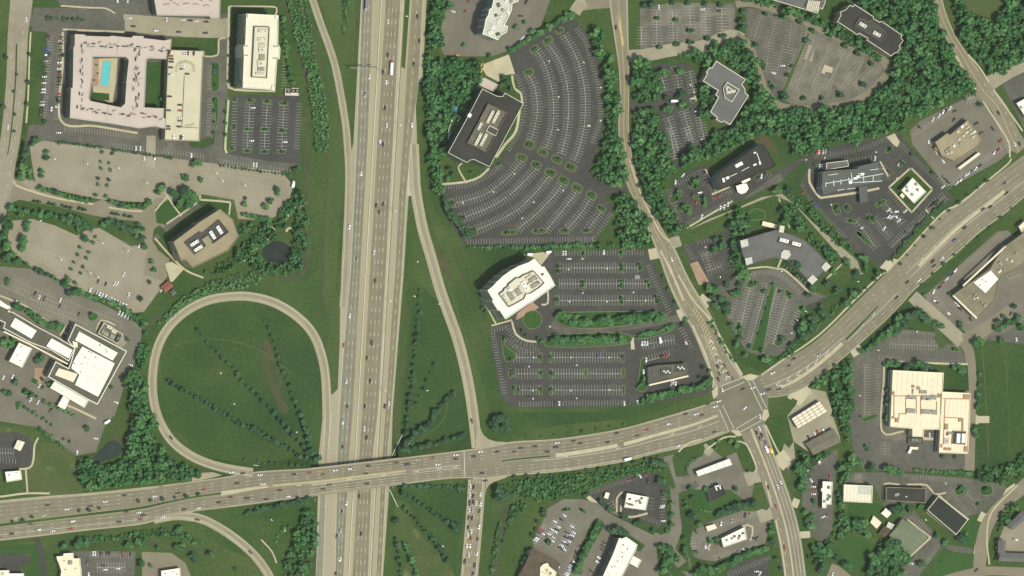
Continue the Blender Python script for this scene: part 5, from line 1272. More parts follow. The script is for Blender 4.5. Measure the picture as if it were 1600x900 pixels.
# ---- diner shop below the white office's car park
b = building('lot_restaurant', 'grey flat-roofed restaurant with sunken roof wells in the lower car park', R7((270,655),(330,640),(495,630),(508,705),(275,760)), 6, 'asphalt_mid', 'wall_tan', 'restaurant', ref='the grey lot restaurant', cop='asphalt_mid', parapet=.4)
for x, y in [(378,678),(462,655)]:
    q = R7((x, y))[0]; p_ = [(q[0] + i * 8.5, q[1] + j * 6 - i * 1.2) for i, j in ((-1, -1), (1, -1), (1, 1), (-1, 1))]
    o = block(b, p_, 6, 6.3, 'roof_black', 'roof_well', .7, 'unit_dark', 'gravel_dark')
    for k in range(4): unit(b, q[0] - 4 + 3 * k, q[1] + (1.4 if k % 2 else -1), 1.7, 1.7, .9, 10, 6.4, 'unit_white')
joint(b, [(R7((275,757))[0], R7((506,703))[0])], 6.2, 1.6, 'roof_cream', 1.0, 'sign_band')
# ---- diamond office
b = building('diamond_office', 'dark grey office of two offset squares with pointed light well', R1((820,357),(992,465),(970,495),(988,520),(990,545),(1010,560),(900,732),(865,710),(850,718),(818,700),(825,690),(785,655),(832,570),(815,555),(830,530),(742,475),(768,430),(760,425),(780,395),(795,398)), 11, 'roof_grey', 'wall_tan', 'office', floors=3, ref='the diamond-shaped grey office', thick=.5)
o = block(b, R1((882,480),(955,525),(910,598),(868,575),(858,515)), 11, 11.5, 'roof_grey', 'roof_well', 1.6, 'roof_grey', 'coping')
for x, y, w_, d, a in [(905,538,15,4.5,12),(895,515,11,2,-35),(880,520,3,7,10)]:
    q = R1((x, y))[0]; unit(b, q[0], q[1], w_ * .65, d * .65, 1.5, a, 11.6, 'unit_light')
# ---- black top right
R2q = R2
b = building('long_black_office', 'black-roofed office in the woods at the upper right', R2q((692,25),(805,98),(803,108),(840,130),(848,122),(970,205),(965,220),(978,238),(955,270),(962,282),(940,310),(925,312),(908,330),(765,235),(770,225),(720,195),(710,205),(592,127),(612,90),(608,70),(640,58),(665,30),(685,38)), 13, 'roof_black', 'wall_tan', 'office', floors=3, ref='the black woods office', thick=.4)
o = block(b, R2q((718,105),(775,125),(785,118),(872,185),(880,215),(850,248),(720,165),(692,150)), 13, 13.5, 'roof_black', 'roof_well', 1.3, 'unit_dark', 'gravel_dark')
for x, y in [(740,147),(822,200)]:
    q = R2q((x, y))[0]; unit(b, q[0], q[1], 8.5, 3.6, 1.5, -30, 13.6, 'unit_light')
b = building('top_office', 'grey office with a slatted roof yard at the top edge', R2q((215,-40),(215,0),(475,78),(490,45),(505,55),(522,12),(512,-40)), 11, 'roof_grey', 'wall_tan', 'office', floors=3, ref='the slatted-roof office')
p_ = R2q((420,-10),(505,-10),(488,68),(400,42)); block(b, p_, 11, 11.6, 'roof_brown', 'roof_yard', .5, 'roof_brown', 'gravel_dark')
for i in range(7):
    q = R2q((418 + 10.5 * i, 30 + 1 * i))[0]; unit(b, q[0], q[1], 1.3, 11, .8, -15, 11.7, 'unit_light', False, 'slat')
# ---- glass fronted dark office
b = building('glass_front_office', 'near-black sloping office with pale glass end wall', R4((690,262),(930,92),(948,98),(1018,215),(1000,232),(755,340),(690,362),(672,310)), 15, 'roof_black', 'glass_pale', 'office', floors=4, glass='glass_pale', ref='the near-black office', thick=.3, cop='roof_black', win_min=8, winh=2.8)
for x, y, w_, d, a in [(803,215,9,4,28),(712,305,2.5,5,10),(735,292,4,3,25),(770,275,9,.6,25),(840,240,10,.6,28),(895,215,4,2,25),(915,170,.7,10,20),(925,205,2,4,15),(895,145,2.5,2,25)]:
    q = R4((x, y))[0]; unit(b, q[0], q[1], w_ * .65 * 1.4, d * .65 * 1.4, 1.1, a, 15, 'unit_white', False)
canopy('entrance_canopy', 'white fan-shaped entrance canopy below the near-black office', R4((787,340),(815,330),(850,325),(862,355),(845,378),(820,388),(798,376)), 5, 'roof_white', thick=.4)
canopy('walkway_canopy', 'short white walkway roof above the fan-shaped canopy', R4((818,312),(865,290),(875,302),(828,328)), 5.5, 'roof_white', thick=.4, inset_d=.5)
# ---- grey office with pavilions
b = building('grey_campus', 'big blue-grey office with bent plan and square pale corner pavilions', [(1156,376),(1196,364),(1214,359),(1240,368),(1258,377),(1274,391),(1297,415),(1285,428),(1267,441),(1248,422),(1230,405),(1213,402),(1168,415),(1160,396)], 10, 'roof_grey', 'wall_tan', 'office', floors=2, ref='the blue-grey office', thick=.3, cop='roof_grey')
for q in [((812,660),(855,650),(862,690),(820,702)), ((840,765),(880,755),(886,792),(848,805))]:
    Q = R4(*q); o = block(b, Q, 10, 11.2, 'roof_pale', 'pavilion_roof')
for q in [((612,140),(640,108),(670,137),(637,168)), ((530,215),(560,183),(592,212),(560,242)), ((378,55),(395,38),(425,42),(435,70),(410,97),(375,85))]:
    block(b, R8(*q), 10, 11.2, 'roof_pale', 'pavilion_roof')
o = block(b, R5((142,640),(278,685),(268,708),(130,668)), 10, 11, 'roof_grey', 'roof_well', .9, 'unit_dark', 'gravel_dark')
for x, y in [(168,660),(240,680)]:
    q = R5((x, y))[0]; unit(b, q[0], q[1], 9.5, 3.6, 1, -15, 11.05, 'unit_white')
q = R5((152,592))[0]; unit(b, q[0], q[1], 5, 7, 1.5, -10, 10, 'unit_light', False, 'stair_head')
canopy('porch_roof', 'cream flat porch roof above the blue-grey office', R5((45,545),(128,565),(122,592),(38,570)), 3.4, 'roof_cream', thick=.4)
# ---- medical office with white roof pipes
b = building('medical_office', 'grey-roofed clinic with white pipe runs along its roof', R5((395,262),(415,252),(600,240),(605,225),(718,200),(735,240),(750,310),(600,345),(400,395),(388,350)), 12, 'roof_teal', 'wall_grey', 'clinic', floors=3, ref='the grey clinic', thick=.3, cop='roof_grey', win_min=8)
for a, c_ in [((412,325),(750,268)),((412,318),(412,345)),((458,305),(460,340)),((500,300),(502,330)),((545,290),(550,325)),((560,262),(570,320)),((560,305),(640,268)),((575,320),(745,310)),((600,268),(640,266)),((632,275),(636,322)),((690,275),(690,310))]:
    joint(b, [(R5(a)[0], R5(c_)[0])], 12.4, .55, 'unit_white', .5, 'roof_pipe')
for x, y, w_, d in [(555,318,5,5),(600,285,5,4),(585,295,6,4),(625,270,5,4),(455,272,16,.8),(500,362,12,.8),(560,355,14,.8),(695,243,14,.8)]:
    q = R5((x, y))[0]; unit(b, q[0], q[1], w_ * .65, d * .65, .8, 8, 12, 'unit_white', False)
canopy('porch_roof', 'grey-green porch roof projecting down from the clinic', R5((608,345),(656,340),(662,430),(615,442)), 6, 'roof_teal', thick=.7)
b = building('clinic_annex', 'low dark annex along the top of the clinic', R5((415,205),(540,190),(545,225),(415,245)), 7, 'roof_grey', 'wall_grey', 'annex', floors=1, win_min=99)
# ---- bank
b = building('bank', 'small square white-roofed bank tilted inside a ring of walkway', R5((920,292),(1000,375),(930,442),(855,365)), 6.5, 'roof_white', 'wall_tan', 'bank', ref='the tilted white bank')
for x, y in [(890,368),(950,362),(918,390),(885,345),(940,330)]:
    q = R5((x, y))[0]; unit(b, q[0], q[1], 2.6, 2.6, 1, 45, 6.5, 'unit_grey')
q = R5((862,395))[0]; canopy('bank_porch', 'little cream porch at the lower left corner of the bank', [(q[0] - 4, q[1]), (q[0], q[1] - 4), (q[0] + 4, q[1] + 1), (q[0] + 1, q[1] + 5)], 3.5, 'roof_cream', thick=.4, inset_d=.5)
# ---- tan diner with many units
b = building('tan_restaurant', 'tan-roofed restaurant crowded with pale roof machines', [(1461,222),(1480,208),(1484,211),(1512,187),(1533,219),(1530,228),(1492,252),(1471,243)], 7, 'roof_tan', 'wall_tan', 'restaurant', ref='the tan restaurant', cop='roof_tan')
rr_ = random.Random(5)
for x, y in [(1478,236),(1483,233),(1480,240),(1486,238),(1490,228),(1498,218),(1505,212),(1510,207),(1514,203),(1517,209),(1511,200),(1520,214),(1500,225),(1496,206),(1503,198),(1508,194),(1522,206)]:
    unit(b, x, y, rr_.uniform(1.8, 3.4), rr_.uniform(1.6, 2.6), 1.2, 35, 7, rr_.choice(['unit_light', 'unit_white', 'unit_grey']))
o = block(b, [(1497,262),(1529,238),(1532,241),(1500,265)], .1, 4, 'roof_ivory', 'canopy'); 
for q in [((1463,228),(1470,234),(1467,238),(1460,232))]: block(b, q, .1, 4.5, 'rust', 'vestibule')
# ---- strip mall
mat('roof_drab', (.17, .142, .095), (.235, .20, .14), .06, fine=.15)
b = building('strip_mall', 'tan-roofed strip mall with one bright white section at the right edge', S1((640,300),(745,225),(850,150),(935,22),(1060,-70),(1200,-60),(1120,80),(985,160),(905,212),(880,330),(780,442)), 8, 'roof_drab', 'wall_tan', 'shopping strip', floors=1, ref='the tan strip mall', cop='roof_tan')
block(b, S1((755,230),(855,160),(900,210),(825,292)), 8, 9, 'roof_white', 'raised_roof')
joint(b, [(S1((632,306))[0], S1((770,440))[0]), (S1((690,250))[0], S1((940,18))[0])], 7.5, 1.6, 'roof_cream', 1.2, 'sign_band')
vents(b, S1((790,245),(825,225),(805,215)), 9)
for x, y, w_, d in [(760,305,4,3),(775,320,3,4),(755,325,3,3),(820,365,5,5),(800,350,3,3),(910,120,5,7),(905,165,7,4),(930,160,4,3),(975,105,4,4),(1000,60,4,3),(860,155,5,4),(945,95,3,4)]:
    q = S1((x, y))[0]; unit(b, q[0], q[1], w_ * .65, d * .65, 1.2, 40, 8, 'unit_light' if x % 2 else 'unit_grey')
b = building('pink_kiosk', 'small pinkish service block at the back of the strip mall', S1((840,295),(865,285),(885,318),(860,332)), 4, 'roof_pink', 'wall_tan', 'service block', win_min=99, door=False)
b = building('edge_shop', 'small cream-roofed shop at the right edge above the strip mall', [(1591,354),(1602,344),(1640,380),(1615,395)], 6, 'roof_cream', 'wall_tan', 'shop')
unit(b, 1600, 360, 3, 3, 1.2, 40, 6)
# ---- cream big store
b = building('big_store', 'large cream flat-roofed store with brown roof channels', S2((305,75),(630,92),(618,300),(605,455),(505,455),(500,502),(430,500),(430,450),(288,437)), 9, 'roof_cream', 'wall_cream', 'store', floors=1, ref='the large cream store', thick=.5, cop='roof_cream')
Z6 = lambda *p: tr(p, 1380, 570, 6)
for a, c_ in [((100,292),(530,292)),((100,260),(100,505)),((210,292),(210,460)),((310,300),(310,460)),((350,300),(350,470)),((500,340),(500,470)),((80,500),(145,505)),((150,455),(145,505)),((150,458),(215,462)),((540,270),(535,600))]:
    joint(b, [(Z6(a)[0], Z6(c_)[0])], 9, .8, 'rust', .1, 'roof_channel')
seams(b, Z6((90,60),(560,75),(550,285),(75,280)), 10, 9.02, 'roof_seam'); seams(b, Z6((110,515),(510,510),(520,590),(70,575)), 8, 9.02)
for x, y, w_, d, m in [(278,203,4,4,'rust'),(328,220,5,5,'unit_grey'),(370,255,12,5,'unit_grey'),(262,305,13,6,'unit_grey'),(400,310,15,7,'unit_grey'),(470,305,9,7,'unit_grey'),(255,432,14,7,'unit_grey'),(395,440,14,7,'unit_grey'),(470,445,9,7,'unit_grey'),(90,265,4,5,'rust'),(85,495,4,3,'rust'),(125,522,5,6,'rust'),(525,290,5,6,'rust'),(275,250,2,8,'unit_grey'),(405,320,4,3,'unit_white'),(440,450,3,3,'unit_white'),(245,320,9,1.5,'unit_white')]:
    q = Z6((x, y))[0]; unit(b, q[0], q[1], w_ * .65, d * .65, 1.1, -3, 9.05, m)
b2 = building('store_wing', 'cream right-hand wing of the big store with two white tanks', S2((622,213),(800,222),(795,420),(785,610),(600,603),(608,455),(618,310)), 8, 'roof_cream', 'wall_cream', 'store wing', floors=1, thick=.5, cop='roof_cream')
for a, c_ in [((555,318),(800,322)),((580,325),(562,745)),((580,492),(745,502)),((748,500),(745,620)),((735,620),(738,530))]:
    joint(b2, [(Z6(a)[0], Z6(c_)[0])], 8, .8, 'rust', .1, 'roof_channel')
seams(b2, Z6((585,330),(810,330),(805,480),(575,480)), 6, 8.02)
p_ = Z6((650,620),(775,625),(768,750),(640,740)); block(b2, p_, 8, 8.3, 'roof_black', 'roof_well', .8, 'unit_dark', 'rust')
for x in (697, 745):
    q = Z6((x, 688))[0]; unit(b2, q[0], q[1], 3.8, 10, 2, -3, 8.4, 'unit_white', False, 'tank')
for x, y, w_, d, m in [(775,300,9,7,'rust'),(590,580,5,9,'rust'),(720,520,6,5,'rust'),(590,715,8,9,'roof_pink'),(540,760,4,5,'rust'),(600,790,12,4,'rust'),(770,790,5,8,'rust'),(620,640,9,4,'unit_grey'),(600,650,3,4,'unit_dark')]:
    q = Z6((x, y))[0]; unit(b2, q[0], q[1], w_ * .65, d * .65, .9, -3, 8.05, m)
b = building('generator_yard', 'fenced machine yard with teal box below the big store', Z6((235,680),(372,690),(365,740),(230,735)), 2.2, 'gravel_dark', 'wall_dark', 'yard', parapet=.6, win_min=99, cop='unit_dark')
q = Z6((290,705))[0]; unit(b, q[0], q[1], 8, 4, 1.6, -3, 2.2, 'glass_teal')
b = building('yellow_tank_house', 'tiny pale yellow-roofed hut in the loop of the store drive', Z6((250,768),(328,772),(325,795),(248,792)), 3, 'roof_cream', 'wall_dark', 'hut', parapet=.2, win_min=99)
# ---- right fuel station
canopy('fuel_canopy', 'wide cream fuel station canopy divided into a grid of panels', S5_ if False else tr([(805,385),(985,272),(1035,340),(845,450)], 1040, 560, 4.09), 5.5, 'roof_ivory', grid=(6, 4), gm='wall_brick', ref='the wide fuel canopy')
S5 = lambda *p: tr(p, 1040, 560, 4.09)
gable('fuel_shop', 'grey-brown gabled fuel station shop below the wide canopy', S5((895,545),(1070,450),(1117,532),(945,615)), 4.5, mat('shingle', (.13, .115, .085), (.165, .145, .11), .2), 'wall_brick', 'shop', 1.4, 'the gabled fuel shop')
canopy('fuel_canopy', 'narrow white fuel station canopy of five panels', S5((193,722),(408,640),(425,680),(208,754)), 5.5, 'roof_white', grid=(5, 1), gm='wall_grey', ref='the narrow white fuel canopy')
b = building('fuel_kiosk', 'dark-roofed fuel station kiosk with white U-shaped roof box', S6((282,397),(360,362),(397,418),(300,467)), 5, 'roof_black', 'wall_grey', 'kiosk', ref='the dark fuel kiosk', cop='roof_teal')
for x, y, w_, d in [(330,385,1.5,6),(352,378,1.5,6),(342,372,6,1.5)]:
    q = S6((x, y))[0]; unit(b, q[0], q[1], w_ * .9, d * .9, 1.4, 20, 5, 'unit_white', False)
b = building('fast_food', 'white-roofed fast food restaurant with drive-through loop', S6((362,680),(500,612),(512,685),(375,732)), 6, 'roof_white', 'wall_tan', 'restaurant', ref='the fast food restaurant', thick=.5)
for x, y in [(395,690),(425,680),(440,668),(470,665),(465,680),(490,650)]:
    q = S6((x, y))[0]; unit(b, q[0], q[1], 2.4, 2, 1, 22, 6, 'unit_grey' if x % 2 else 'unit_dark')
canopy('drive_through_canopy', 'beige drive-through canopy left of the white fast food restaurant', S6((272,610),(325,595),(340,620),(285,640)), 3.6, 'roof_cream', thick=.4, inset_d=.6)
b = building('diner', 'white-roofed diner ringed by a dark car park', S7((425,345),(570,372),(552,460),(407,440)), 6, 'roof_white', 'wall_tan', 'restaurant', ref='the white-roofed diner')
for x, y in [(445,385),(428,415),(445,420),(462,425),(490,400),(515,410),(525,380),(510,395)]:
    q = S7((x, y))[0]; unit(b, q[0], q[1], 2.2, 2, 1, -10, 6, 'unit_dark' if x % 2 else 'unit_grey')
canopy('diner_canopy', 'small grey shade roof left of the white-roofed diner', S7((285,338),(312,345),(300,385),(273,375)), 3.2, 'roof_ivory', thick=.3, inset_d=.6)
b = building('long_hotel', 'long bright white hotel roof set diagonally at the bottom edge', S7((372,645),(392,650),(420,638),(495,690),(488,720),(390,910),(365,990),(210,990),(262,905),(335,745)), 13, 'roof_white', 'wall_tan', 'hotel', floors=4, glass='glass_teal', ref='the long white hotel')
vents(b, S7((400,690),(430,720),(395,745),(365,800),(325,840),(345,835),(395,770),(300,880),(310,800)), 13)
seams(b, S7((385,650),(480,700),(350,990),(230,960)), 3, 13); seams(b, S7((385,650),(480,700),(350,990),(230,960)), 9, 13, k=1)
b = building('hotel_porch', 'square white porch joined to the side of the long white hotel', S7((467,765),(522,795),(497,845),(443,815)), 5, 'roof_white', 'wall_tan', 'porch', win_min=99)
gable('brown_restaurant', 'large brown hip-roofed restaurant cut by the bottom edge', [(832,857),(875,880),(855,925),(808,905)], 6, 'roof_brown', 'wall_brick', 'restaurant', 2.2, 'the brown-roofed restaurant')
b = building('pink_annex', 'small pale annex on the left side of the brown-roofed restaurant', tr([(213,815),(245,830),(220,897),(192,885)], 760, 640, 3.4625), 5, 'roof_pink', 'wall_tan', 'annex', win_min=99)
b = building('white_extension', 'stepped cream extension between the brown restaurant and its car park', tr([(290,852),(308,835),(330,830),(340,850),(378,880),(372,915),(330,930),(288,900)], 760, 640, 3.4625), 8.2, 'roof_cream', 'wall_tan', 'extension', win_min=99)
unit(b, 855, 892, 3, 3, 1.2, 30, 8.2); unit(b, 860, 896, 2.5, 2, 1.2, 30, 8.2, 'unit_grey')
S4 = lambda *p: tr(p, 1180, 720, 5)
b = building('narrow_restaurant', 'narrow upright white-roofed restaurant right of the lower cross street', S4((525,160),(602,165),(592,342),(556,340),(553,370),(520,368),(522,240),(512,238),(513,215),(523,213)), 6, 'roof_white', 'wall_brick', 'restaurant', ref='the narrow white restaurant')
for x, y in [(572,208),(570,270),(565,300),(540,318),(580,280)]:
    q = S4((x, y))[0]; unit(b, q[0], q[1], 2.4, 2.8, 1, 0, 6, 'unit_grey' if y % 4 else 'unit_dark')
b = building('pale_store', 'square pale ivory-roofed store between woods and lower car park', S4((690,185),(915,195),(910,330),(687,318)), 6, 'roof_ivory', 'wall_cream', 'store', ref='the square ivory-roofed store', cop='roof_ivory')
seams(b, S4((695,190),(910,198),(908,325),(690,315)), 8, 6.02)
block(b, S4((812,192),(912,197),(908,265),(808,260)), 6, 6.4, 'roof_pale', 'roof_patch')
b = building('flat_black_store', 'oblong black-roofed building lying level right of the ivory store', S3((22,205),(330,215),(330,328),(20,310)), 6, 'roof_black', 'wall_tan', 'office', ref='the level black-roofed building', cop='roof_tan')
unit(b, 1401, 773, 5, 3, .8, 20, 6, 'unit_grey'); vents(b, [(1416,776)], 6, 'unit_white')
b = building('tilted_black_store', 'tilted black-roofed rectangle with pale edges at the lower right', S3((430,275),(660,460),(568,578),(342,385)), 7, mat('roof_pitch', (.022, .024, .021), (.032, .034, .03), .08, fine=.2), 'wall_tan', 'office', ref='the tilted black-roofed building', cop='roof_ivory')
gable('green_roof_hall', 'sage green low-pitched hall at the lower right', S3((150,457),(350,590),(202,745),(52,582)), 5.5, 'roof_sage', 'wall_tan', 'hall', 2.0, 'the sage green hall')
gable('garden_shed', 'little white-roofed hut, upper of the pair in the trees', S4((1020,373),(1060,410),(1030,442),(988,410)), 3, 'roof_white', 'wall_tan', 'hut', .8, 'the pair of white-roofed huts')
gable('garden_shed', 'little cream-roofed hut, lower of the pair in the trees', S4((925,433),(982,482),(948,525),(903,480)), 3, 'roof_cream', 'wall_tan', 'hut', .8)
gable('dark_hut', 'small dark gabled hut beside the sage green hall', S4((1010,512),(1065,547),(1012,592),(966,570)), 3.5, 'roof_brown', 'wall_brick', 'hut', 1.0)
b = building('link_hall', 'short grey link roof between dark hut and sage hall', S4((1040,478),(1087,500),(1065,537),(1025,515)), 3.2, 'roof_pale', 'wall_tan', 'porch', win_min=99, parapet=.3)
gable('motel_block', 'sloping grey motel roof at the right edge by the curving road', [(1574,822),(1597,799),(1606,808),(1583,827)], 6, 'roof_grey', 'wall_brick', 'motel', 1.5, 'the grey motel')
gable('motel_wing', 'long grey-brown motel wing at the right edge', [(1562,864),(1640,867),(1640,879),(1561,876)], 6, 'roof_grey', 'wall_brick', 'motel', 1.5)
gable('motel_gate', 'upright grey-brown motel wing joined to the long one', [(1561,844),(1571,845),(1569.5,863),(1560,863)], 6, 'roof_grey', 'wall_brick', 'motel', 1.2)
b = building('edge_restaurant', 'white-roofed restaurant cut by the right edge near the junction', tr([(850,660),(905,630),(960,640),(960,740),(905,745)], 1380, 0, 4.09), 6, 'roof_white', 'wall_tan', 'restaurant', ref='the white right-edge restaurant')
unit(b, 1595, 168, 2.5, 2.5, 1, 30, 6, 'unit_grey')
LM += [(285, 590, 'the loop ramp'), (832, 499, 'the round lawn'), (430, 393, 'the upper left pond'), (170, 705, 'the lower left pond'), (1160, 630, 'the big road junction'), (985, 715, 'the arterial road')] if False else []

# ================================================================== BRIDGE
br = empty('overpass_bridge', at(556, 745, 3)); tag(br, 'concrete overpass carrying the arterial road across the freeway', 'bridge')
SEG = seg(A_W, 484, 628)
def bz(f, dz, d=0.0):
    return [at(a + (c - a) * f, b_ + (d_ - b_) * f, zA(a) + dz) for a, b_, c, d_ in SEG]
mb = MB(); t0, t1 = bz(-.012, .10), bz(1.012, .10); u0, u1 = bz(-.012, -1.2), bz(1.012, -1.2)
mb.strip(t0, t1); mb.strip(u1, u0); mb.strip(t0, u0); mb.strip(u1, t1); mb.build('deck', 'concrete_grey', br)
for f0, f1, f2 in ((-.012, .004, 1), (.996, 1.012, 0)):
    mb = MB(); a, b_, c, d_ = bz(f0, .11), bz(f1, .11), bz(f0, 1.15), bz(f1, 1.15)
    mb.strip(c, d_); mb.strip(a, c); mb.strip(b_, d_); mb.build('parapet', 'kerb', br)
for k in range(6):
    f = .06 + .176 * k; q = bz(f, -1.2); mb = MB()
    mb.strip([(p[0], p[1] + .3, p[2] - .6) for p in q], [(p[0], p[1] - .3, p[2] - .6) for p in q]); mb.strip([(p[0], p[1] + .3, p[2]) for p in q], [(p[0], p[1] + .3, p[2] - .6) for p in q]); mb.strip([(p[0], p[1] - .3, p[2]) for p in q], [(p[0], p[1] - .3, p[2] - .6) for p in q]); mb.build('girder', 'wall_dark', br)
for k in range(5):
    y = 727 + 9.2 * k; c = at(x0(y) + .3, y); mb = MB(); mb.cyl((c[0], c[1], .2), .55, 4.2, 12); mb.build('pier', 'concrete_grey', br)
c1, c2 = at(x0(722), 722), at(x0(768), 768); mb = MB(); mb.hbar((c1[0], c1[1], 4.2), (c2[0], c2[1], 4.2), .5); mb.build('pier_cap', 'concrete_grey', br)
for xa in (490, 621):
    q = min(A_W, key=lambda s: abs(s[0] - xa)); a, b_ = Vector(at(q[0], q[1] + .5)), Vector(at(q[2], q[3] - .5)); d = b_ - a
    mb = MB(); m = (a + b_) / 2; mb.box((m.x, m.y, 0), d.length, 1.6, 5.0, math.atan2(d.y, d.x)); mb.build('abutment', 'concrete_grey', br)
for (xa, ya), (xb, yb) in [((499,732),(498,724)),((614,715),(617,709)),((492,778),(490,784)),((611,758),(614,763)),((501,724),(500,731))]:
    A, B_ = at(xa, ya), at(xb, yb); mb = MB(); mb.hbar((A[0], A[1], 1.2), (B_[0], B_[1], .7), .35); mb.build('wing_wall', 'concrete_grey', br)
for nm, rng, f, sgn in [('a', (300, 490), 0, 1), ('b', (300, 490), 1, -1), ('c', (621, 800), 0, 1), ('d', (621, 800), 1, -1)]:
    r = [q for q in A_W if rng[0] <= q[0] <= rng[1]]
    e = [at(a + (c - a) * f, b_ + (d_ - b_) * f, .2 + zA(a)) for a, b_, c, d_ in r]
    out = offset_line(e, [sgn * 1.7 * p[2] for p in e])
    mb = MB(); mb.strip([(p[0], p[1], p[2] - .03) for p in e], [(p[0], p[1], .012) for p in out]); o = mb.build('embankment', 'grass', None, True); o['kind'] = 'structure'

# barriers, guard rail, sign gantry
def barrier(label, st, h=1.0, w=.6, y_a=-160, y_b=1060, m='kerb'):
    ys = [y for y in YS if y_a <= y <= y_b]; c = [at(x0(y) + fu(st, y), y, .2) for y in ys]
    root = empty('median_barrier', c[len(c) // 2]); tag(root, label, 'barrier')
    mb = MB(); a, b_ = offset_line(c, w / 2), offset_line(c, -w / 2); up = lambda q, k, s: [(p[0], p[1], p[2] + h * k) for p in q]
    a2, b2_ = up(offset_line(c, w * .22), 1, 0), up(offset_line(c, -w * .22), 1, 0)
    mb.strip(a, a2); mb.strip(b_, b2_); mb.build('base', m, root)
    mb = MB(); mb.strip(a2, b2_); mb.build('cap', m, root)
barrier('pale concrete barrier down the middle of the freeway', [(-200, 0), (1100, 0)], 1.05, .9, m='coping')
barrier('thin concrete barrier between freeway and right-hand collector lanes', [(-200, 37), (1100, 36)], .9, .6)
def rail(label, px, posts=12):
    c = world_line(catmull(px, 5), .0); root = empty('guardrail', c[0]); tag(root, label, 'guard rail')
    mb = MB()
    for a, b_ in zip(c, c[1:]): mb.hbar((a[0], a[1], .75), (b_[0], b_[1], .75), .2)
    mb.build('rail', 'lamp_white', root)
    for i in range(posts):
        p = c[int(i * (len(c) - 1) / (posts - 1))]; mb = MB(); mb.box((p[0], p[1] - .3, 0), .15, .15, .8); mb.build('post', 'metal', root)
rail('white guard rail along the bottom of the loop lawn', [(377,724.5),(410,728),(450,730.5),(498,733)], 20)
rail('short pale guard rail on the lawn above the bridge at right', [(612,712),(620,695),(628,680)], 8)
rail('short pale guard rail on the lawn below the bridge at right', [(608,765),(613,775),(621,792)], 7)
g = empty('sign_gantry', at(566, 107)); tag(g, 'overhead sign gantry reaching across the left freeway lanes', 'sign gantry')
A, B_ = at(543, 106), at(590, 108.5)
for k, (y, z) in enumerate([(-.6, 7.4), (.6, 7.4), (0, 8.4)]):
    mb = MB(); mb.hbar((A[0], A[1] + y, z), (B_[0], B_[1] + y, z), .12); mb.build('beam', 'metal', g)
mb = MB(); mb.cyl((B_[0], B_[1], 0), .3, 8.4, 10); mb.build('column', 'metal', g); mb = MB(); mb.cyl((A[0], A[1], 0), .3, 8.4, 10); mb.build('column', 'metal', g)
for t in (.45, .75):
    mb = MB(); mb.box((A[0] + (B_[0] - A[0]) * t, A[1] + .9, 6.3), 4.6, .12, 2.6); mb.build('sign_panel', 'sign_green', g)
# ================================================================== GROUND HEIGHTS
BV = BVHTree.FromPolygons(GV, GF)
def drop(x, y, ztop=60):
    h = BV.ray_cast(Vector((x, y, ztop)), Vector((0, 0, -1)))
    return h[0].z if h[0] is not None else 0.0
def on_ground(px, py):
    z = 0.0
    for _ in range(3):
        p = at(px, py, z); z = drop(p[0], p[1])
    return (p[0], p[1], z)

# ================================================================== LABELS
NUM = ['', 'second', 'third', 'fourth', 'fifth', 'sixth', 'seventh', 'eighth', 'ninth', 'tenth', 'eleventh', 'twelfth', 'thirteenth', 'fourteenth', 'fifteenth', 'sixteenth', 'seventeenth', 'eighteenth', 'nineteenth', 'twentieth',
       'twenty-first', 'twenty-second', 'twenty-third', 'twenty-fourth', 'twenty-fifth', 'twenty-sixth', 'twenty-seventh', 'twenty-eighth', 'twenty-ninth', 'thirtieth', 'thirty-first', 'thirty-second', 'thirty-third', 'thirty-fourth', 'thirty-fifth', 'thirty-sixth', 'thirty-seventh', 'thirty-eighth', 'thirty-ninth', 'fortieth']
TODO = []     # (object, px, py, description, place or None)
def later(o, px, py, desc, place=None):
    TODO.append((o, px, py, desc, place))
LMX = [(832, 499, 'the round lawn'), (430, 393, 'the round dark pond'), (170, 705, 'the kidney-shaped green pond'), (167, 114, 'the swimming pool'), (1160, 630, 'the big road junction'),
       (880, 140, 'the upper fan car park'), (840, 320, 'the lower fan car park'), (110, 270, 'the upper left tan car park'), (220, 290, 'the middle tan car park'), (75, 375, 'the lower left tan car park'), (185, 420, 'the lower middle tan car park'),
       (410, 200, 'the ivory office car park'), (1070, 40, 'the topmost patched car park'), (1215, 90, 'the grey car park in woods'), (1300, 115, 'the patched car park in woods'), (1065, 190, 'the diamond office car park'), (1085, 310, 'the near-black office car park'), (1200, 495, 'the curved car park'),
       (940, 440, 'the upper white-office car park'), (915, 580, 'the lower white-office car park'), (1390, 540, 'the upper store car park'), (1350, 640, 'the left store car park'), (890, 820, 'the crowded car park'), (80, 470, 'the upper complex car park'), (1515, 790, 'the lower right car park'), (20, 120, 'the left edge street'), (1540, 140, 'the small upper right junction'), (1490, 530, 'the store drive bend'), (1560, 640, 'the big right edge lawn'), (1340, 870, 'the lawn ringed by trees'), (180, 880, 'the bottom left car park'), (70, 320, 'the left drive islands')]
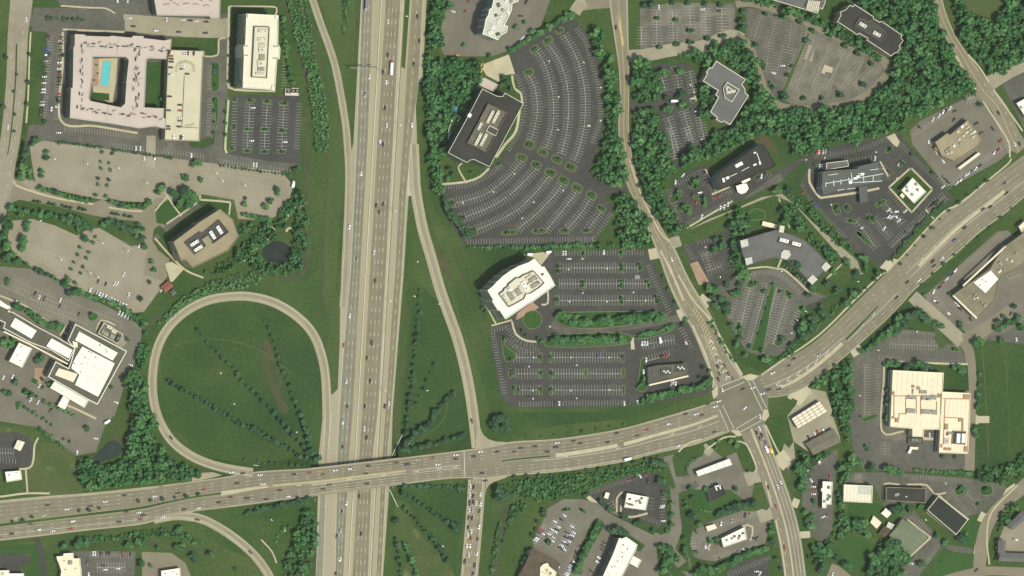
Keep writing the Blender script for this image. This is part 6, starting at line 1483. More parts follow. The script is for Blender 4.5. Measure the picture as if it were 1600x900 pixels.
def finish_labels():
    L = LM + LMX
    groups = {}
    for o, px, py, desc, place in TODO:
        if place: groups.setdefault((desc, place, None), []).append((px, py, o))
        else:
            b = min(L, key=lambda q: (q[0] - px) ** 2 + (q[1] - py) ** 2)
            dx, dy = px - b[0], b[1] - py
            if math.hypot(dx, dy) < 7: w = 'at'
            else:
                a = math.degrees(math.atan2(dy, dx)) % 360
                w = ['right of', 'upper right of', 'above', 'upper left of', 'left of', 'lower left of', 'below', 'lower right of'][int((a + 22.5) // 45) % 8]
            groups.setdefault((desc, w + ' ' + b[2], b), []).append((px, py, o))
    for (desc, where, b), v in groups.items():
        noun = desc.split()[-1]
        if len(v) == 1:
            v[0][2]['label'] = f"{desc} {where}"; continue
        if b:
            v.sort(key=lambda t: (t[0] - b[0]) ** 2 + (t[1] - b[1]) ** 2)
            for i, (x, y, o) in enumerate(v):
                o['label'] = f"{(NUM[i] + ' ') if i else ''}closest {desc} {where}"
        else:
            sx = max(t[0] for t in v) - min(t[0] for t in v); sy = max(t[1] for t in v) - min(t[1] for t in v)
            ax = 0 if sx >= sy else 1
            v.sort(key=lambda t: t[ax]); end = 'left' if ax == 0 else 'top'
            for i, (x, y, o) in enumerate(v):
                n = NUM[i] if i and i < len(NUM) else ('first' if i == 0 else f'number {i + 1}')
                o['label'] = f"{n} {desc} from the {end} {where}"

# ================================================================== TREES
nr_ = np.random.default_rng(11)
def ico(sub):
    import bmesh
    b = bmesh.new(); bmesh.ops.create_icosphere(b, subdivisions=sub, radius=1)
    v = np.array([x.co[:] for x in b.verts]); f = [tuple(q.index for q in x.verts) for x in b.faces]; b.free()
    return v, f
ICO1 = ico(1); ICO2 = ico(2)
def crown_geo(seed, lobes=8, leaves=150, tall=0.85, spread=.62, lobe=(.30, .48), leaf=(.10, .20), ic=None):
    """unit crown (radius 1, centre at z=0): jittered leaf lobes plus loose leaf sprays"""
    r = np.random.default_rng(seed); V, F = [], []; n = 0
    iv, if_ = ic or ICO1
    C = []
    for i in range(lobes):
        a = r.uniform(0, 2 * math.pi) if i else 0; d = spread * math.sqrt(r.uniform(.15, 1)) if i else 0
        z = r.uniform(-.35, .45) * tall * (1 - d * .6) + (.25 * tall if i == 0 else 0)
        c = np.array([d * math.cos(a), d * math.sin(a), z]); R = r.uniform(*lobe)
        C.append((c, R))
        v = iv * (1 + r.uniform(-.22, .22, (len(iv), 1))) * np.array([R, R, R * .9]) + c
        V.append(v); F += [tuple(n + k for k in f) for f in if_]; n += len(v)
    for i in range(leaves):
        c, R = C[r.integers(len(C))]
        d = r.normal(size=3); d[2] = abs(d[2]) * .9 - .25; d /= np.linalg.norm(d)
        p = c + d * R * r.uniform(.92, 1.22)
        t = np.cross(d, r.normal(size=3)); t /= np.linalg.norm(t); u = np.cross(d, t) + d * r.uniform(-.6, .6)
        s = r.uniform(*leaf)
        V.append(np.array([p - t * s, p - u * s * .8, p + t * s, p + u * s])); F.append((n, n + 1, n + 2, n + 3)); n += 4
    V = np.concatenate(V); V[:, :2] /= 1.02
    return V, F
def crown_mesh(name, g, m):
    me = bpy.data.meshes.new(name); me.from_pydata([tuple(p) for p in g[0]], [], g[1]); me.materials.append(MATS[m]); me.update(); return me
def trunk_mesh():
    mb = MB(); mb.cyl((0, 0, 0), .10, .62, 7, .05)
    for a in range(4):
        t = a * 1.7; mb.hbar((0, 0, .5), (.34 * math.cos(t), .34 * math.sin(t), .95), .025)
    return mb.mesh('trunk', 'bark')
CROWNS = {m: [crown_mesh('crown', crown_geo(20 + i, 9, 170), m) for i in range(5)] for m in ('leaf', 'leaf_dark', 'leaf_light')}
BUSH = {m: [crown_mesh('foliage', crown_geo(60 + i, 6, 90, .7), m) for i in range(3)] for m in ('leaf', 'leaf_dark', 'leaf_light')}
TRUNK = trunk_mesh()
NT = [0]; RK = 1.5
TREES = []
def tree(px, py, r, m='leaf', place=None, kind=None, group='trees around the sites'):
    TREES.append((px, py, r, m, place, kind, group))
def build_tree(px, py, r, m, place, kind, group):
    """r: crown radius in metres"""
    x, y, z = on_ground(px, py); i = NT[0]; NT[0] += 1
    shrub = r < 1.5 or kind == 'shrub'
    hgt = r * (1.1 if shrub else 1.75)
    root = empty('shrub' if shrub else 'tree', (x, y, z)); root['group'] = group
    root['category'] = 'shrub' if shrub else 'tree'
    root.rotation_euler.z = i * 2.399
    cr = bpy.data.objects.new('foliage' if shrub else 'crown', (BUSH if shrub else CROWNS)[m][i % (3 if shrub else 5)]); COL.objects.link(cr); cr.parent = root
    e = 1 + .12 * math.sin(i * 1.3)
    cr.scale = (r * 1.08 * e, r * 1.08 / e, r * (.8 if shrub else .95)); cr.location = (0, 0, hgt * (.45 if shrub else .62))
    if not shrub:
        t = bpy.data.objects.new('trunk', TRUNK); COL.objects.link(t); t.parent = root; t.scale = (r * .9, r * .9, hgt * .9)
    size = 'small' if r < 2.4 else ('medium' if r < 4 else 'large')
    tone = {'leaf': 'green', 'leaf_dark': 'dark green', 'leaf_light': 'light green'}[m]
    later(root, px, py, f"{tone if not place else ''} {'shrub' if shrub else size + ' tree'}".strip() if not place else ('shrub' if shrub else 'tree'), place)
    return root
TR = lambda pts, ox, oy, s, **k: [tree(ox + p[0] / s, oy + p[1] / s, (p[2] if len(p) > 2 else k.get('r', 4)) * S * .92, k.get('m', ('leaf', 'leaf', 'leaf_dark')[int(p[0] * 7 + p[1]) % 3]), k.get('place'), k.get('kind'), k.get('group', 'trees around the sites')) for p in pts]
def row(px, n, r0, r1, place, m='leaf', group=None, jit=1.2, kind=None):
    c = catmull(px, 3); L_ = [0]
    if jit >= 1 and kind is None: n = int(n * 1.3)
    for a, b in zip(c, c[1:]): L_.append(L_[-1] + math.dist(a, b))
    rr = random.Random(len(px) * 31 + n)
    for i in range(n):
        t = L_[-1] * i / max(1, n - 1); k = max(0, min(len(c) - 2, next((j - 1 for j, v in enumerate(L_) if v >= t), len(c) - 2)))
        f = (t - L_[k]) / max(1e-6, L_[k + 1] - L_[k])
        x = c[k][0] + (c[k + 1][0] - c[k][0]) * f + rr.uniform(-jit, jit); y = c[k][1] + (c[k + 1][1] - c[k][1]) * f + rr.uniform(-jit, jit)
        tree(x, y, (r0 + (r1 - r0) * i / max(1, n - 1)) * RK * rr.uniform(.65, 1.3), m, place, kind, group or 'trees ' + place)
T6 = lambda *p: tr(p, 210, 440, 2.8125)
row(T6((275,212),(325,270),(380,330),(437,390),(487,450),(548,508),(600,570),(660,632),(710,690),(760,745)), 18, 1.3, 2.2, 'in the middle row inside the loop ramp', 'leaf_dark', jit=1)
row(T6((145,437),(250,497),(320,538),(390,578),(460,620),(530,655),(600,697),(680,740),(765,785)), 24, 1.6, 2.3, 'in the lower row inside the loop ramp', 'leaf_dark', jit=1)
row(T6((570,170),(600,245),(650,395),(680,465),(705,540),(735,610),(755,680),(775,745),(800,775)), 16, 1.3, 2.4, 'in the right row inside the loop ramp', 'leaf_dark', jit=1)
row(T6((480,785),(600,800),(745,812)), 10, 1.4, 1.6, 'along the white guard rail', 'leaf_dark', kind='shrub', jit=.5)
row([(656,453),(653,501),(649,533),(644,587),(640,627),(636,655),(631,700)], 17, 1.5, 2.3, 'in the left row of the right lawn', 'leaf_dark')
row([(684,557),(671,584),(656,619),(649,632)], 6, 1.2, 1.9, 'in the short middle row of the right lawn', 'leaf_dark')
row([(707,615),(690,632),(679,645),(668,662),(653,674),(637,688),(626,703)], 15, 2.0, 3.0, 'in the slanting row of the right lawn', 'leaf_dark', jit=1.5)
row([(628,705),(660,698),(690,690),(722,680)], 14, 2.2, 2.0, 'in the row above the arterial right of bridge', 'leaf_dark')
row([(630,770),(650,782),(662,790),(684,805),(697,813)], 8, 1.9, 1.9, 'in the upper row of the lower right lawn', 'leaf_dark')
row([(632,795),(642,804),(659,825),(674,840),(687,858),(697,875)], 11, 1.7, 2.0, 'in the lower row of the lower right lawn', 'leaf_dark')
row([(618,842),(622,860),(624,881),(626,905)], 6, 2.2, 2.2, 'in the left column of the lower right lawn', 'leaf_dark')
row([(633,852),(640,872),(650,898)], 6, 2.2, 2.4, 'in the inner column of the lower right lawn', 'leaf')
row([(624,760),(660,759),(700,761),(722,764)], 18, 2.0, 2.0, 'in the hedge below the arterial right of bridge', 'leaf_dark', kind='shrub')
row([(383,802),(410,795),(445,788),(485,778)], 20, 2.2, 2.4, 'in the hedge below the arterial left of bridge', 'leaf_dark')
TR([(240,525,6.5),(260,540,5),(707*0+630,560,9),(650,580,6)], 560, 690, 4.286, m='leaf_dark')
row([(432,845),(440,830),(450,822)], 5, 1.5, 1.6, 'along the thin line right of curved ramp', kind='shrub')
row([(19,815),(35,813),(49,808)], 3, 1.4, 1.4, 'in the left part of the arterial median', 'leaf_dark', jit=.3)
row([(123,798),(138,796.5),(154,794)], 3, 1.4, 1.4, 'in the middle part of the arterial median', 'leaf_dark', jit=.3)
row([(215.5,783),(231,782),(246,780.5),(279,777),(294,775),(309,773)], 6, 1.4, 1.4, 'in the right part of the arterial median', 'leaf_dark', jit=.3)
row([(803,745),(880,740),(960,729),(1027,714)], 13, 1.3, 1.6, 'in the row along the lower kerb of arterial', 'leaf_dark', jit=.6)
row([(800,684),(880,678),(974,663)], 9, 1.1, 1.3, 'in the row along the upper kerb of arterial', 'leaf_dark', jit=.6, kind='shrub')
row([(1308,492),(1330,470),(1380,424)], 6, 1.2, 1.4, 'in the strip left of the upper drive mouth', 'leaf_dark', jit=.6)
row([(1405,412),(1440,372),(1490,322),(1540,282)], 11, 1.3, 1.4, 'in the verge above the right arterial', 'leaf_dark', jit=.6)
row([(1440,445),(1490,398),(1540,362),(1580,325)], 9, 1.2, 1.4, 'in the verge below the right arterial', 'leaf_dark', jit=.6)
TR([(303,320,2.6),(285,385,3),(263,463,2.8),(243,533,2.8)], 1120, 380, 3.75, m='leaf_dark', place='in the green strip of the curved car park')
# tan car parks at the left
TR([(70.7,246,6),(71,238,5),(63.5,268,5),(63,275,4.5),(55,219,7),(48,224,6),(38,228,7),(37,241,8),(35,252,7),(35,262,9),(32,275,9),(45,277,6),(44,268,6)], 0, 0, 1)
TR([(61,294,6),(67,297,5),(74,298,5),(80,299,5),(86,300,7),(93,303,5),(100,306,5),(106,308,5),(112,309,5),(119,310,5),(125,311.5,6),(134,314,5.5),(142,313,5),(149,305,4)], 0, 0, 1, place='in the hedge row below the upper tan car park')
TR([(590,160),(590,200),(572,258),(572,293),(597,105)], 0, 210, 3.75, r=3.4, place='in the left of the two upper tree columns'); TR([(640,170),(645,210),(635,267),(627,300),(655,115)], 0, 210, 3.75, r=3.4, place='in the right of the two upper tree columns')
TR([(165,307,4),(172,314,6),(179,317,6),(186,320,6),(192,321,5.5),(197,322,6),(206,322,5),(215,320,5),(224,320,5),(232,315,6)], 0, 0, 1, place='in the hedge row below the middle tan car park')
TR([(249,295,7),(245,300,6),(254,290,5),(270,303,9),(284,297,10),(298,305,9),(276,316,10),(292,318,9),(303,312,7),(286,308,9)], 0, 0, 1)
TR([(54,315),(60,316),(77,318.5),(84,320),(97,322),(104,324),(110,325),(124,326),(131,327.5),(176,334),(182,335),(195,337),(203,339)], 0, 0, 1, r=3.4, m='leaf_dark', place='on the planted islands of the left drive')
TR([(16,326,8),(28,332,8),(40,330,6),(52,333,6),(62,334,7),(74,337,7),(85,339,7),(95,343,8),(106,345,9),(118,346,9),(128,349,9),(136,355,8),(110,338,6),(122,358,6)], 0, 0, 1, place='in the tree band below the left drive')
TR([(5,345,9),(12,355,9),(3,370,9),(8,385,9),(14,398,8),(22,408,6),(8,405,8)], 0, 0, 1, place='in the clump at the left edge')
TR([(40,351,7),(39,358,6.5),(33.5,376,9),(32,386,8),(130.7,373,7),(143.5,379,4),(148,370,3),(159,352,6)], 0, 0, 1)
TR([(168,346,7),(175,349,7),(180,350,8),(190,355,8),(200,360,8),(210,364,8),(220,360,7),(218,372,7),(224,386,6),(215,351,5)], 0, 0, 1, place='in the tree band left of the tan office')
TR([(124.5,387),(120,398),(114,410.5),(110,420.7)], 0, 0, 1, r=3.4, place='in the left of the two lower tree columns'); TR([(138,394.5),(134,404),(128.5,417),(124.5,427)], 0, 0, 1, r=3.4, place='in the right of the two lower tree columns')
TR([(105,436,6),(99,444,7),(117,442,4),(55,421,5),(63,425,6),(72,428,5),(81,432,5),(88,437,4),(28,405,5),(40,412,4)], 0, 0, 1, place='in the row below the lower left tan car park')
TR([(11,437,4),(10,443,4),(236,409,5),(238.7,422,5),(233,441,4),(219,467,6),(143,491,5),(115,455,8),(108,458,7),(122,459,5)], 0, 0, 1)
row([(128,458),(150,467),(180,476),(205,492),(226,505)], 17, 2.2, 2.8, 'in the hedge above the white complex', kind='shrub')
row([(25,478),(50,492),(72,508),(92,513)], 16, 2.4, 2.6, 'along the wall of the diagonal wing', 'leaf')
TR([(61,558,8),(56,564,6),(5,535,9),(15,537,8),(20,530,6),(23,597,6),(13,616,6),(6,612,5),(40,612,6),(48,616,5),(58,620,4),(76,600,5),(66,593,4),(173,605,4),(222,510,5),(226,520,5),(220,540,5),(198,530,4)], 0, 0, 1)
row([(70,628),(90,638),(115,650)], 7, 1.6, 1.6, 'along the lower front of the complex', kind='shrub'); row([(30,632),(55,648),(80,664)], 8, 1.5, 1.6, 'in the planted strip below the complex', kind='shrub')
TR([(134,668,5),(136,672,4),(98,686,3),(108,690,3)], 0, 0, 1)
row([(62,672),(80,685),(100,700)], 8, 1.7, 1.7, 'along the car park edge above the dry slope', kind='shrub')
TR([(307,255,7),(300,257,6),(289,278,6.5),(286,276,5),(313,281,5),(383,310,4),(381,319,5.5),(431,297,6),(433,303,5),(421,314,6),(413,323,6.5),(460,267,7),(465,264,5)], 0, 0, 1)
for q in [(530,590),(628,595),(735,605),(515,757),(615,757),(715,765),(512,885),(612,890),(712,888)]: tree(250 + q[0] / 3.75, q[1] / 3.75, 1.8, 'leaf_dark')
TR([(437,585),(435,750),(425,872)], 250, 0, 3.75, r=3); TR([(378,655),(378,720),(378,790)], 250, 0, 3.75, r=3.4, m='leaf_dark'); TR([(318,385),(330,395),(318,590),(318,650),(318,715),(312,780),(325,500)], 250, 0, 3.75, r=3.2, m='leaf_dark')
TR([(160,485),(150,608),(165,320),(30,335),(15,625),(255,715)], 0, 0, 3.75, r=4.5, m='leaf_dark'); TR([(95,435),(78,535),(85,670),(78,770)], 0, 0, 3.75, r=3, m='leaf_dark', place='in the median of the left street')
row([(74,29),(92,29),(112,30),(130,31)], 8, 1.5, 1.5, 'on the long island above the hotel', 'leaf_dark', kind='shrub', jit=.3)
TR([(288,320,3.5),(370,325,3.5),(350,460,3.5),(340,595,4),(940,575,4.5),(870,408,2),(890,408,2),(910,408,2),(680,580,2),(570,430,2.2),(565,380,2.2),(550,470,2.2)], 0, 0, 3.75, m='leaf_dark')
row(tr([(330,45),(560,72),(590,75)], 0, 210, 3.75), 16, 1.2, 1.2, 'in the planted strip below hotel car park', 'leaf_dark', kind='shrub', jit=.3); row(tr([(660,90),(850,118),(1000,135)], 0, 210, 3.75), 18, 1.2, 1.2, 'in the strip above the middle tan car park', 'leaf_dark', kind='shrub', jit=.3)
row(tr([(355,182),(560,212),(760,236)], 250, 210, 3.75), 20, 1.2, 1.3, 'in the strip above the right tan car park', 'leaf_dark', kind='shrub', jit=.3)
row([(362,20),(360,70),(358,128)], 9, 1.4, 1.4, 'along the left side of the ivory office', 'leaf_dark', kind='shrub', jit=.4); row([(440,30),(446,80),(455,130)], 8, 2.0, 2.2, 'on the slope right of the ivory office', 'leaf')
row([(380,335),(400,340),(420,345)], 7, 2.2, 2.2, 'along the wall right of the tan office', 'leaf')
# fan car park
for q in FAN_ISLANDS:
    big = q[2] > 20
    for dx in ((-5, 4) if big else (-2.5, 2.5)): tree(q[0] + dx, q[1] + random.uniform(-1, 1), random.uniform(1.3, 2.0), 'leaf_dark')
TR([(880,133),(886,183),(912,118),(917,184),(864,180),(838,178)], 0, 0, 1, r=2, m='leaf_light'); TR([(450,330),(505,400),(575,470),(630,545)], 660, 200, 3.75, r=2, m='leaf_light')
TR([(785,120,5),(790,130,6),(797,138,5),(782,134,5),(780,258,3.5),(735,270,3.5),(700,265,6),(706,272,5),(698,280,5),(677,290,5),(678,296,4)], 0, 0, 1)
row([(690,312),(700,330),(714,350),(728,368)], 13, 2.6, 3.0, 'along the lower left rim of fan car park', 'leaf_dark'); row([(733,386),(800,387),(870,385),(930,382)], 30, 1.8, 2.3, 'in the hedge below the fan car park', 'leaf', kind='shrub')
row([(797,78),(830,58),(862,40),(890,24)], 16, 2.0, 2.6, 'in the hedge above the fan car park', 'leaf')
TR([(545,160,5),(590,130,4.5),(385,325,4.5),(635,185,6),(240,265,4)], 660, 0, 3.75)
# white office lot
TR([(440,155),(440,180),(570,90),(768,85),(770,150),(770,172),(862,145),(870,165),(570,238),(570,258),(768,235),(768,258),(905,235),(918,258),(432,330),(430,250),(770,322),(775,342),(950,315),(960,340),(985,205),(1010,275),(1045,340)], 740, 370, 3.333, r=3.6)
TR([(350,545),(190,640),(348,630),(400,630),(195,705),(200,722),(350,713),(405,713),(210,790),(228,800),(350,798),(403,798),(775,630),(155,535),(155,525),(330,530),(270,515),(250,490),(40,370),(55,390)], 740, 370, 3.333, r=3.5)
row([(870,495),(895,503),(930,503),(965,500),(1000,496),(1014,493)], 24, 2.8, 3.2, 'in the long hedge of the white office car park', 'leaf'); row([(874,492),(900,495)], 4, 2.6, 2.6, 'at the left end of the long hedge', 'leaf_light')
row([(1022,490),(1030,496),(1024,502)], 3, 3, 3, 'at the right end of the long hedge', 'leaf')
row([(860,532),(885,531),(920,531),(950,530),(972,528)], 22, 2.6, 2.8, 'in the shorter hedge of the white office car park', 'leaf'); row([(996,525),(1020,520),(1048,511)], 11, 2.1, 2.2, 'in the planted strip above the lower lot', 'leaf', kind='shrub')
TR([(1003,595,4.5),(1000,602,5),(996,606,4),(1004,590,3.5),(1008,570,2)], 0, 0, 1); row([(1010,622),(1040,616),(1070,608),(1085,606),(1108,592)], 16, 2.4, 2.8, 'in the band below the grey restaurant', 'leaf')
TR([(1098,575,5),(1092,590,4),(1107,580,4),(1070,500,5),(1066,508,5)], 0, 0, 1)
# upper middle right
TR([(500,425,8),(600,420,7),(605,555,8),(590,570,6),(525,575,6),(525,645,9),(610,615,7),(640,622,6),(675,865,7),(660,880,6)], 900, 0, 3.75); TR([(525,125,8),(465,175,6)], 940, 200, 3.75)
TR([(470,105,3),(580,115,3.5),(655,180,4),(675,182,3.5),(765,225,5),(655,247,4.5),(680,247,3.5),(585,260,5),(485,275,4),(845,210,4.5),(865,210,4),(970,70,6),(395,35,6),(420,28,8),(440,15,7),(560,20,5),(650,20,5),(750,25,5),(840,30,5)], 900, 0, 3.75, m='leaf_dark')
TR([(30,70,6),(25,135,9),(30,165,8),(105,265,6),(165,80,4.5),(265,100,4.5),(365,130,5),(440,180,5),(405,235,5),(400,250,4),(540,205,3.5),(630,265,5),(705,315,5),(785,375,5),(735,495,6),(600,560,7),(500,575,4.5),(390,575,4.5),(270,565,8),(300,440,4.5),(325,390,4),(150,360,3),(160,400,3),(195,485,3),(210,515,4)], 1150, 0, 3.75, m='leaf_dark')
# right of the cross street
TR([(540,310,6),(520,335,5),(555,350,5),(445,370,5),(435,395,5),(450,420,4),(475,465,6),(500,490,6),(590,415,6),(595,445,5),(560,300,5)], 940, 200, 3.75, m='leaf')
TR([(350,220,4),(110,365,8),(185,360,7),(315,495,6),(380,560,5),(435,620,6),(500,680,6),(245,530,8),(230,545,8),(250,590,8),(165,540,8),(140,480,6),(360,680,5),(390,710,6),(430,750,9),(410,730,7),(530,790,7),(580,850,7),(620,760,8),(640,800,6),(640,825,5),(700,850,7),(450,840,6),(210,800,6),(230,820,5),(185,790,4)], 1180, 200, 3.75)
TR([(475,475,4),(480,460,3),(535,470,4),(660,530,3.5),(690,530,3.5),(615,600,3),(640,640,3),(735,440,3),(785,125,5),(855,210,4),(910,155,4),(1030,265,4),(1050,445,4),(560,545,3),(880,610,3)], 1180, 200, 3.75, m='leaf_dark')
row([(1392,405),(1420,372),(1450,338),(1476,318)], 26, 1.7, 1.9, 'in the hedge below the bank car park', 'leaf_dark', kind='shrub')
TR([(90,20,8),(85,0,7),(110,95,8),(120,120,7),(145,150,7),(140,190,5),(50,240,5),(95,295,6),(115,290,5),(20,330,8),(40,370,9),(50,400,7),(75,475,5),(100,590,7),(155,650,6),(275,680,8),(300,690,7),(430,595,6),(375,560,6),(490,480,10),(530,500,11),(500,540,9),(545,450,9),(560,480,8),(480,510,8),(600,415,9),(625,430,7),(600,365,5),(690,280,7),(790,290,8),(815,285,7),(740,340,7),(755,355,6),(640,235,7),(550,260,8),(530,300,6),(325,240,3.5),(370,285,4),(430,300,4.5),(190,605,5),(262,630,5),(205,240,4),(130,500,5),(130,550,5),(500,380,4),(225,235,4)], 1120, 380, 3.75)
TR([(750,575,9),(800,555,8),(840,590,8),(770,610,6),(700,690,8),(650,710,7),(660,650,6),(700,640,5)], 940, 200, 3.75)
TR([(820,200,8),(790,230,7),(840,240,8),(800,280,6),(760,330,6),(800,320,6),(950,320,5)], 940, 370, 3.75)
TR([(620,190,8),(650,200,9),(640,235,7),(690,250,7),(730,170,5),(790,215,4),(770,225,5),(650,285,7),(720,290,6),(670,300,6)], 940, 400, 3.75)
TR([(670,470,5),(670,490,5),(610,300,4),(890,460,6),(880,490,5),(985,370,5),(920,430,4),(760,575,8),(790,575,6),(910,570,6),(1020,480,6),(1035,500,4),(640,620,3),(460,300,3)], 1320, 380, 3.75)
row([(1396,520),(1412,500),(1432,488),(1446,500)], 12, 2.8, 3.2, 'in the thicket left of the strip mall drive', 'leaf_dark'); row([(1345,548),(1365,535),(1392,512),(1402,496)], 12, 2.2, 2.6, 'along the top edge above the store car park', 'leaf')
row([(1590,496),(1570,508),(1556,515)], 6, 2.2, 2.5, 'in the hedge right of the strip mall', 'leaf')
TR([(270,40,8),(320,35,7),(380,60,8),(420,40,7),(455,40,9),(500,60,8),(540,50,5),(720,70,9),(690,60,6),(745,90,5),(265,200,4.5),(270,260,6),(260,290,5),(260,380,6),(100,375,3),(125,560,4),(140,580,4),(855,100,4),(850,170,4),(845,230,5),(845,255,5),(845,310,6),(830,440,6),(820,465,6),(830,490,6),(10,120,6),(10,200,9),(10,310,9),(30,640,10),(55,660,9),(160,700,8),(260,710,9),(290,715,8),(330,735,8),(740,835,6),(755,845,5),(900,840,6),(620,625,4),(700,630,4)], 1320, 560, 4.09)
row(tr([(440,715),(600,722),(790,735)], 1320, 560, 4.09), 18, 1.6, 1.8, 'in the hedge below the store drive', 'leaf', kind='shrub')
TR([(90,385,9),(120,400,9),(60,380,8),(190,385,7),(130,345,7),(280,360,5),(300,355,4),(590,600,8),(610,620,7),(640,570,4),(470,640,6),(490,650,5),(410,590,6),(280,800,6),(300,810,6),(120,730,9),(50,700,11),(60,770,9),(20,660,9),(90,760,8),(130,690,6),(735,335,3),(450,785,2)], 1380, 720, 5)
TR([(310,50,10),(335,70,9),(380,30,9),(350,200,8),(345,220,8),(345,120,8),(360,160,7),(380,400,6),(430,440,7),(420,510,8),(390,470,5),(455,320,5),(520,790,9),(560,715,7),(585,725,6),(630,755,6),(690,810,8),(715,825,7),(740,840,5),(510,860,8),(490,660,6),(440,680,7),(470,690,6),(770,490,11),(790,520,9),(820,480,10),(850,570,8),(900,590,5),(890,770,12),(920,800,11),(930,830,10),(1000,680,11),(1020,660,9),(1060,760,11),(1080,650,10),(960,720,9),(980,850,9),(700,460,7),(880,850,9),(1070,830,8),(660,450,6),(740,540,7)], 1180, 720, 5)
TR([(150,490,4),(175,535,7),(190,550,7),(225,595,6),(140,740,7),(145,760,7),(140,680,5),(180,390,6),(150,460,4),(265,390,5),(440,390,5),(190,440,5),(290,695,6),(320,705,6),(330,690,5),(65,475,4),(65,540,4),(65,600,4),(40,630,3),(210,760,4),(650,610,6),(645,640,6),(655,700,6),(680,800,5),(710,855,4),(520,285,3),(410,110,5),(440,130,6),(340,110,4),(330,150,3)], 1030, 660, 3.75)
row(tr([(215,480),(245,510),(300,525)], 1030, 660, 3.75), 9, 1.1, 1.1, 'in the little hedge curve below the dark kiosk', 'leaf_light', kind='shrub', jit=.3); row(tr([(165,310),(160,250),(190,225),(220,205)], 1030, 660, 3.75), 9, 1.1, 1.2, 'along the left lawn of the fuel station', 'leaf', kind='shrub', jit=.3)
row(tr([(345,540),(400,510),(470,490),(540,470)], 1030, 660, 3.75), 16, 2.4, 2.8, 'in the hedge above the fast food restaurant', 'leaf_dark'); row(tr([(330,860),(430,810),(540,760),(610,745)], 1030, 660, 3.75), 18, 2.2, 2.6, 'in the hedge below the fast food restaurant', 'leaf')
row(tr([(200,880),(260,860),(310,880)], 1030, 660, 3.75), 8, 2.8, 3, 'in the thicket at the bottom of service road', 'leaf')
TR([(140,360,4),(155,350,4),(235,400,6),(255,410,6),(300,455,6),(390,500,6),(410,510,5),(490,535,6),(480,550,5),(595,590,4.5),(670,350,5),(690,355,5),(630,260,7),(660,262,6),(720,415,5),(720,490,5),(720,555,5),(690,600,4),(600,140,8),(650,150,8),(670,170,6)], 880, 690, 4.286)
row(tr([(235,530),(215,570),(190,620),(165,680),(130,740),(110,800),(80,870)], 880, 690, 4.286), 17, 2.2, 2.6, 'in the hedge right of the crowded car park', 'leaf'); row(tr([(320,590),(350,600),(395,615)], 880, 690, 4.286), 6, 3.2, 3.4, 'in front of the long white hotel', 'leaf_dark')
row(tr([(640,700),(690,720),(710,770),(680,800),(650,860)], 880, 690, 4.286), 12, 3, 3.2, 'in the thicket right of the long white hotel', 'leaf')
TR([(40,55,10),(70,50,10),(95,75,9),(75,95,9),(45,95,9),(25,80,8),(110,95,6),(55,440,11),(95,455,10),(70,475,9),(45,470,8),(300,550,6),(305,570,5),(270,610,5),(265,650,4),(245,680,5),(225,765,7),(205,800,6),(190,830,5),(425,465,3.5),(375,480,3.5),(330,715,4),(430,540,3),(518,545,3)], 760, 640, 3.4625, m='leaf_dark')
TR([(490,705,8),(450,715,9),(460,700,8),(360,720,7),(375,715,5),(740,715,7),(755,725,6),(800,700,8),(825,705,8),(840,690,5),(815,715,6),(915,735,5),(820,825,7),(880,840,4)], 0, 660, 3.75)
TR([(130,715,7),(110,700,7),(140,700,6),(205,760,6),(220,790,5),(325,745,7),(335,755,5),(505,855,4),(125,580,7),(110,595,6)], 250, 690, 4.286)
TR([(570,590,5),(610,665,6),(760,240*0+465,6),(835,400,6),(935,110,6)], 1380, 0, 4.09, m='leaf_dark')
TR([(100,560,6),(470,505,6),(460,515,5)], 560, 690, 4.286) if False else None

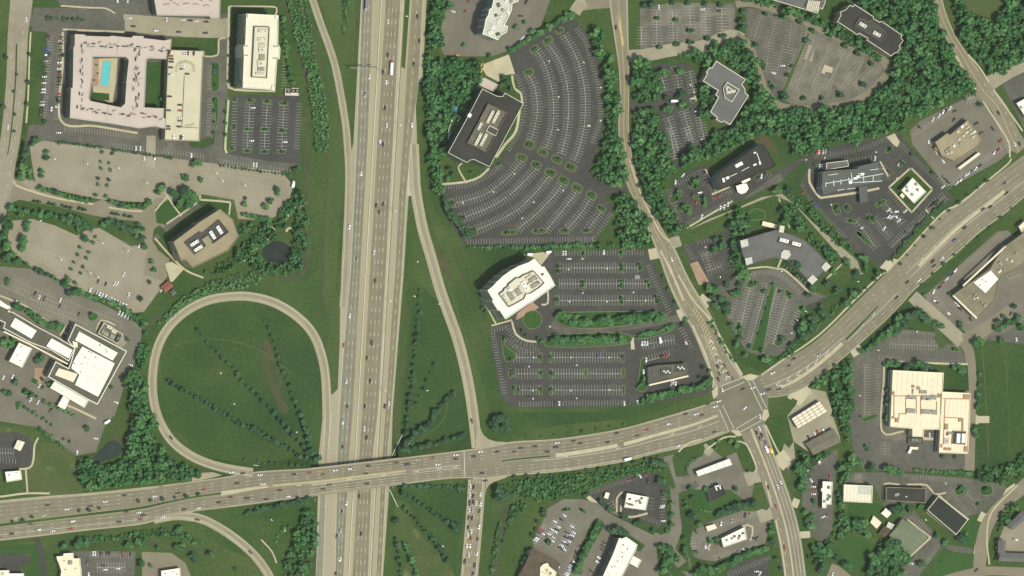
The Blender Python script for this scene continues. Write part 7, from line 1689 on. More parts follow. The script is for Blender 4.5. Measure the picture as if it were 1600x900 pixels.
# ---- woods and thickets: masses nobody could count ------------------------
def inside(p, poly):
    c = False; j = len(poly) - 1
    for i in range(len(poly)):
        if (poly[i][1] > p[1]) != (poly[j][1] > p[1]) and p[0] < (poly[j][0] - poly[i][0]) * (p[1] - poly[i][1]) / (poly[j][1] - poly[i][1]) + poly[i][0]: c = not c
        j = i
    return c
GEO_W = [crown_geo(100 + i, 9, 110, .95, .68, (.22, .44), (.10, .22)) for i in range(6)]
GEO_B = [crown_geo(130 + i, 4, 45, .7, .55, (.36, .55), (.16, .28)) for i in range(4)]
def mass(name, label, cat, polys, step, rad, m, geos, hz=1.0, avoid=(), seed=1, base=.62):
    r = np.random.default_rng(seed); VV, LT, TT = [], [], []; n = 0; idx = []; sizes = []
    for poly in polys:
        x0_, x1_ = min(p[0] for p in poly), max(p[0] for p in poly); y0_, y1_ = min(p[1] for p in poly), max(p[1] for p in poly)
        st = step / S; yy = y0_; k = 0
        while yy < y1_ + st:
            xx = x0_ + (k % 2) * st / 2
            while xx < x1_ + st:
                p = (xx + r.uniform(-.38, .38) * st, yy + r.uniform(-.38, .38) * st)
                if inside(p, poly) and not any(inside(p, a) for a in avoid):
                    R = rad * r.choice([.5, .75, 1.0, 1.3, 1.7], p=[.2, .25, .27, .18, .1]) * r.uniform(.9, 1.1)
                    g = geos[r.integers(len(geos))]; a = r.uniform(0, 6.28); ca, sa = math.cos(a), math.sin(a)
                    h = R * 1.75 * hz; c = on_ground(*p) if False else at(*p, .02)
                    v = g[0] * R
                    v = np.stack([v[:, 0] * ca - v[:, 1] * sa + c[0], v[:, 0] * sa + v[:, 1] * ca + c[1], np.maximum(v[:, 2] * hz + h * base + c[2], .05)], 1)
                    VV.append(v); TT.append(np.full(len(v), (.5 + .38 * math.sin(p[0] * .071 + 1.3 * math.sin(p[1] * .05)) * math.cos(p[1] * .063 + seed) + r.normal() * .22) % 1))
                    for f in g[1]: idx.extend(n + q for q in f); sizes.append(len(f))
                    n += len(v)
                xx += st
            yy += st * .87; k += 1
    V = np.concatenate(VV).astype(np.float32); T = np.concatenate(TT).astype(np.float32)
    me = bpy.data.meshes.new(name); me.vertices.add(len(V)); me.vertices.foreach_set('co', V.ravel())
    me.loops.add(len(idx)); me.loops.foreach_set('vertex_index', np.array(idx, np.int32))
    me.polygons.add(len(sizes)); ss = np.array(sizes, np.int32); me.polygons.foreach_set('loop_start', np.concatenate([[0], np.cumsum(ss)[:-1]]).astype(np.int32)); me.polygons.foreach_set('loop_total', ss)
    at_ = me.attributes.new('tint', 'FLOAT', 'POINT'); at_.data.foreach_set('value', T)
    me.update(calc_edges=True); me.validate(); me.materials.append(MATS[m])
    o = bpy.data.objects.new(name, me); COL.objects.link(o); tag(o, label, cat, None, 'stuff')
    print('mass', name, len(VV), len(V)); return o
WOODS_NE = [[(1325,-45),(1452,-45),(1453,0),(1468,48),(1492,92),(1519,134),(1450,172),(1416,188),(1392,160),(1392,112),(1400,90),(1417,62),(1372,28),(1335,2)],
  [(1180,112),(1194,145),(1215,170),(1250,174),(1310,170),(1345,160),(1384,130),(1392,160),(1416,188),(1408,206),(1380,208),(1320,222),(1280,232),(1255,242),(1240,240),(1222,215),(1180,208),(1160,222),(1120,238),(1070,258),(1052,256),(1072,240),(1104,224),(1112,198),(1142,205),(1174,152)],
  [(1055,84),(1095,80),(1116,68),(1148,62),(1168,75),(1178,112),(1172,148),(1166,122),(1122,90),(1112,100),(1085,96)],
  [(1478,-45),(1505,-45),(1503,5),(1512,20),(1545,32),(1567,20),(1575,-45),(1660,-45),(1660,70),(1605,90),(1556,116),(1545,116),(1520,88),(1496,50)],
  [(1100,135),(1110,150),(1116,170),(1106,188),(1092,180),(1088,150)], [(1205,-10),(1215,10),(1280,28),(1290,40),(1300,30),(1310,34),(1340,66),(1378,94),(1384,96),(1380,100),(1330,70),(1265,36),(1205,14)],
  [(1100,-45),(1200,-45),(1200,8),(1150,0)]]
mass('woods', 'large wood of mixed green crowns at the upper right', 'woods', WOODS_NE, 4.7, 4.1, 'leaf', GEO_W, seed=3)
WOODS_MID = [[(987,96),(1012,90),(1024,108),(1028,140),(1022,158),(1000,160),(988,146)], [(990,172),(1018,170),(1030,200),(1038,232),(1048,258),(1040,292),(1032,310),(1058,362),(1044,366),(1012,320),(993,268),(987,220)],
  [(924,36),(940,60),(944,78),(955,110),(962,160),(964,205),(970,245),(978,288),(950,288),(920,280),(916,268),(936,240),(944,200),(945,150),(940,110),(926,70)],
  [(958,306),(982,306),(1005,340),(1016,372),(1018,390),(1008,388),(985,382),(958,372),(966,360),(978,366),(976,352),(958,352),(964,335)], [(982,380),(1010,384),(1012,389),(930,386),(932,380)]]
mass('woods', 'dense tree belts on both sides of the upper cross street', 'woods', WOODS_MID, 4.6, 4.0, 'leaf', GEO_W, seed=4)
WOODS_C = [[(661,96),(700,92),(745,95),(744,112),(752,140),(740,160),(712,205),(700,232),(688,246),(686,290),(680,300),(672,240),(664,170)], [(676,-45),(710,-45),(690,30),(682,68),(664,92),(668,40)], [(668,240),(686,246),(690,300),(684,312),(674,290)]]
mass('woods', 'dark wood between freeway ramp and the black-roofed office', 'woods', WOODS_C, 4.3, 3.7, 'leaf', GEO_W, seed=5)
WOODS_SW = [[(194,588),(214,576),(224,602),(229,642),(243,690),(268,718),(305,738),(318,746),(268,750),(180,760),(130,766),(118,732),(121,714),(148,726),(190,722),(200,700),(194,682),(206,655)], [(212,548),(228,540),(226,576),(214,572)]]
mass('woods', 'dense wood left of the loop ramp above the arterial', 'woods', WOODS_SW, 4.2, 3.6, 'leaf', GEO_W, seed=6)
POND = tr([(590,670),(640,630),(690,612),(770,655),(755,745),(680,765),(595,730)], 250, 210, 3.75)
WOODS_P = [[(368,398),(385,372),(400,352),(420,346),(432,352),(424,372),(400,392),(380,408),(340,430),(318,425)], [(425,350),(440,325),(452,308),(470,300),(474,322),(456,330),(444,352),(434,356)], [(458,332),(476,325),(480,350),(478,390),(466,418),(446,432),(420,430),(396,420),(384,410),(404,392),(410,405),(445,408),(456,385),(458,372)], [(370,350),(395,348),(392,356),(374,370)]]
mass('woods', 'bushy trees around the round dark pond', 'woods', WOODS_P, 4.0, 2.9, 'leaf', GEO_W, avoid=[POND], seed=7)
mass('shrubs', 'light green thicket strip along the upper left ramp', 'shrubs', [[(437,-45),(463,-45),(477,35),(490,67),(493,90),(509,160),(513,200),(510,236),(491,238),(488,187),(478,112),(463,70)], [(472,-20),(482,20),(488,60),(484,60)]], 2.1, 1.5, 'leaf_light', GEO_B, .8, seed=8)
mass('shrubs', 'light green thicket between the tan office and loop ramp', 'shrubs', [[(300,456),(330,440),(360,430),(395,424),(412,432),(405,442),(370,452),(330,458),(290,476),(262,500),(240,515),(255,495),(275,472)]], 2.2, 1.6, 'leaf_light', GEO_B, .8, seed=9)
mass('shrubs', 'narrow thickets along ditches and hedge banks below the arterial', 'shrubs', [[(125,841),(160,836),(200,832),(245,826),(270,830),(300,838),(318,850),(305,850),(270,838),(200,840),(130,850)],
   [(771,762),(806,750),(860,745),(922,738),(980,730),(1034,719),(1040,727),(1020,740),(985,742),(962,747),(916,768),(870,776),(840,784),(820,779),(790,770),(771,778)], [(798,790),(812,782),(824,790),(800,810),(792,830),(784,850)], [(775,820),(783,815),(776,860),(770,900),(764,900)],
   [(538,-30),(546,-30),(542,30),(538,56),(534,52),(536,10)], [(1018,614),(1060,610),(1100,596),(1106,606),(1060,618),(1010,630),(985,634),(1000,626)]], 2.3, 1.6, 'leaf', GEO_B, .8, seed=10)
mass('woods', 'belts of trees between fuel stations, stores and the lower lawns', 'woods', [[(1297,600),(1316,580),(1329,565),(1330,640),(1322,700),(1312,660),(1297,645)], [(1262,602),(1290,584),(1320,560),(1330,566),(1304,592),(1272,606)], [(1310,720),(1330,722),(1325,745),(1318,765),(1315,790),(1325,806),(1350,818),(1330,832),(1308,838),(1302,830),(1306,800)], [(1285,850),(1303,832),(1318,838),(1300,852),(1292,872),(1270,882),(1262,868)],
   [(1352,900),(1362,880),(1374,862),(1390,842),(1412,862),(1420,878),(1400,905),(1390,940),(1350,940)], [(1376,838),(1392,842),(1400,856),(1385,868),(1372,850)], [(1518,737),(1545,728),(1582,726),(1600,702),(1630,690),(1625,720),(1598,745),(1575,756),(1530,752)], [(1555,842),(1560,800),(1580,785),(1586,790),(1570,815),(1560,845),(1556,880),(1550,878)],
   [(1246,705),(1268,715),(1292,708),(1270,722),(1256,742),(1246,740)], [(1258,745),(1268,725),(1276,720),(1262,755)], [(476,798),(490,800),(489,840),(480,905),(462,930),(432,930),(442,880),(458,838),(466,812)], [(1028,862),(1042,852),(1056,872),(1040,892),(1030,885)], [(1460,496),(1478,512),(1470,514),(1450,500)], [(1365,755),(1350,762),(1352,756)], [(1136,335),(1150,330),(1174,343),(1166,360),(1152,372),(1140,360)], [(1225,318),(1240,328),(1264,352),(1256,362),(1232,352),(1218,330)], [(1140,376),(1152,376),(1156,400),(1164,420),(1150,430),(1144,410)]],
   4.6, 3.1, 'leaf', GEO_W, seed=12)
mass('shrubs', 'low ground cover round the blue-grey office and its drive', 'shrubs', [[(1215,560),(1255,520),(1300,480),(1330,455),(1332,460),(1290,500),(1240,550),(1222,566)], [(1228,302),(1262,318),(1318,386),(1306,384),(1262,336),(1236,316)], [(1300,352),(1330,388),(1326,392),(1296,362)], [(1146,350),(1152,372),(1148,420),(1142,440),(1138,380)], [(1262,378),(1290,400),(1300,412),(1318,408),(1296,385),(1262,360)], [(1224,408),(1240,415),(1264,440),(1256,444),(1236,424),(1222,416)],
   [(1046,368),(1072,360),(1080,352),(1064,350),(1046,320)], [(1102,500),(1112,500),(1136,548),(1152,568),(1142,562),(1120,530)]], 2.4, 1.5, 'leaf', GEO_B, .8, seed=14)

# the 300 widest trees are things of their own, the smaller rest one mass
def merged(name, items, label, cat):
    """items: (vertices, faces, material, tint) -> one object of kind stuff"""
    V, F, MI, T, ms, n = [], [], [], [], [], 0
    for v, f, m, t in items:
        if m not in ms: ms.append(m)
        V.append(v); F += [tuple(n + k for k in q) for q in f]; MI += [ms.index(m)] * len(f); T.append(np.full(len(v), t)); n += len(v)
    me = bpy.data.meshes.new(name); me.from_pydata(np.concatenate(V).tolist(), [], F)
    me.polygons.foreach_set('material_index', MI)
    me.attributes.new('tint', 'FLOAT', 'POINT').data.foreach_set('value', np.concatenate(T).astype(np.float32))
    for m in ms: me.materials.append(MATS[m])
    me.update(); o = bpy.data.objects.new(name, me); COL.objects.link(o); tag(o, label, cat, None, 'stuff')
isb = lambda t: t[2] < 1.5 or t[5] == 'shrub'
TREES.sort(key=lambda t: -t[2])
tt, ss = [t for t in TREES if not isb(t)], [t for t in TREES if isb(t)]
for t in tt[:300] + ss[:300]: build_tree(*t)
def mesh_arr(me): return np.array([v.co[:] for v in me.vertices]), [tuple(p.vertices) for p in me.polygons]
CA = {(b, m): [mesh_arr(x) for x in D[m]] for b, D in ((0, CROWNS), (1, BUSH)) for m in D}
def rest(lst, name, label, cat):
    it = []
    for i, (px, py, r, m, *_) in enumerate(lst):
        b = int(isb((px, py, r, m, *_))); g = CA[b, m]; v, f = g[i % len(g)]
        a = i * 2.399; x, y, z = on_ground(px, py); h = r * (1.1 * .45 if b else 1.75 * .62)
        R = np.array([[math.cos(a), -math.sin(a), 0], [math.sin(a), math.cos(a), 0], [0, 0, 1]])
        it.append(((v * np.array([r * 1.05, r * 1.05, r * .9])) @ R.T + np.array([x, y, z + h]), f, m, (i * .618) % 1))
    if it: merged(name, it, label, cat)
rest(tt[300:], 'small_trees', 'many small ornamental trees in rows and on parking islands', 'small trees')
rest(ss[300:], 'small_shrubs', 'many small shrubs in strips beside the car parks', 'small shrubs')
print('trees', len(tt), 'shrubs', len(ss))

# ================================================================== VEHICLES
def side_loft(mb, prof, ws):
    """closed hull: prof = [(x, z_low, z_high)], ws = half widths low/high"""
    n = len(mb.v)
    for (x, zl, zh), (wl, wh) in zip(prof, ws):
        mb.v += [(x, -wl, zl), (x, wl, zl), (x, wh, zh), (x, -wh, zh)]
    for i in range(len(prof) - 1):
        a, b = n + 4 * i, n + 4 * i + 4
        for k in range(4):
            j = (k + 1) % 4; mb.f.append((a + k, b + k, b + j, a + j))
    mb.f += [(n, n + 1, n + 2, n + 3), tuple(n + 4 * (len(prof) - 1) + k for k in (3, 2, 1, 0))]
def car_parts(kind):
    body, glass = MB(), MB()
    if kind == 'car':
        side_loft(body, [(-2.35,.42,.72),(-2.25,.28,.90),(-1.5,.22,.95),(.75,.22,.95),(1.7,.24,.84),(2.2,.28,.70),(2.35,.40,.58)], [(.72,.70),(.86,.78),(.90,.84),(.90,.84),(.88,.80),(.80,.70),(.66,.58)])
        side_loft(glass, [(-1.85,.93,.95),(-1.15,.94,1.40),(.15,.94,1.43),(1.05,.93,.96)], [(.74,.70),(.80,.60),(.80,.62),(.78,.72)])
        side_loft(body, [(-1.12,1.405,1.44),(-.5,1.42,1.475),(.12,1.425,1.465)], [(.58,.54),(.61,.57),(.61,.56)])
        wx, wr, L_ = (1.42, -1.40), .33, 4.7
    elif kind == 'suv':
        side_loft(body, [(-2.4,.45,.9),(-2.3,.32,1.1),(-1.5,.28,1.12),(.9,.28,1.12),(1.9,.30,1.02),(2.3,.34,.90),(2.42,.45,.72)], [(.82,.8),(.92,.86),(.95,.90),(.95,.90),(.93,.86),(.85,.78),(.74,.68)])
        side_loft(glass, [(-2.25,1.10,1.12),(-1.95,1.11,1.66),(.30,1.11,1.70),(1.1,1.10,1.13)], [(.84,.82),(.86,.70),(.86,.72),(.84,.78)])
        side_loft(body, [(-1.95,1.66,1.72),(-.8,1.69,1.77),(.28,1.69,1.74)], [(.70,.66),(.73,.69),(.72,.66)])
        wx, wr, L_ = (1.5, -1.48), .38, 4.85
    elif kind == 'pickup':
        side_loft(body, [(-2.75,.5,1.0),(-2.7,.4,1.05),(-.6,.4,1.05),(1.2,.38,1.1),(2.2,.38,1.05),(2.75,.5,.85)], [(.9,.9),(.95,.93),(.95,.93),(.95,.92),(.92,.86),(.8,.75)])
        side_loft(glass, [(-.62,1.06,1.08),(-.45,1.07,1.70),(.75,1.07,1.73),(1.45,1.06,1.10)], [(.86,.82),(.86,.70),(.86,.72),(.84,.78)])
        side_loft(body, [(-.45,1.69,1.75),(.74,1.70,1.77)], [(.70,.66),(.72,.66)])
        glass.box((-1.7, 0, 1.052), 1.9, 1.55, .02)
        wx, wr, L_ = (1.75, -1.75), .40, 5.5
    return body, glass, wx, wr
WHEEL = MB()
for k in range(1):
    n = 10
    for y in (-.11, .11):
        for i in range(n): a = 2 * math.pi * i / n; WHEEL.v.append((math.cos(a), y / .34, math.sin(a)))
    for i in range(n): j = (i + 1) % n; WHEEL.f.append((i, j, n + j, n + i))
    WHEEL.f += [tuple(range(n - 1, -1, -1)), tuple(n + i for i in range(n))]
WHEEL_ME = WHEEL.mesh('wheel', 'tyre')
CAR_ME = {}
def car_mesh(kind, colour):
    if (kind, colour) not in CAR_ME:
        b, g, wx, wr = car_parts(kind)
        CAR_ME[kind, colour] = (b.mesh('body', 'car_' + colour), CAR_ME[kind][1] if kind in CAR_ME else g.mesh('window', 'car_glass'), wx, wr)
        CAR_ME.setdefault(kind, CAR_ME[kind, colour])
    return CAR_ME[kind, colour]
COLN = dict(w='white', s='silver', g='grey', k='black', r='red', m='maroon', b='blue', n='brown', t='tan', o='orange', y='yellow')
NC = [0]; CARS = []
def car(px, py, ang, col, kind=None, place=None, group=None, state='parked'):
    """ang: heading in degrees, anticlockwise from map right"""
    i = NC[0]; NC[0] += 1
    kind = kind or ('car', 'car', 'suv', 'car', 'suv', 'pickup', 'car')[i * 5 % 7 if i % 3 else 0]
    CARS.append((px, py, ang, COLN[col], kind, place, group, state))
def build_car(px, py, ang, colour, kind, place, group, state):
    b, g, wx, wr = car_mesh(kind, colour)
    x, y, z = on_ground(px, py)
    root = empty({'car': 'car', 'suv': 'car', 'pickup': 'pickup_truck'}[kind], (x, y, z)); root.rotation_euler.z = math.radians(ang)
    root['category'] = 'car' if kind != 'pickup' else 'pickup truck'; root['group'] = group or ('cars in the car parks' if state == 'parked' else 'cars on the roads')
    for nm, me in (('body', b), ('window', g)):
        o = bpy.data.objects.new(nm, me); COL.objects.link(o); o.parent = root
    for a in wx:
        for s in (-.82, .82):
            o = bpy.data.objects.new('wheel', WHEEL_ME); COL.objects.link(o); o.parent = root; o.scale = (wr, wr, wr); o.location = (a, s, wr)
    later(root, px, py, f"{colour} {'car' if kind != 'pickup' else 'pickup truck'}" if state != 'parked' or place else f"parked {colour} {'car' if kind != 'pickup' else 'pickup truck'}", place)
    return root
def truck(px, py, ang, colour, L_, box_c, label, name='truck', trailer=True):
    x, y, z = on_ground(px, py); root = empty(name, (x, y, z)); root.rotation_euler.z = math.radians(ang); tag(root, label, 'truck')
    def part(nm, mb, m): o = mb.build(nm, m); o.parent = root; return o
    cab = MB(); side_loft(cab, [(0,.5,2.6),(1.6,.5,2.7),(2.1,.5,1.6),(2.6,.5,1.4)], [(1.1,1.05),(1.15,1.05),(1.15,1.1),(1.05,.95)])
    for v in range(len(cab.v)): cab.v[v] = (cab.v[v][0] + L_ / 2 - 2.4, cab.v[v][1], cab.v[v][2])
    part('cab', cab, 'car_' + colour)
    w = MB(); side_loft(w, [(L_ / 2 - .78, 1.75, 2.62), (L_ / 2 - .28, 1.66, 1.72)], [(1.0, .95), (1.0, .98)]); part('windscreen', w, 'car_glass')
    bx = MB(); bx.box((-1.3, 0, .9), L_ - 2.8, 2.5, 2.6); part('cargo_box', bx, 'car_' + box_c)
    ch = MB(); ch.box((-.6, 0, .45), L_ - 1.6, 1.6, .42); part('chassis', ch, 'tyre')
    for a in (L_ / 2 - 1.3, -L_ / 2 + 1.2, -L_ / 2 + 2.4) if L_ > 9 else (L_ / 2 - 1.2, -L_ / 2 + 1.6):
        for s in (-1.0, 1.0):
            o = bpy.data.objects.new('wheel', WHEEL_ME); COL.objects.link(o); o.parent = root; o.scale = (.48, .6, .48); o.location = (a, s, .48)
    return root
FS = math.degrees(math.atan2(-1, -.0571)); FN = FS + 180     # southbound / northbound headings
# ---- freeway
for x, y, c in [(577,120,'w'),(570,148,'s'),(564,271,'w'),(557,405,'g'),(546,493,'w'),(537,540,'r'),(541,595.5,'w'),(542,636,'k'),(535,659,'w'),(535,699,'k'),(541,786,'w'),(534,800,'k'),(532,829,'s'),(526,838.5,'k'),(531,873.5,'w'),(524,897,'k')]:
    car(x, y, FS, c, None, 'on the left freeway carriageway', state='drive')
for x, y, c in [(606,34,'w'),(605.4,86,'k'),(598,113,'k'),(603,129,'w'),(601,169,'k'),(604,196,'w'),(593,223,'w'),(598,226,'k'),(587.6,321,'k'),(598,319,'k'),(592,332,'n'),(584,395,'w'),(586,439,'m'),(580.5,535.5,'m'),(573,560,'n'),(578,596,'k'),(570,635,'k'),(569,670,'w'),(572.5,684,'k'),(561,776,'k'),(564,834.5,'k')]:
    car(x, y, FN, c, None, 'on the right freeway carriageway', state='drive')
for x, y, c in [(652,26,'m'),(655,64,'m'),(646,100,'k'),(643,196,'w'),(601,635,'k'),(607.5,631,'w')]: car(x, y, FN + (3 if y < 200 else 0), c, None, 'on the freeway collector lanes', state='drive')
car(545.5, 354.5, FS, 'w', 'suv', 'on the left merging lane', state='drive'); car(267, 684, -52, 'k', 'car', 'on the loop ramp', state='drive'); car(308, 812, -12, 'k', 'car', 'at the top of the lower left ramp', state='drive'); car(391, 862.7, -45, 'k', 'car', 'half way down the lower left ramp', state='drive'); car(737, 658, -70, 'm', 'suv', 'near the end of the right exit ramp', state='drive')
truck(610.5, 106, FN, 'red', 15, 'white', 'long white-boxed truck with dark red cab on the freeway'); truck(571, 8, FS, 'silver', 12, 'grey', 'grey truck at the top of the left freeway carriageway')
# ---- arterial
def aang(st, x, east):
    i = min(range(len(st) - 1), key=lambda k: abs(st[k][0] - x)); a, b = st[i], st[i + 1]
    t = math.degrees(math.atan2(-(b[1] + b[3] - a[1] - a[3]), b[0] + b[2] - a[0] - a[2])); return t if east else t + 180
for x, y, c in [(74,789.6,'k'),(104.5,795.7,'w'),(141,791,'n'),(164.5,784,'w'),(194,774,'k'),(242,775.7,'w'),(362,738,'w'),(379,739.7,'k'),(406,742,'w'),(459,741,'k'),(370,755,'k'),(411,756.5,'w'),(317.7,765,'r'),(277.5,771,'k')]:
    car(x, y, aang(A_W, x, False), c, None, 'in the westbound lanes left of the bridge', state='drive')
for x, y, c in [(113,814.7,'w'),(47.5,819,'n'),(59,828,'w'),(18,834,'k'),(82,830,'w'),(110.7,826,'r'),(186,815.5,'k'),(197,799.5,'k'),(216.5,801,'w'),(224,805,'k'),(219,811.5,'r'),(254,808,'w'),(436.7,766,'k'),(359.7,777,'m'),(386,778.5,'k'),(415,780,'k'),(450,776,'w'),(341.5,785,'k'),(309.5,794,'w'),(287,796,'k')]:
    car(x, y, aang(A_W, x, True), c, None, 'in the eastbound lanes left of the bridge', state='drive')
for x, y, c in [(483,739.5,'r'),(504.6,742,'r'),(524,735,'w'),(548,732.5,'w'),(575,728,'k'),(571,740,'n'),(619,723,'n')]: car(x, y, aang(A_W, x, False), c, None, 'in the westbound lanes on the bridge', state='drive')
for x, y, c in [(515,757.6,'n'),(504.6,764,'n'),(573,755.6,'k')]: car(x, y, aang(A_W, x, True), c, None, 'in the eastbound lanes on the bridge', state='drive')
for x, y, c in [(635.5,725.5,'k'),(653,718.6,'s'),(675.7,715,'r'),(684,726,'w'),(712,711,'w'),(712,717,'k'),(739.5,713,'k'),(751,706,'w'),(776,706,'k'),(813,700,'k'),(835.7,697.5,'k'),(804,706,'n'),(855,706,'k'),(870.6,692,'w'),(868,698.6,'k'),(895.7,689,'k'),(906,692.6,'k'),(949,691,'k'),(963,677,'k'),(995,681,'n'),(1010,672,'r'),(1046,662,'w'),(1070.5,647,'k'),(1087.7,647,'w'),(1096,649,'n'),(1118,635,'w'),(1106,632.6,'g'),(1123,627,'w')]:
    car(x, y, aang(A_W, x, False), c, None, 'in the westbound lanes between bridge and junction', state='drive')
for x, y, c in [(753,739,'k'),(758,751,'k'),(1059,697,'w'),(1116.5,675,'n')]: car(x, y, aang(A_W, x, True), c, None, 'in the eastbound lanes between bridge and junction', state='drive')
truck(979.5, 717.4, aang(A_W, 979, True), 'white', 8, 'white', 'white box truck on the arterial right of the bridge')
for x, y, c, a in [(1128,609,'w',-70),(1160,608,'k',30),(1176,606,'w',200),(1163,638,'w',35),(1187,651,'w',95)]: car(x, y, a, c, 'car', 'crossing the big road junction', state='drive')
for x, y, c in [(1207.5,582.5,'w'),(1232,572,'n'),(1239.5,561,'k'),(1279,554.7,'s'),(1191.6,615,'w'),(1200.6,609,'k')]: car(x, y, aang(A_E, x, False), c, None, 'in the westbound lanes right of the junction', state='drive')
for x, y, c in [(1217,607.7,'k'),(1417,441,'k'),(1435.5,438,'w'),(1401,465,'k'),(1457,408.5,'k'),(1471.5,404,'w'),(1458.7,415.5,'k'),(1572.5,302,'k'),(1535.5,326.7,'m'),(1547,323,'k'),(1507,356,'k'),(1491,375,'b')]: car(x, y, aang(A_E, x, True), c, None, 'in the eastbound lanes right of the junction', state='drive')
car(1569, 286.7, aang(A_E, 1569, False), 'n', 'car', 'in the turn lane near the right edge', state='drive'); car(1585, 225, -58, 'w', 'car', 'waiting at the upper right crossing', state='drive'); car(1593, 225, -58, 'k', 'suv', 'waiting at the upper right crossing', state='drive'); car(1559.7, 176.5, -55, 'k', 'car', 'on the street below the small upper right junction', state='drive')
# queue on the lower ramp
for k, (x, y, c) in enumerate(tr([(748,303,'w'),(770,305,'k'),(745,358,'w'),(767,365,'k'),(743,410,'k'),(768,405,'k'),(787,413,'w'),(741,465,'w'),(763,457,'s'),(737,510,'n'),(760,513,'k'),(733,575,'k'),(755,603,'w'),(731,627,'w'),(751,650,'r'),(725,698,'w'),(745,700,'w'),(738,760,'w'),(710,803,'k')], 560, 690, 4.286)):
    car(x, y, 85, c, None, 'in the left queue on the lower exit ramp', state='drive')
for x, y, c in tr([(816,352,'w'),(816,417,'w'),(810,470,'n'),(806,570,'w'),(798,657,'n'),(793,747,'w'),(777,830,'k'),(765,888,'k')], 560, 690, 4.286): car(x, y, 263, c, 'suv' if c == 'n' else None, 'in the right lane of the lower ramp', state='drive')
# cross street
for x, y, c in [(1049,405,'w'),(1121,573,'k'),(1124,584,'n'),(1122,592.5,'k')]: car(x, y, -62, c, None, 'on the left side of the cross street', state='drive')
for x, y, c in [(1132,572,'n'),(1138,584,'n'),(1145,592,'g')]: car(x, y, -62, c, None, 'in the turn lane above the junction', state='drive')
for x, y, c in [(1186,670,'w'),(1182,676,'k'),(1190,680,'k'),(1187,685,'n'),(1196,691,'g')]: car(x, y, 112, c, None, 'queueing below the junction', state='drive')
truck(1196.5, 702, 112, 'white', 7.5, 'white', 'bright white box truck below the big junction'); truck(1203, 703.5, 112, 'orange', 6.5, 'yellow', 'orange and yellow truck beside a white one below the junction')
for x, y, c in [(1220,755.6,'w'),(1215,761,'w')]: car(x, y, 108, c, None, 'side by side on the lower cross street', state='drive')
for x, y, c in [(1200,761.7,'k'),(1212,792,'r'),(1226,856,'r')]: car(x, y, -75, c, None, 'going down the lower cross street', state='drive')
car(41, 31, 95, 'w', 'car', 'on the upper part of the left street', state='drive'); car(12, 199, 80, 'w', 'car', 'on the lower part of the left street', state='drive'); car(962, 43, 90, 'm', 'suv', 'on the upper cross street', state='drive'); car(1525, 891, 50, 'k', 'car', 'on the curving road at lower right', state='drive')
for x, y, c, a in [(202,28.5,'w',0),(208,41,'k',0),(260,30.7,'w',90),(243,48,'w',0),(284.7,31.5,'w',0),(306,33,'w',0),(322,34,'k',0),(297,32,'k',0),(279,50,'k',0),(320.7,51.5,'k',0),(183,1,'w',90),(199,1,'w',90)]: car(x, y, a, c, None, 'along the pale drive above the hotel', state='drive' if a == 0 else 'parked')
# ---- hotel west lot rows
rc = random.Random(21)
for i in range(27):
    t = (i + .5) / 27
    if rc.random() < .68: car(75 - 11.5 * t, 54 + 132 * t, 3, rc.choice('wwskkgkrbn'), None, 'in the outer row left of the hotel')
for i in range(26):
    t = (i + .5) / 26
    if rc.random() < .58: car(95 - 6 * t, 56 + 128 * t, 183, rc.choice('wkkgrnswr'), None, 'in the inner row left of the hotel')
car(80, 170, -90, 'w', 'suv', 'in the aisle left of the hotel', state='drive'); car(91.5, 207.5, 0, 'w', 'car', 'in the aisle below the hotel', state='drive')
# ---- garage deck
for x, y, c, a in tr([(65,328,'r',0),(65,345,'k',0),(65,362,'k',0),(62,395,'k',0),(62,437,'w',0),(138,312,'w',90),(152,312,'w',90),(163,312,'r',90),(197,312,'k',90),(232,337,'k',0),(130,390,'w',0),(130,405,'s',0),(158,433,'n',0),(55,565,'k',0),(50,647,'k',0),(47,740,'k',0),(47,756,'n',0),(115,615,'k',0),(117,648,'r',0),(115,692,'w',0),(115,708,'g',0),(110,742,'k',0),(78,802,'w',90),(120,805,'k',90),(133,805,'w',90)], 250, 0, 3.75):
    car(x, y, a - 3, c, None, 'on the open top deck of the parking garage')
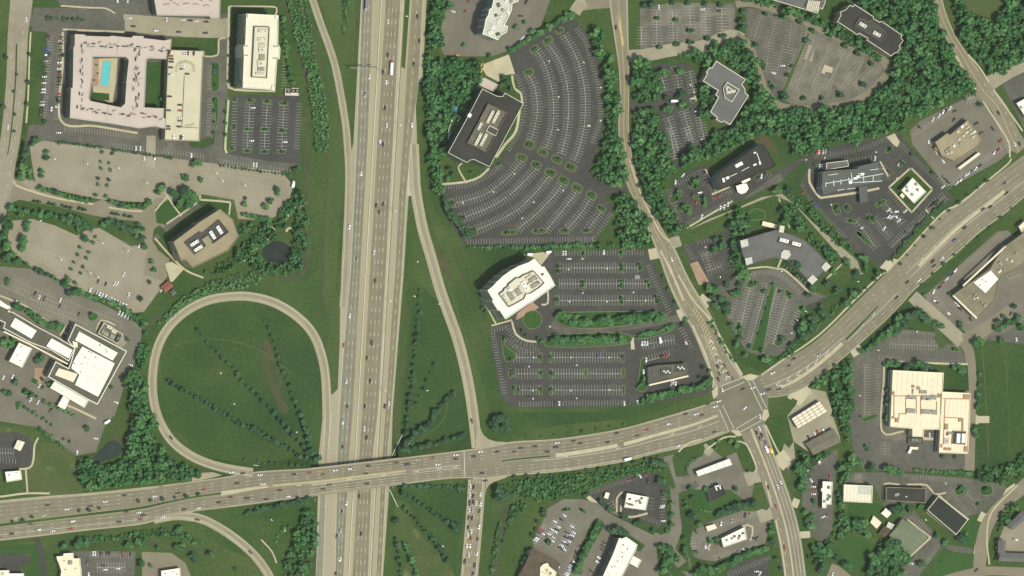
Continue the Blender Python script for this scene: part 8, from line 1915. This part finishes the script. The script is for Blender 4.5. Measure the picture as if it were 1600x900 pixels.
# ---- single parked cars: x, y, heading, colour
PARKED = [(334.5,114,90,'b'),(395,168.5,0,'w'),(393,220,0,'w'),(445,222,0,'w'),(298.5,243,85,'w'),(396,257.5,85,'w'),(400.4,258,85,'w'),(408.7,342.5,80,'n'),(417,343,80,'k'),(212,232,85,'w'),(219,232,85,'w'),(225,248,85,'w'),(241,247,85,'w'),(193,429,60,'w'),(153,440,70,'k'),(165,444,70,'k'),(178.7,443,60,'w'),(183,443,60,'w'),(217,384,60,'w'),
 (54.7,459,65,'k'),(61,464.7,65,'w'),(69,466.5,65,'n'),(94,469,65,'w'),(93,478.5,65,'k'),(122.7,491,75,'k'),(140.5,453,70,'w'),(201,460.7,75,'w'),(203,486,65,'k'),(212.5,553.5,-20,'w'),(211,561,-20,'k'),(204,570.5,-20,'w'),(181,628.7,-20,'w'),(5,590,60,'w'),(19,588.7,60,'w'),(61,603,60,'w'),(66,606,60,'k'),(44,621.5,55,'k'),(47.5,624.7,55,'w'),(59,628.7,60,'w'),(79,641,60,'k'),(141,492,60,'k'),(252,453,60,'w'),
 (120,708,85,'w'),(149,685,-10,'w'),(145,865,90,'w'),(148.5,865,90,'w'),(157,865.5,90,'k'),(167,865,90,'k'),(171,865,90,'k'),(191.5,866,90,'r'),(203.5,867,90,'k'),(161,883.5,0,'k'),(164,890,0,'w'),(184,888.5,0,'w'),(138,898,90,'w'),(136,879,90,'n'),
 (707.5,18,-20,'w'),(726.7,18,60,'r'),(732,2,60,'r'),(816,59,40,'w'),(714,86,0,'o'),(752,101,60,'o'),(752,110,70,'y'),(822,3,60,'k'),(813,25,0,'k'),
 (879.5,395.5,85,'w'),(883.4,395.5,85,'w'),(943,394.6,85,'w'),(933.5,556,85,'b'),(873,630.5,85,'w'),(866,631,85,'k'),(975,630.5,90,'w'),(983,629,90,'n'),(995.6,629,90,'w'),(888.5,404.5,0,'w'),
 (1002.5,537,75,'w'),(1006.7,536.8,75,'w'),(1010.7,537,75,'w'),(1033,557,80,'k'),(1037,556,80,'r'),(1041,555.5,80,'r'),(1009,562.7,80,'w'),(1005,581,90,'w'),(1003,590.7,90,'k'),(1006,592,90,'w'),(1020,583,90,'g'),(1048,599.5,80,'s'),(1051.5,597,80,'w'),(1055,599.5,80,'w'),(1069,531,-60,'r'),(1071,535,-60,'w'),(1031,622,0,'w'),(1020,541,75,'g'),
 (982.7,750,30,'r'),(999.5,744,-50,'w'),(1009,742.5,20,'r'),(990,747,40,'k'),(1035,790,0,'w'),(1034,793,0,'w'),(1036.5,795,0,'n'),(1036,814,0,'w'),(1037,779,0,'g'),(1012,752,90,'k'),
 (1126,818.7,75,'w'),(1143,814,75,'s'),(1164,805,75,'k'),(1178,841,-20,'k'),(1182.5,841,60,'k'),(1162,858.7,-30,'w'),(1155,862.7,-30,'g'),(1124.7,873,-40,'n'),(1087,830.7,-60,'k'),(1101.5,853,-80,'w'),(1172,803,75,'t'),
 (1263,683.5,-60,'k'),(1272,677,-60,'w'),(1277,675,-60,'r'),(1285.7,672.5,-60,'w'),(1267,750.7,-50,'w'),(1271,760.5,0,'w'),(1271.5,766.6,0,'r'),(1271,772,0,'w'),(1273,757,-20,'k'),(1262.5,733.6,40,'w'),(1279.6,720,60,'w'),(1286,807.6,20,'w'),(1183,841.5,50,'g'),(1261,733,10,'k'),(1281,722,60,'w'),(1296,744,90,'r'),(1292,806,60,'g'),
 (1452,680,90,'w'),(1423,880,-20,'w'),(1586,843,-20,'w'),(1400,890,40,'w'),(1300,898,60,'w'),(1182,893,0,'w'),(1187,896,60,'w'),
 (1492,423,45,'w'),(1487.5,428,45,'k'),(1483.5,430.7,45,'b'),(1479,436,45,'w'),(1472.5,442.7,45,'r'),(1467.5,449,45,'k'),(1458,456,60,'w'),(1460.5,470.7,-20,'w'),(1462.7,472,-20,'k'),(1480,489,-30,'w'),(1493.3,474,-40,'w'),(1496,477,-40,'w'),(1499,482,-40,'k'),(1498,445,45,'k'),(1503,439,45,'k'),(1516,498.7,-60,'k'),(1587.5,532,90,'w'),(1579,490,60,'k'),
 (1436,198.5,-40,'k'),(1457,187,60,'w'),(1467,181,60,'w'),(1473,175,60,'w'),(1477,173.6,60,'k'),(1484,169,60,'w'),(1491,173.6,30,'k'),(1507,154.5,-50,'k'),(1490,187,60,'k'),(1525,193,30,'k'),(1533,208,30,'n'),(1550.6,201,-50,'k'),(1450,220,-80,'w'),(1463,239,-50,'w'),(1473,252,-50,'w'),(1473,292,40,'w'),(1475,277,-30,'g'),(1477,280,-30,'k'),(1481,285,-30,'k'),(1510,251,50,'k'),(1520,243,50,'k'),(1506,254,50,'s'),(1516,247,50,'g'),
 (1495,286,50,'w'),(1501,281,50,'w'),(1505,278,50,'r'),(1508.5,274,50,'w'),(1513,271,50,'w'),(1517.5,268,50,'g'),(1524,264,50,'w'),(1553,238.7,50,'w'),(1557.5,236,50,'r'),(1560.5,233.5,50,'r'),(1563,220,30,'r'),(1531,259,50,'k'),
 (1275.5,238,80,'r'),(1279,238,80,'w'),(1282,237.5,80,'r'),(1286,237,80,'w'),(1290,236.8,80,'s'),(1293,236.5,80,'k'),(1280,260,80,'w'),(1284,259.5,80,'w'),(1366.7,247.5,80,'w'),(1254.7,301,40,'r'),(1274.7,321,30,'b'),(1276,304,-40,'w'),(1268,316,40,'k'),(1345,357,30,'w'),(1388,328,40,'w'),(1391,330,-40,'s'),(1400,330.7,0,'w'),(1388,338.7,40,'w'),(1392.5,340,40,'w'),(1398.7,338,-40,'w'),(1404,344.5,40,'w'),(1414,330,40,'w'),(1381,357,50,'w'),(1464,314.7,40,'k'),(1460,318,40,'n'),(1454,322,40,'k'),(1324,374.7,0,'k'),(1404,256,60,'w'),(1408,254,60,'g'),(1389,269,-40,'k'),(1380,341,10,'g'),
 (1054.7,285,80,'w'),(1096,338.7,70,'w'),(1125,325,80,'w'),(1131,323.5,80,'w'),(1137,319.5,80,'w'),(1087.5,316,80,'r'),(1081,305,80,'k'),(1093,301,10,'w'),(1066.7,274,50,'w'),(1104.5,281,10,'k'),(1107,286.7,10,'m'),(1099,269,10,'k'),(1183.2,278.7,75,'k'),(1189,276,75,'w'),(1195,272,75,'k'),(1117,308,30,'r'),(1122.5,306.7,30,'r'),
 (1029,11,90,'w'),(1097,14.7,0,'w'),(1122.7,17,0,'k'),(1096,92,-20,'w'),(1102.7,98.7,-30,'w'),(1081,154,10,'w'),(1222.5,102.7,0,'w'),(1208,114,-20,'w'),(1084,148,0,'k'),(1212,24,0,'k')]
for x, y, a, c in PARKED: car(x, y, a, c)
for k in range(11): car(150.7 + 4.5 * k, 457.5 + 2.1 * k, 62, 'w' if k % 4 else 's', None, 'in the slanting row above the complex')
for k in range(5): car(186 + 4.7 * k, 489 + 2.2 * k, 62, 'w' if k < 3 else ('s', 'k')[k - 3], None, 'in the short row right of the complex hedge')
for x, y, c in tr([(368,605,'w'),(388,634,'w'),(352,648,'w'),(372,660,'w'),(335,672,'w'),(360,692,'s'),(342,705,'k'),(355,710,'w'),(380,650,'k'),(345,662,'s'),(330,690,'g')], 760, 640, 3.4625): car(x, y, -30, c, None, 'in the left island row of the crowded car park')
for x, y, c in tr([(460,632,'w'),(435,665,'k'),(470,665,'w'),(428,690,'k'),(457,695,'k'),(420,715,'w'),(445,712,'w'),(405,735,'w'),(435,730,'k'),(398,750,'k'),(420,757,'w'),(440,678,'s'),(462,680,'w'),(415,725,'g'),(450,703,'g'),(412,745,'s')], 760, 640, 3.4625): car(x, y, -30, c, None, 'in the middle island row of the crowded car park')
for x, y, c in tr([(270,697,'w'),(262,707,'w'),(285,640,'r'),(300,655,'r'),(290,668,'m'),(303,672,'w')], 760, 640, 3.4625): car(x, y, -25, c, None, 'along the left edge of the crowded car park')
for x, y, c in tr([(474,825,'w'),(458,845,'w'),(464,835,'k'),(447,865,'w'),(452,856,'w'),(437,885,'w'),(442,875,'s'),(430,893,'w'),(490,770,'k'),(487,785,'g'),(480,800,'k')], 760, 640, 3.4625): car(x, y, -30, c, None, 'along the right edge of the crowded car park')
for x, y, c in tr([(405,595,'k'),(420,572,'w'),(385,848,'w'),(605,800,'w'),(597,823,'w'),(640,720,'m'),(632,740,'m'),(625,758,'n'),(565,872,'k')], 760, 640, 3.4625): car(x, y, -35, c)
size_of = lambda c: ({'pickup': 2, 'suv': 1, 'car': 0}[c[4]], c[7] != 'parked', c[3] in ('white', 'silver', 'red', 'blue', 'yellow', 'orange'))
CARS.sort(key=size_of, reverse=True)
pk = [c for c in CARS if c[4] == 'pickup']; cr_ = [c for c in CARS if c[4] != 'pickup']
for c in pk + cr_[:300]: build_car(*c)
it = []; WA = mesh_arr(WHEEL_ME)
for px, py, ang, colour, kind, *_ in cr_[300:]:
    b, g, wx, wr = car_mesh(kind, colour); a = math.radians(ang); p = np.array(on_ground(px, py))
    R = np.array([[math.cos(a), -math.sin(a), 0], [math.sin(a), math.cos(a), 0], [0, 0, 1]])
    for me, m in ((b, 'car_' + colour), (g, 'car_glass')):
        v, f = mesh_arr(me); it.append((v @ R.T + p, f, m, 0))
    for w in wx:
        for s in (-.82, .82): it.append(((WA[0] * wr + np.array([w, s, wr])) @ R.T + p, WA[1], 'tyre', 0))
if it: merged('parked_cars', it, 'the remaining dark and pale cars scattered over the car parks', 'parked cars')
truck(457, 288, 75, 'white', 7, 'white', 'white box truck at the right end of the tan car park'); truck(166.7, 659, 30, 'white', 7, 'white', 'white box truck at the lower right corner of the complex'); truck(1052.5, 158, 3, 'white', 8, 'white', 'white box truck on the drive of the diamond office'); truck(1030, 531.5, 95, 'white', 6.5, 'white', 'white box truck in the lower car park by the cross street')
truck(827, 397.6, 0, 'white', 6.5, 'white', 'white box truck at the dock corner of the white office'); truck(856, 394, 10, 'white', 6, 'white', 'smaller white truck right of the white office dock'); truck(1420, 704, 60, 'white', 6, 'white', 'white truck parked below the big store beside the hut')

# ================================================================== LIGHT POLES
def pole_proto():
    a = MB(); a.cyl((0, 0, 0), .32, .6, 10); b = MB(); b.cyl((0, 0, .6), .11, 7.6, 8, .08)
    c = MB(); c.box((0, 0, 8.15), 1.9, .75, .16); c.box((0, 0, 8.31), 1.2, .5, .06)
    return a.mesh('base', 'concrete'), b.mesh('pole', 'metal'), c.mesh('lamp_head', 'lamp_white')
PP = pole_proto()
def light_pole(px, py, place=None):
    x, y, z = on_ground(px, py); root = empty('street_lamp', (x, y, z)); root['category'] = 'street lamp'; root['group'] = 'lamp posts of car parks and roads'; root.rotation_euler.z = px
    for nm, me in zip(('base', 'pole', 'lamp_head'), PP):
        o = bpy.data.objects.new(nm, me); COL.objects.link(o); o.parent = root
    later(root, px, py, 'white-headed lamp post', place)
for x, y in [(853,96),(868,152),(907,98),(914,197),(867,203),(683+113,0+122)][:5] + [(799,272),(766,300),(829,316),(875,298),(811,341),(718,317)]: light_pole(x, y)
for x, y in tr([(478,170),(678,165),(482,338),(678,338),(490,628),(688,628),(292,800),(490,800),(690,797),(295,628),(878,332),(550,115),(552,293),(815,290),(380,468),(520,668),(293,842),(520,840),(272,675)], 740, 370, 3.333): light_pole(x, y)
for x, y in tr([(650,500),(680,655),(715,818),(125,515),(62,738),(125,708)], 900, 0, 3.75): light_pole(x, y)
for x, y in tr([(418,527),(500,400),(807,225),(925,627),(360,165)], 1120, 380, 3.75): light_pole(x, y)
for x, y in [(1363,238),(1396,279),(1283,247),(1254,250),(1293,320),(1427,518),(1338,618),(1472,755),(1441,812),(1240,500),(1097,386),(1120,433),(82,249),(133,256),(182,263),(226,286),(335,271),(379,290),(344,283),(60,345),(92,406),(157,380),(196,392),(150,433),(138,427),(10,478),(22,470)]: light_pole(x, y)
for y in (26, 196, 330, 470, 610): light_pole(x0(y) + 37, y, 'on the thin freeway barrier')
for x, y in [(341,583),(362,631),(498*0+459,675),(459,675)][:2] + [(459,675),(643,463),(682,475),(648,409),(663,610),(687,853),(420,812),(441,829)]: light_pole(x, y, 'on the interchange lawns')
finish_labels()
for o in SC.objects:
    if 'label' in o and not 4 <= len(o['label'].split()) <= 16: print('LABEL', len(o['label'].split()), o['label'])

# ================================================================== CAMERA, SKY, SUN
cam = bpy.data.cameras.new('camera'); co = bpy.data.objects.new('camera', cam); COL.objects.link(co)
co.location = (-OFF, 0, H); co.rotation_euler = (0, 0, 0)
W_ = 1600 * S
cam.sensor_fit = 'HORIZONTAL'; cam.sensor_width = 36; cam.lens = 36 * H / W_
cam.shift_x = OFF / W_; cam.clip_start = 100; cam.clip_end = 30000
SC.camera = co
HAZE = 0.7e-5
EL, AZ = 68.0, 146.0     # sun height and compass bearing (map top = north)
az = math.radians(AZ)
d = Vector((math.sin(az) * math.cos(math.radians(EL)), math.cos(az) * math.cos(math.radians(EL)), math.sin(math.radians(EL))))
sl = bpy.data.lights.new('sun', 'SUN'); sl.energy = 3.4; sl.angle = math.radians(.53); sl.color = (1.0, .955, .84)
so = bpy.data.objects.new('sun', sl); COL.objects.link(so); so.rotation_euler = d.to_track_quat('Z', 'Y').to_euler(); so.location = (0, 0, 400)
wd = bpy.data.worlds.new('World'); SC.world = wd; wd.use_nodes = True
nt = wd.node_tree; bg = nt.nodes['Background']; sky = nt.nodes.new('ShaderNodeTexSky'); sky.sky_type = 'NISHITA'; sky.sun_disc = False
sky.sun_elevation = math.radians(EL); sky.sun_rotation = math.radians(AZ); sky.air_density = 1.0; sky.dust_density = 2.5; sky.ozone_density = 1.0
nt.links.new(sky.outputs[0], bg.inputs[0]); bg.inputs[1].default_value = .15
hz = MB(); hz.box((0, 0, -1), 6800, 6800, 6020); ho = hz.build('haze', None); ho['kind'] = 'stuff'
hm = bpy.data.materials.new('haze'); hm.use_nodes = True; hn = hm.node_tree; hn.nodes.remove(hn.nodes['Principled BSDF'])
pv = hn.nodes.new('ShaderNodeVolumePrincipled'); pv.inputs['Color'].default_value = (.88, .92, .74, 1); pv.inputs['Density'].default_value = HAZE
hn.links.new(pv.outputs[0], hn.nodes['Material Output'].inputs['Volume']); ho.data.materials.append(hm)
SC.view_settings.view_transform = 'Standard'; SC.view_settings.look = 'None'; SC.view_settings.exposure = 0.0; SC.view_settings.gamma = 1.0
SC.cycles.max_bounces = 4
print('objects', len(SC.objects), 'cars', NC[0], 'trees', NT[0])
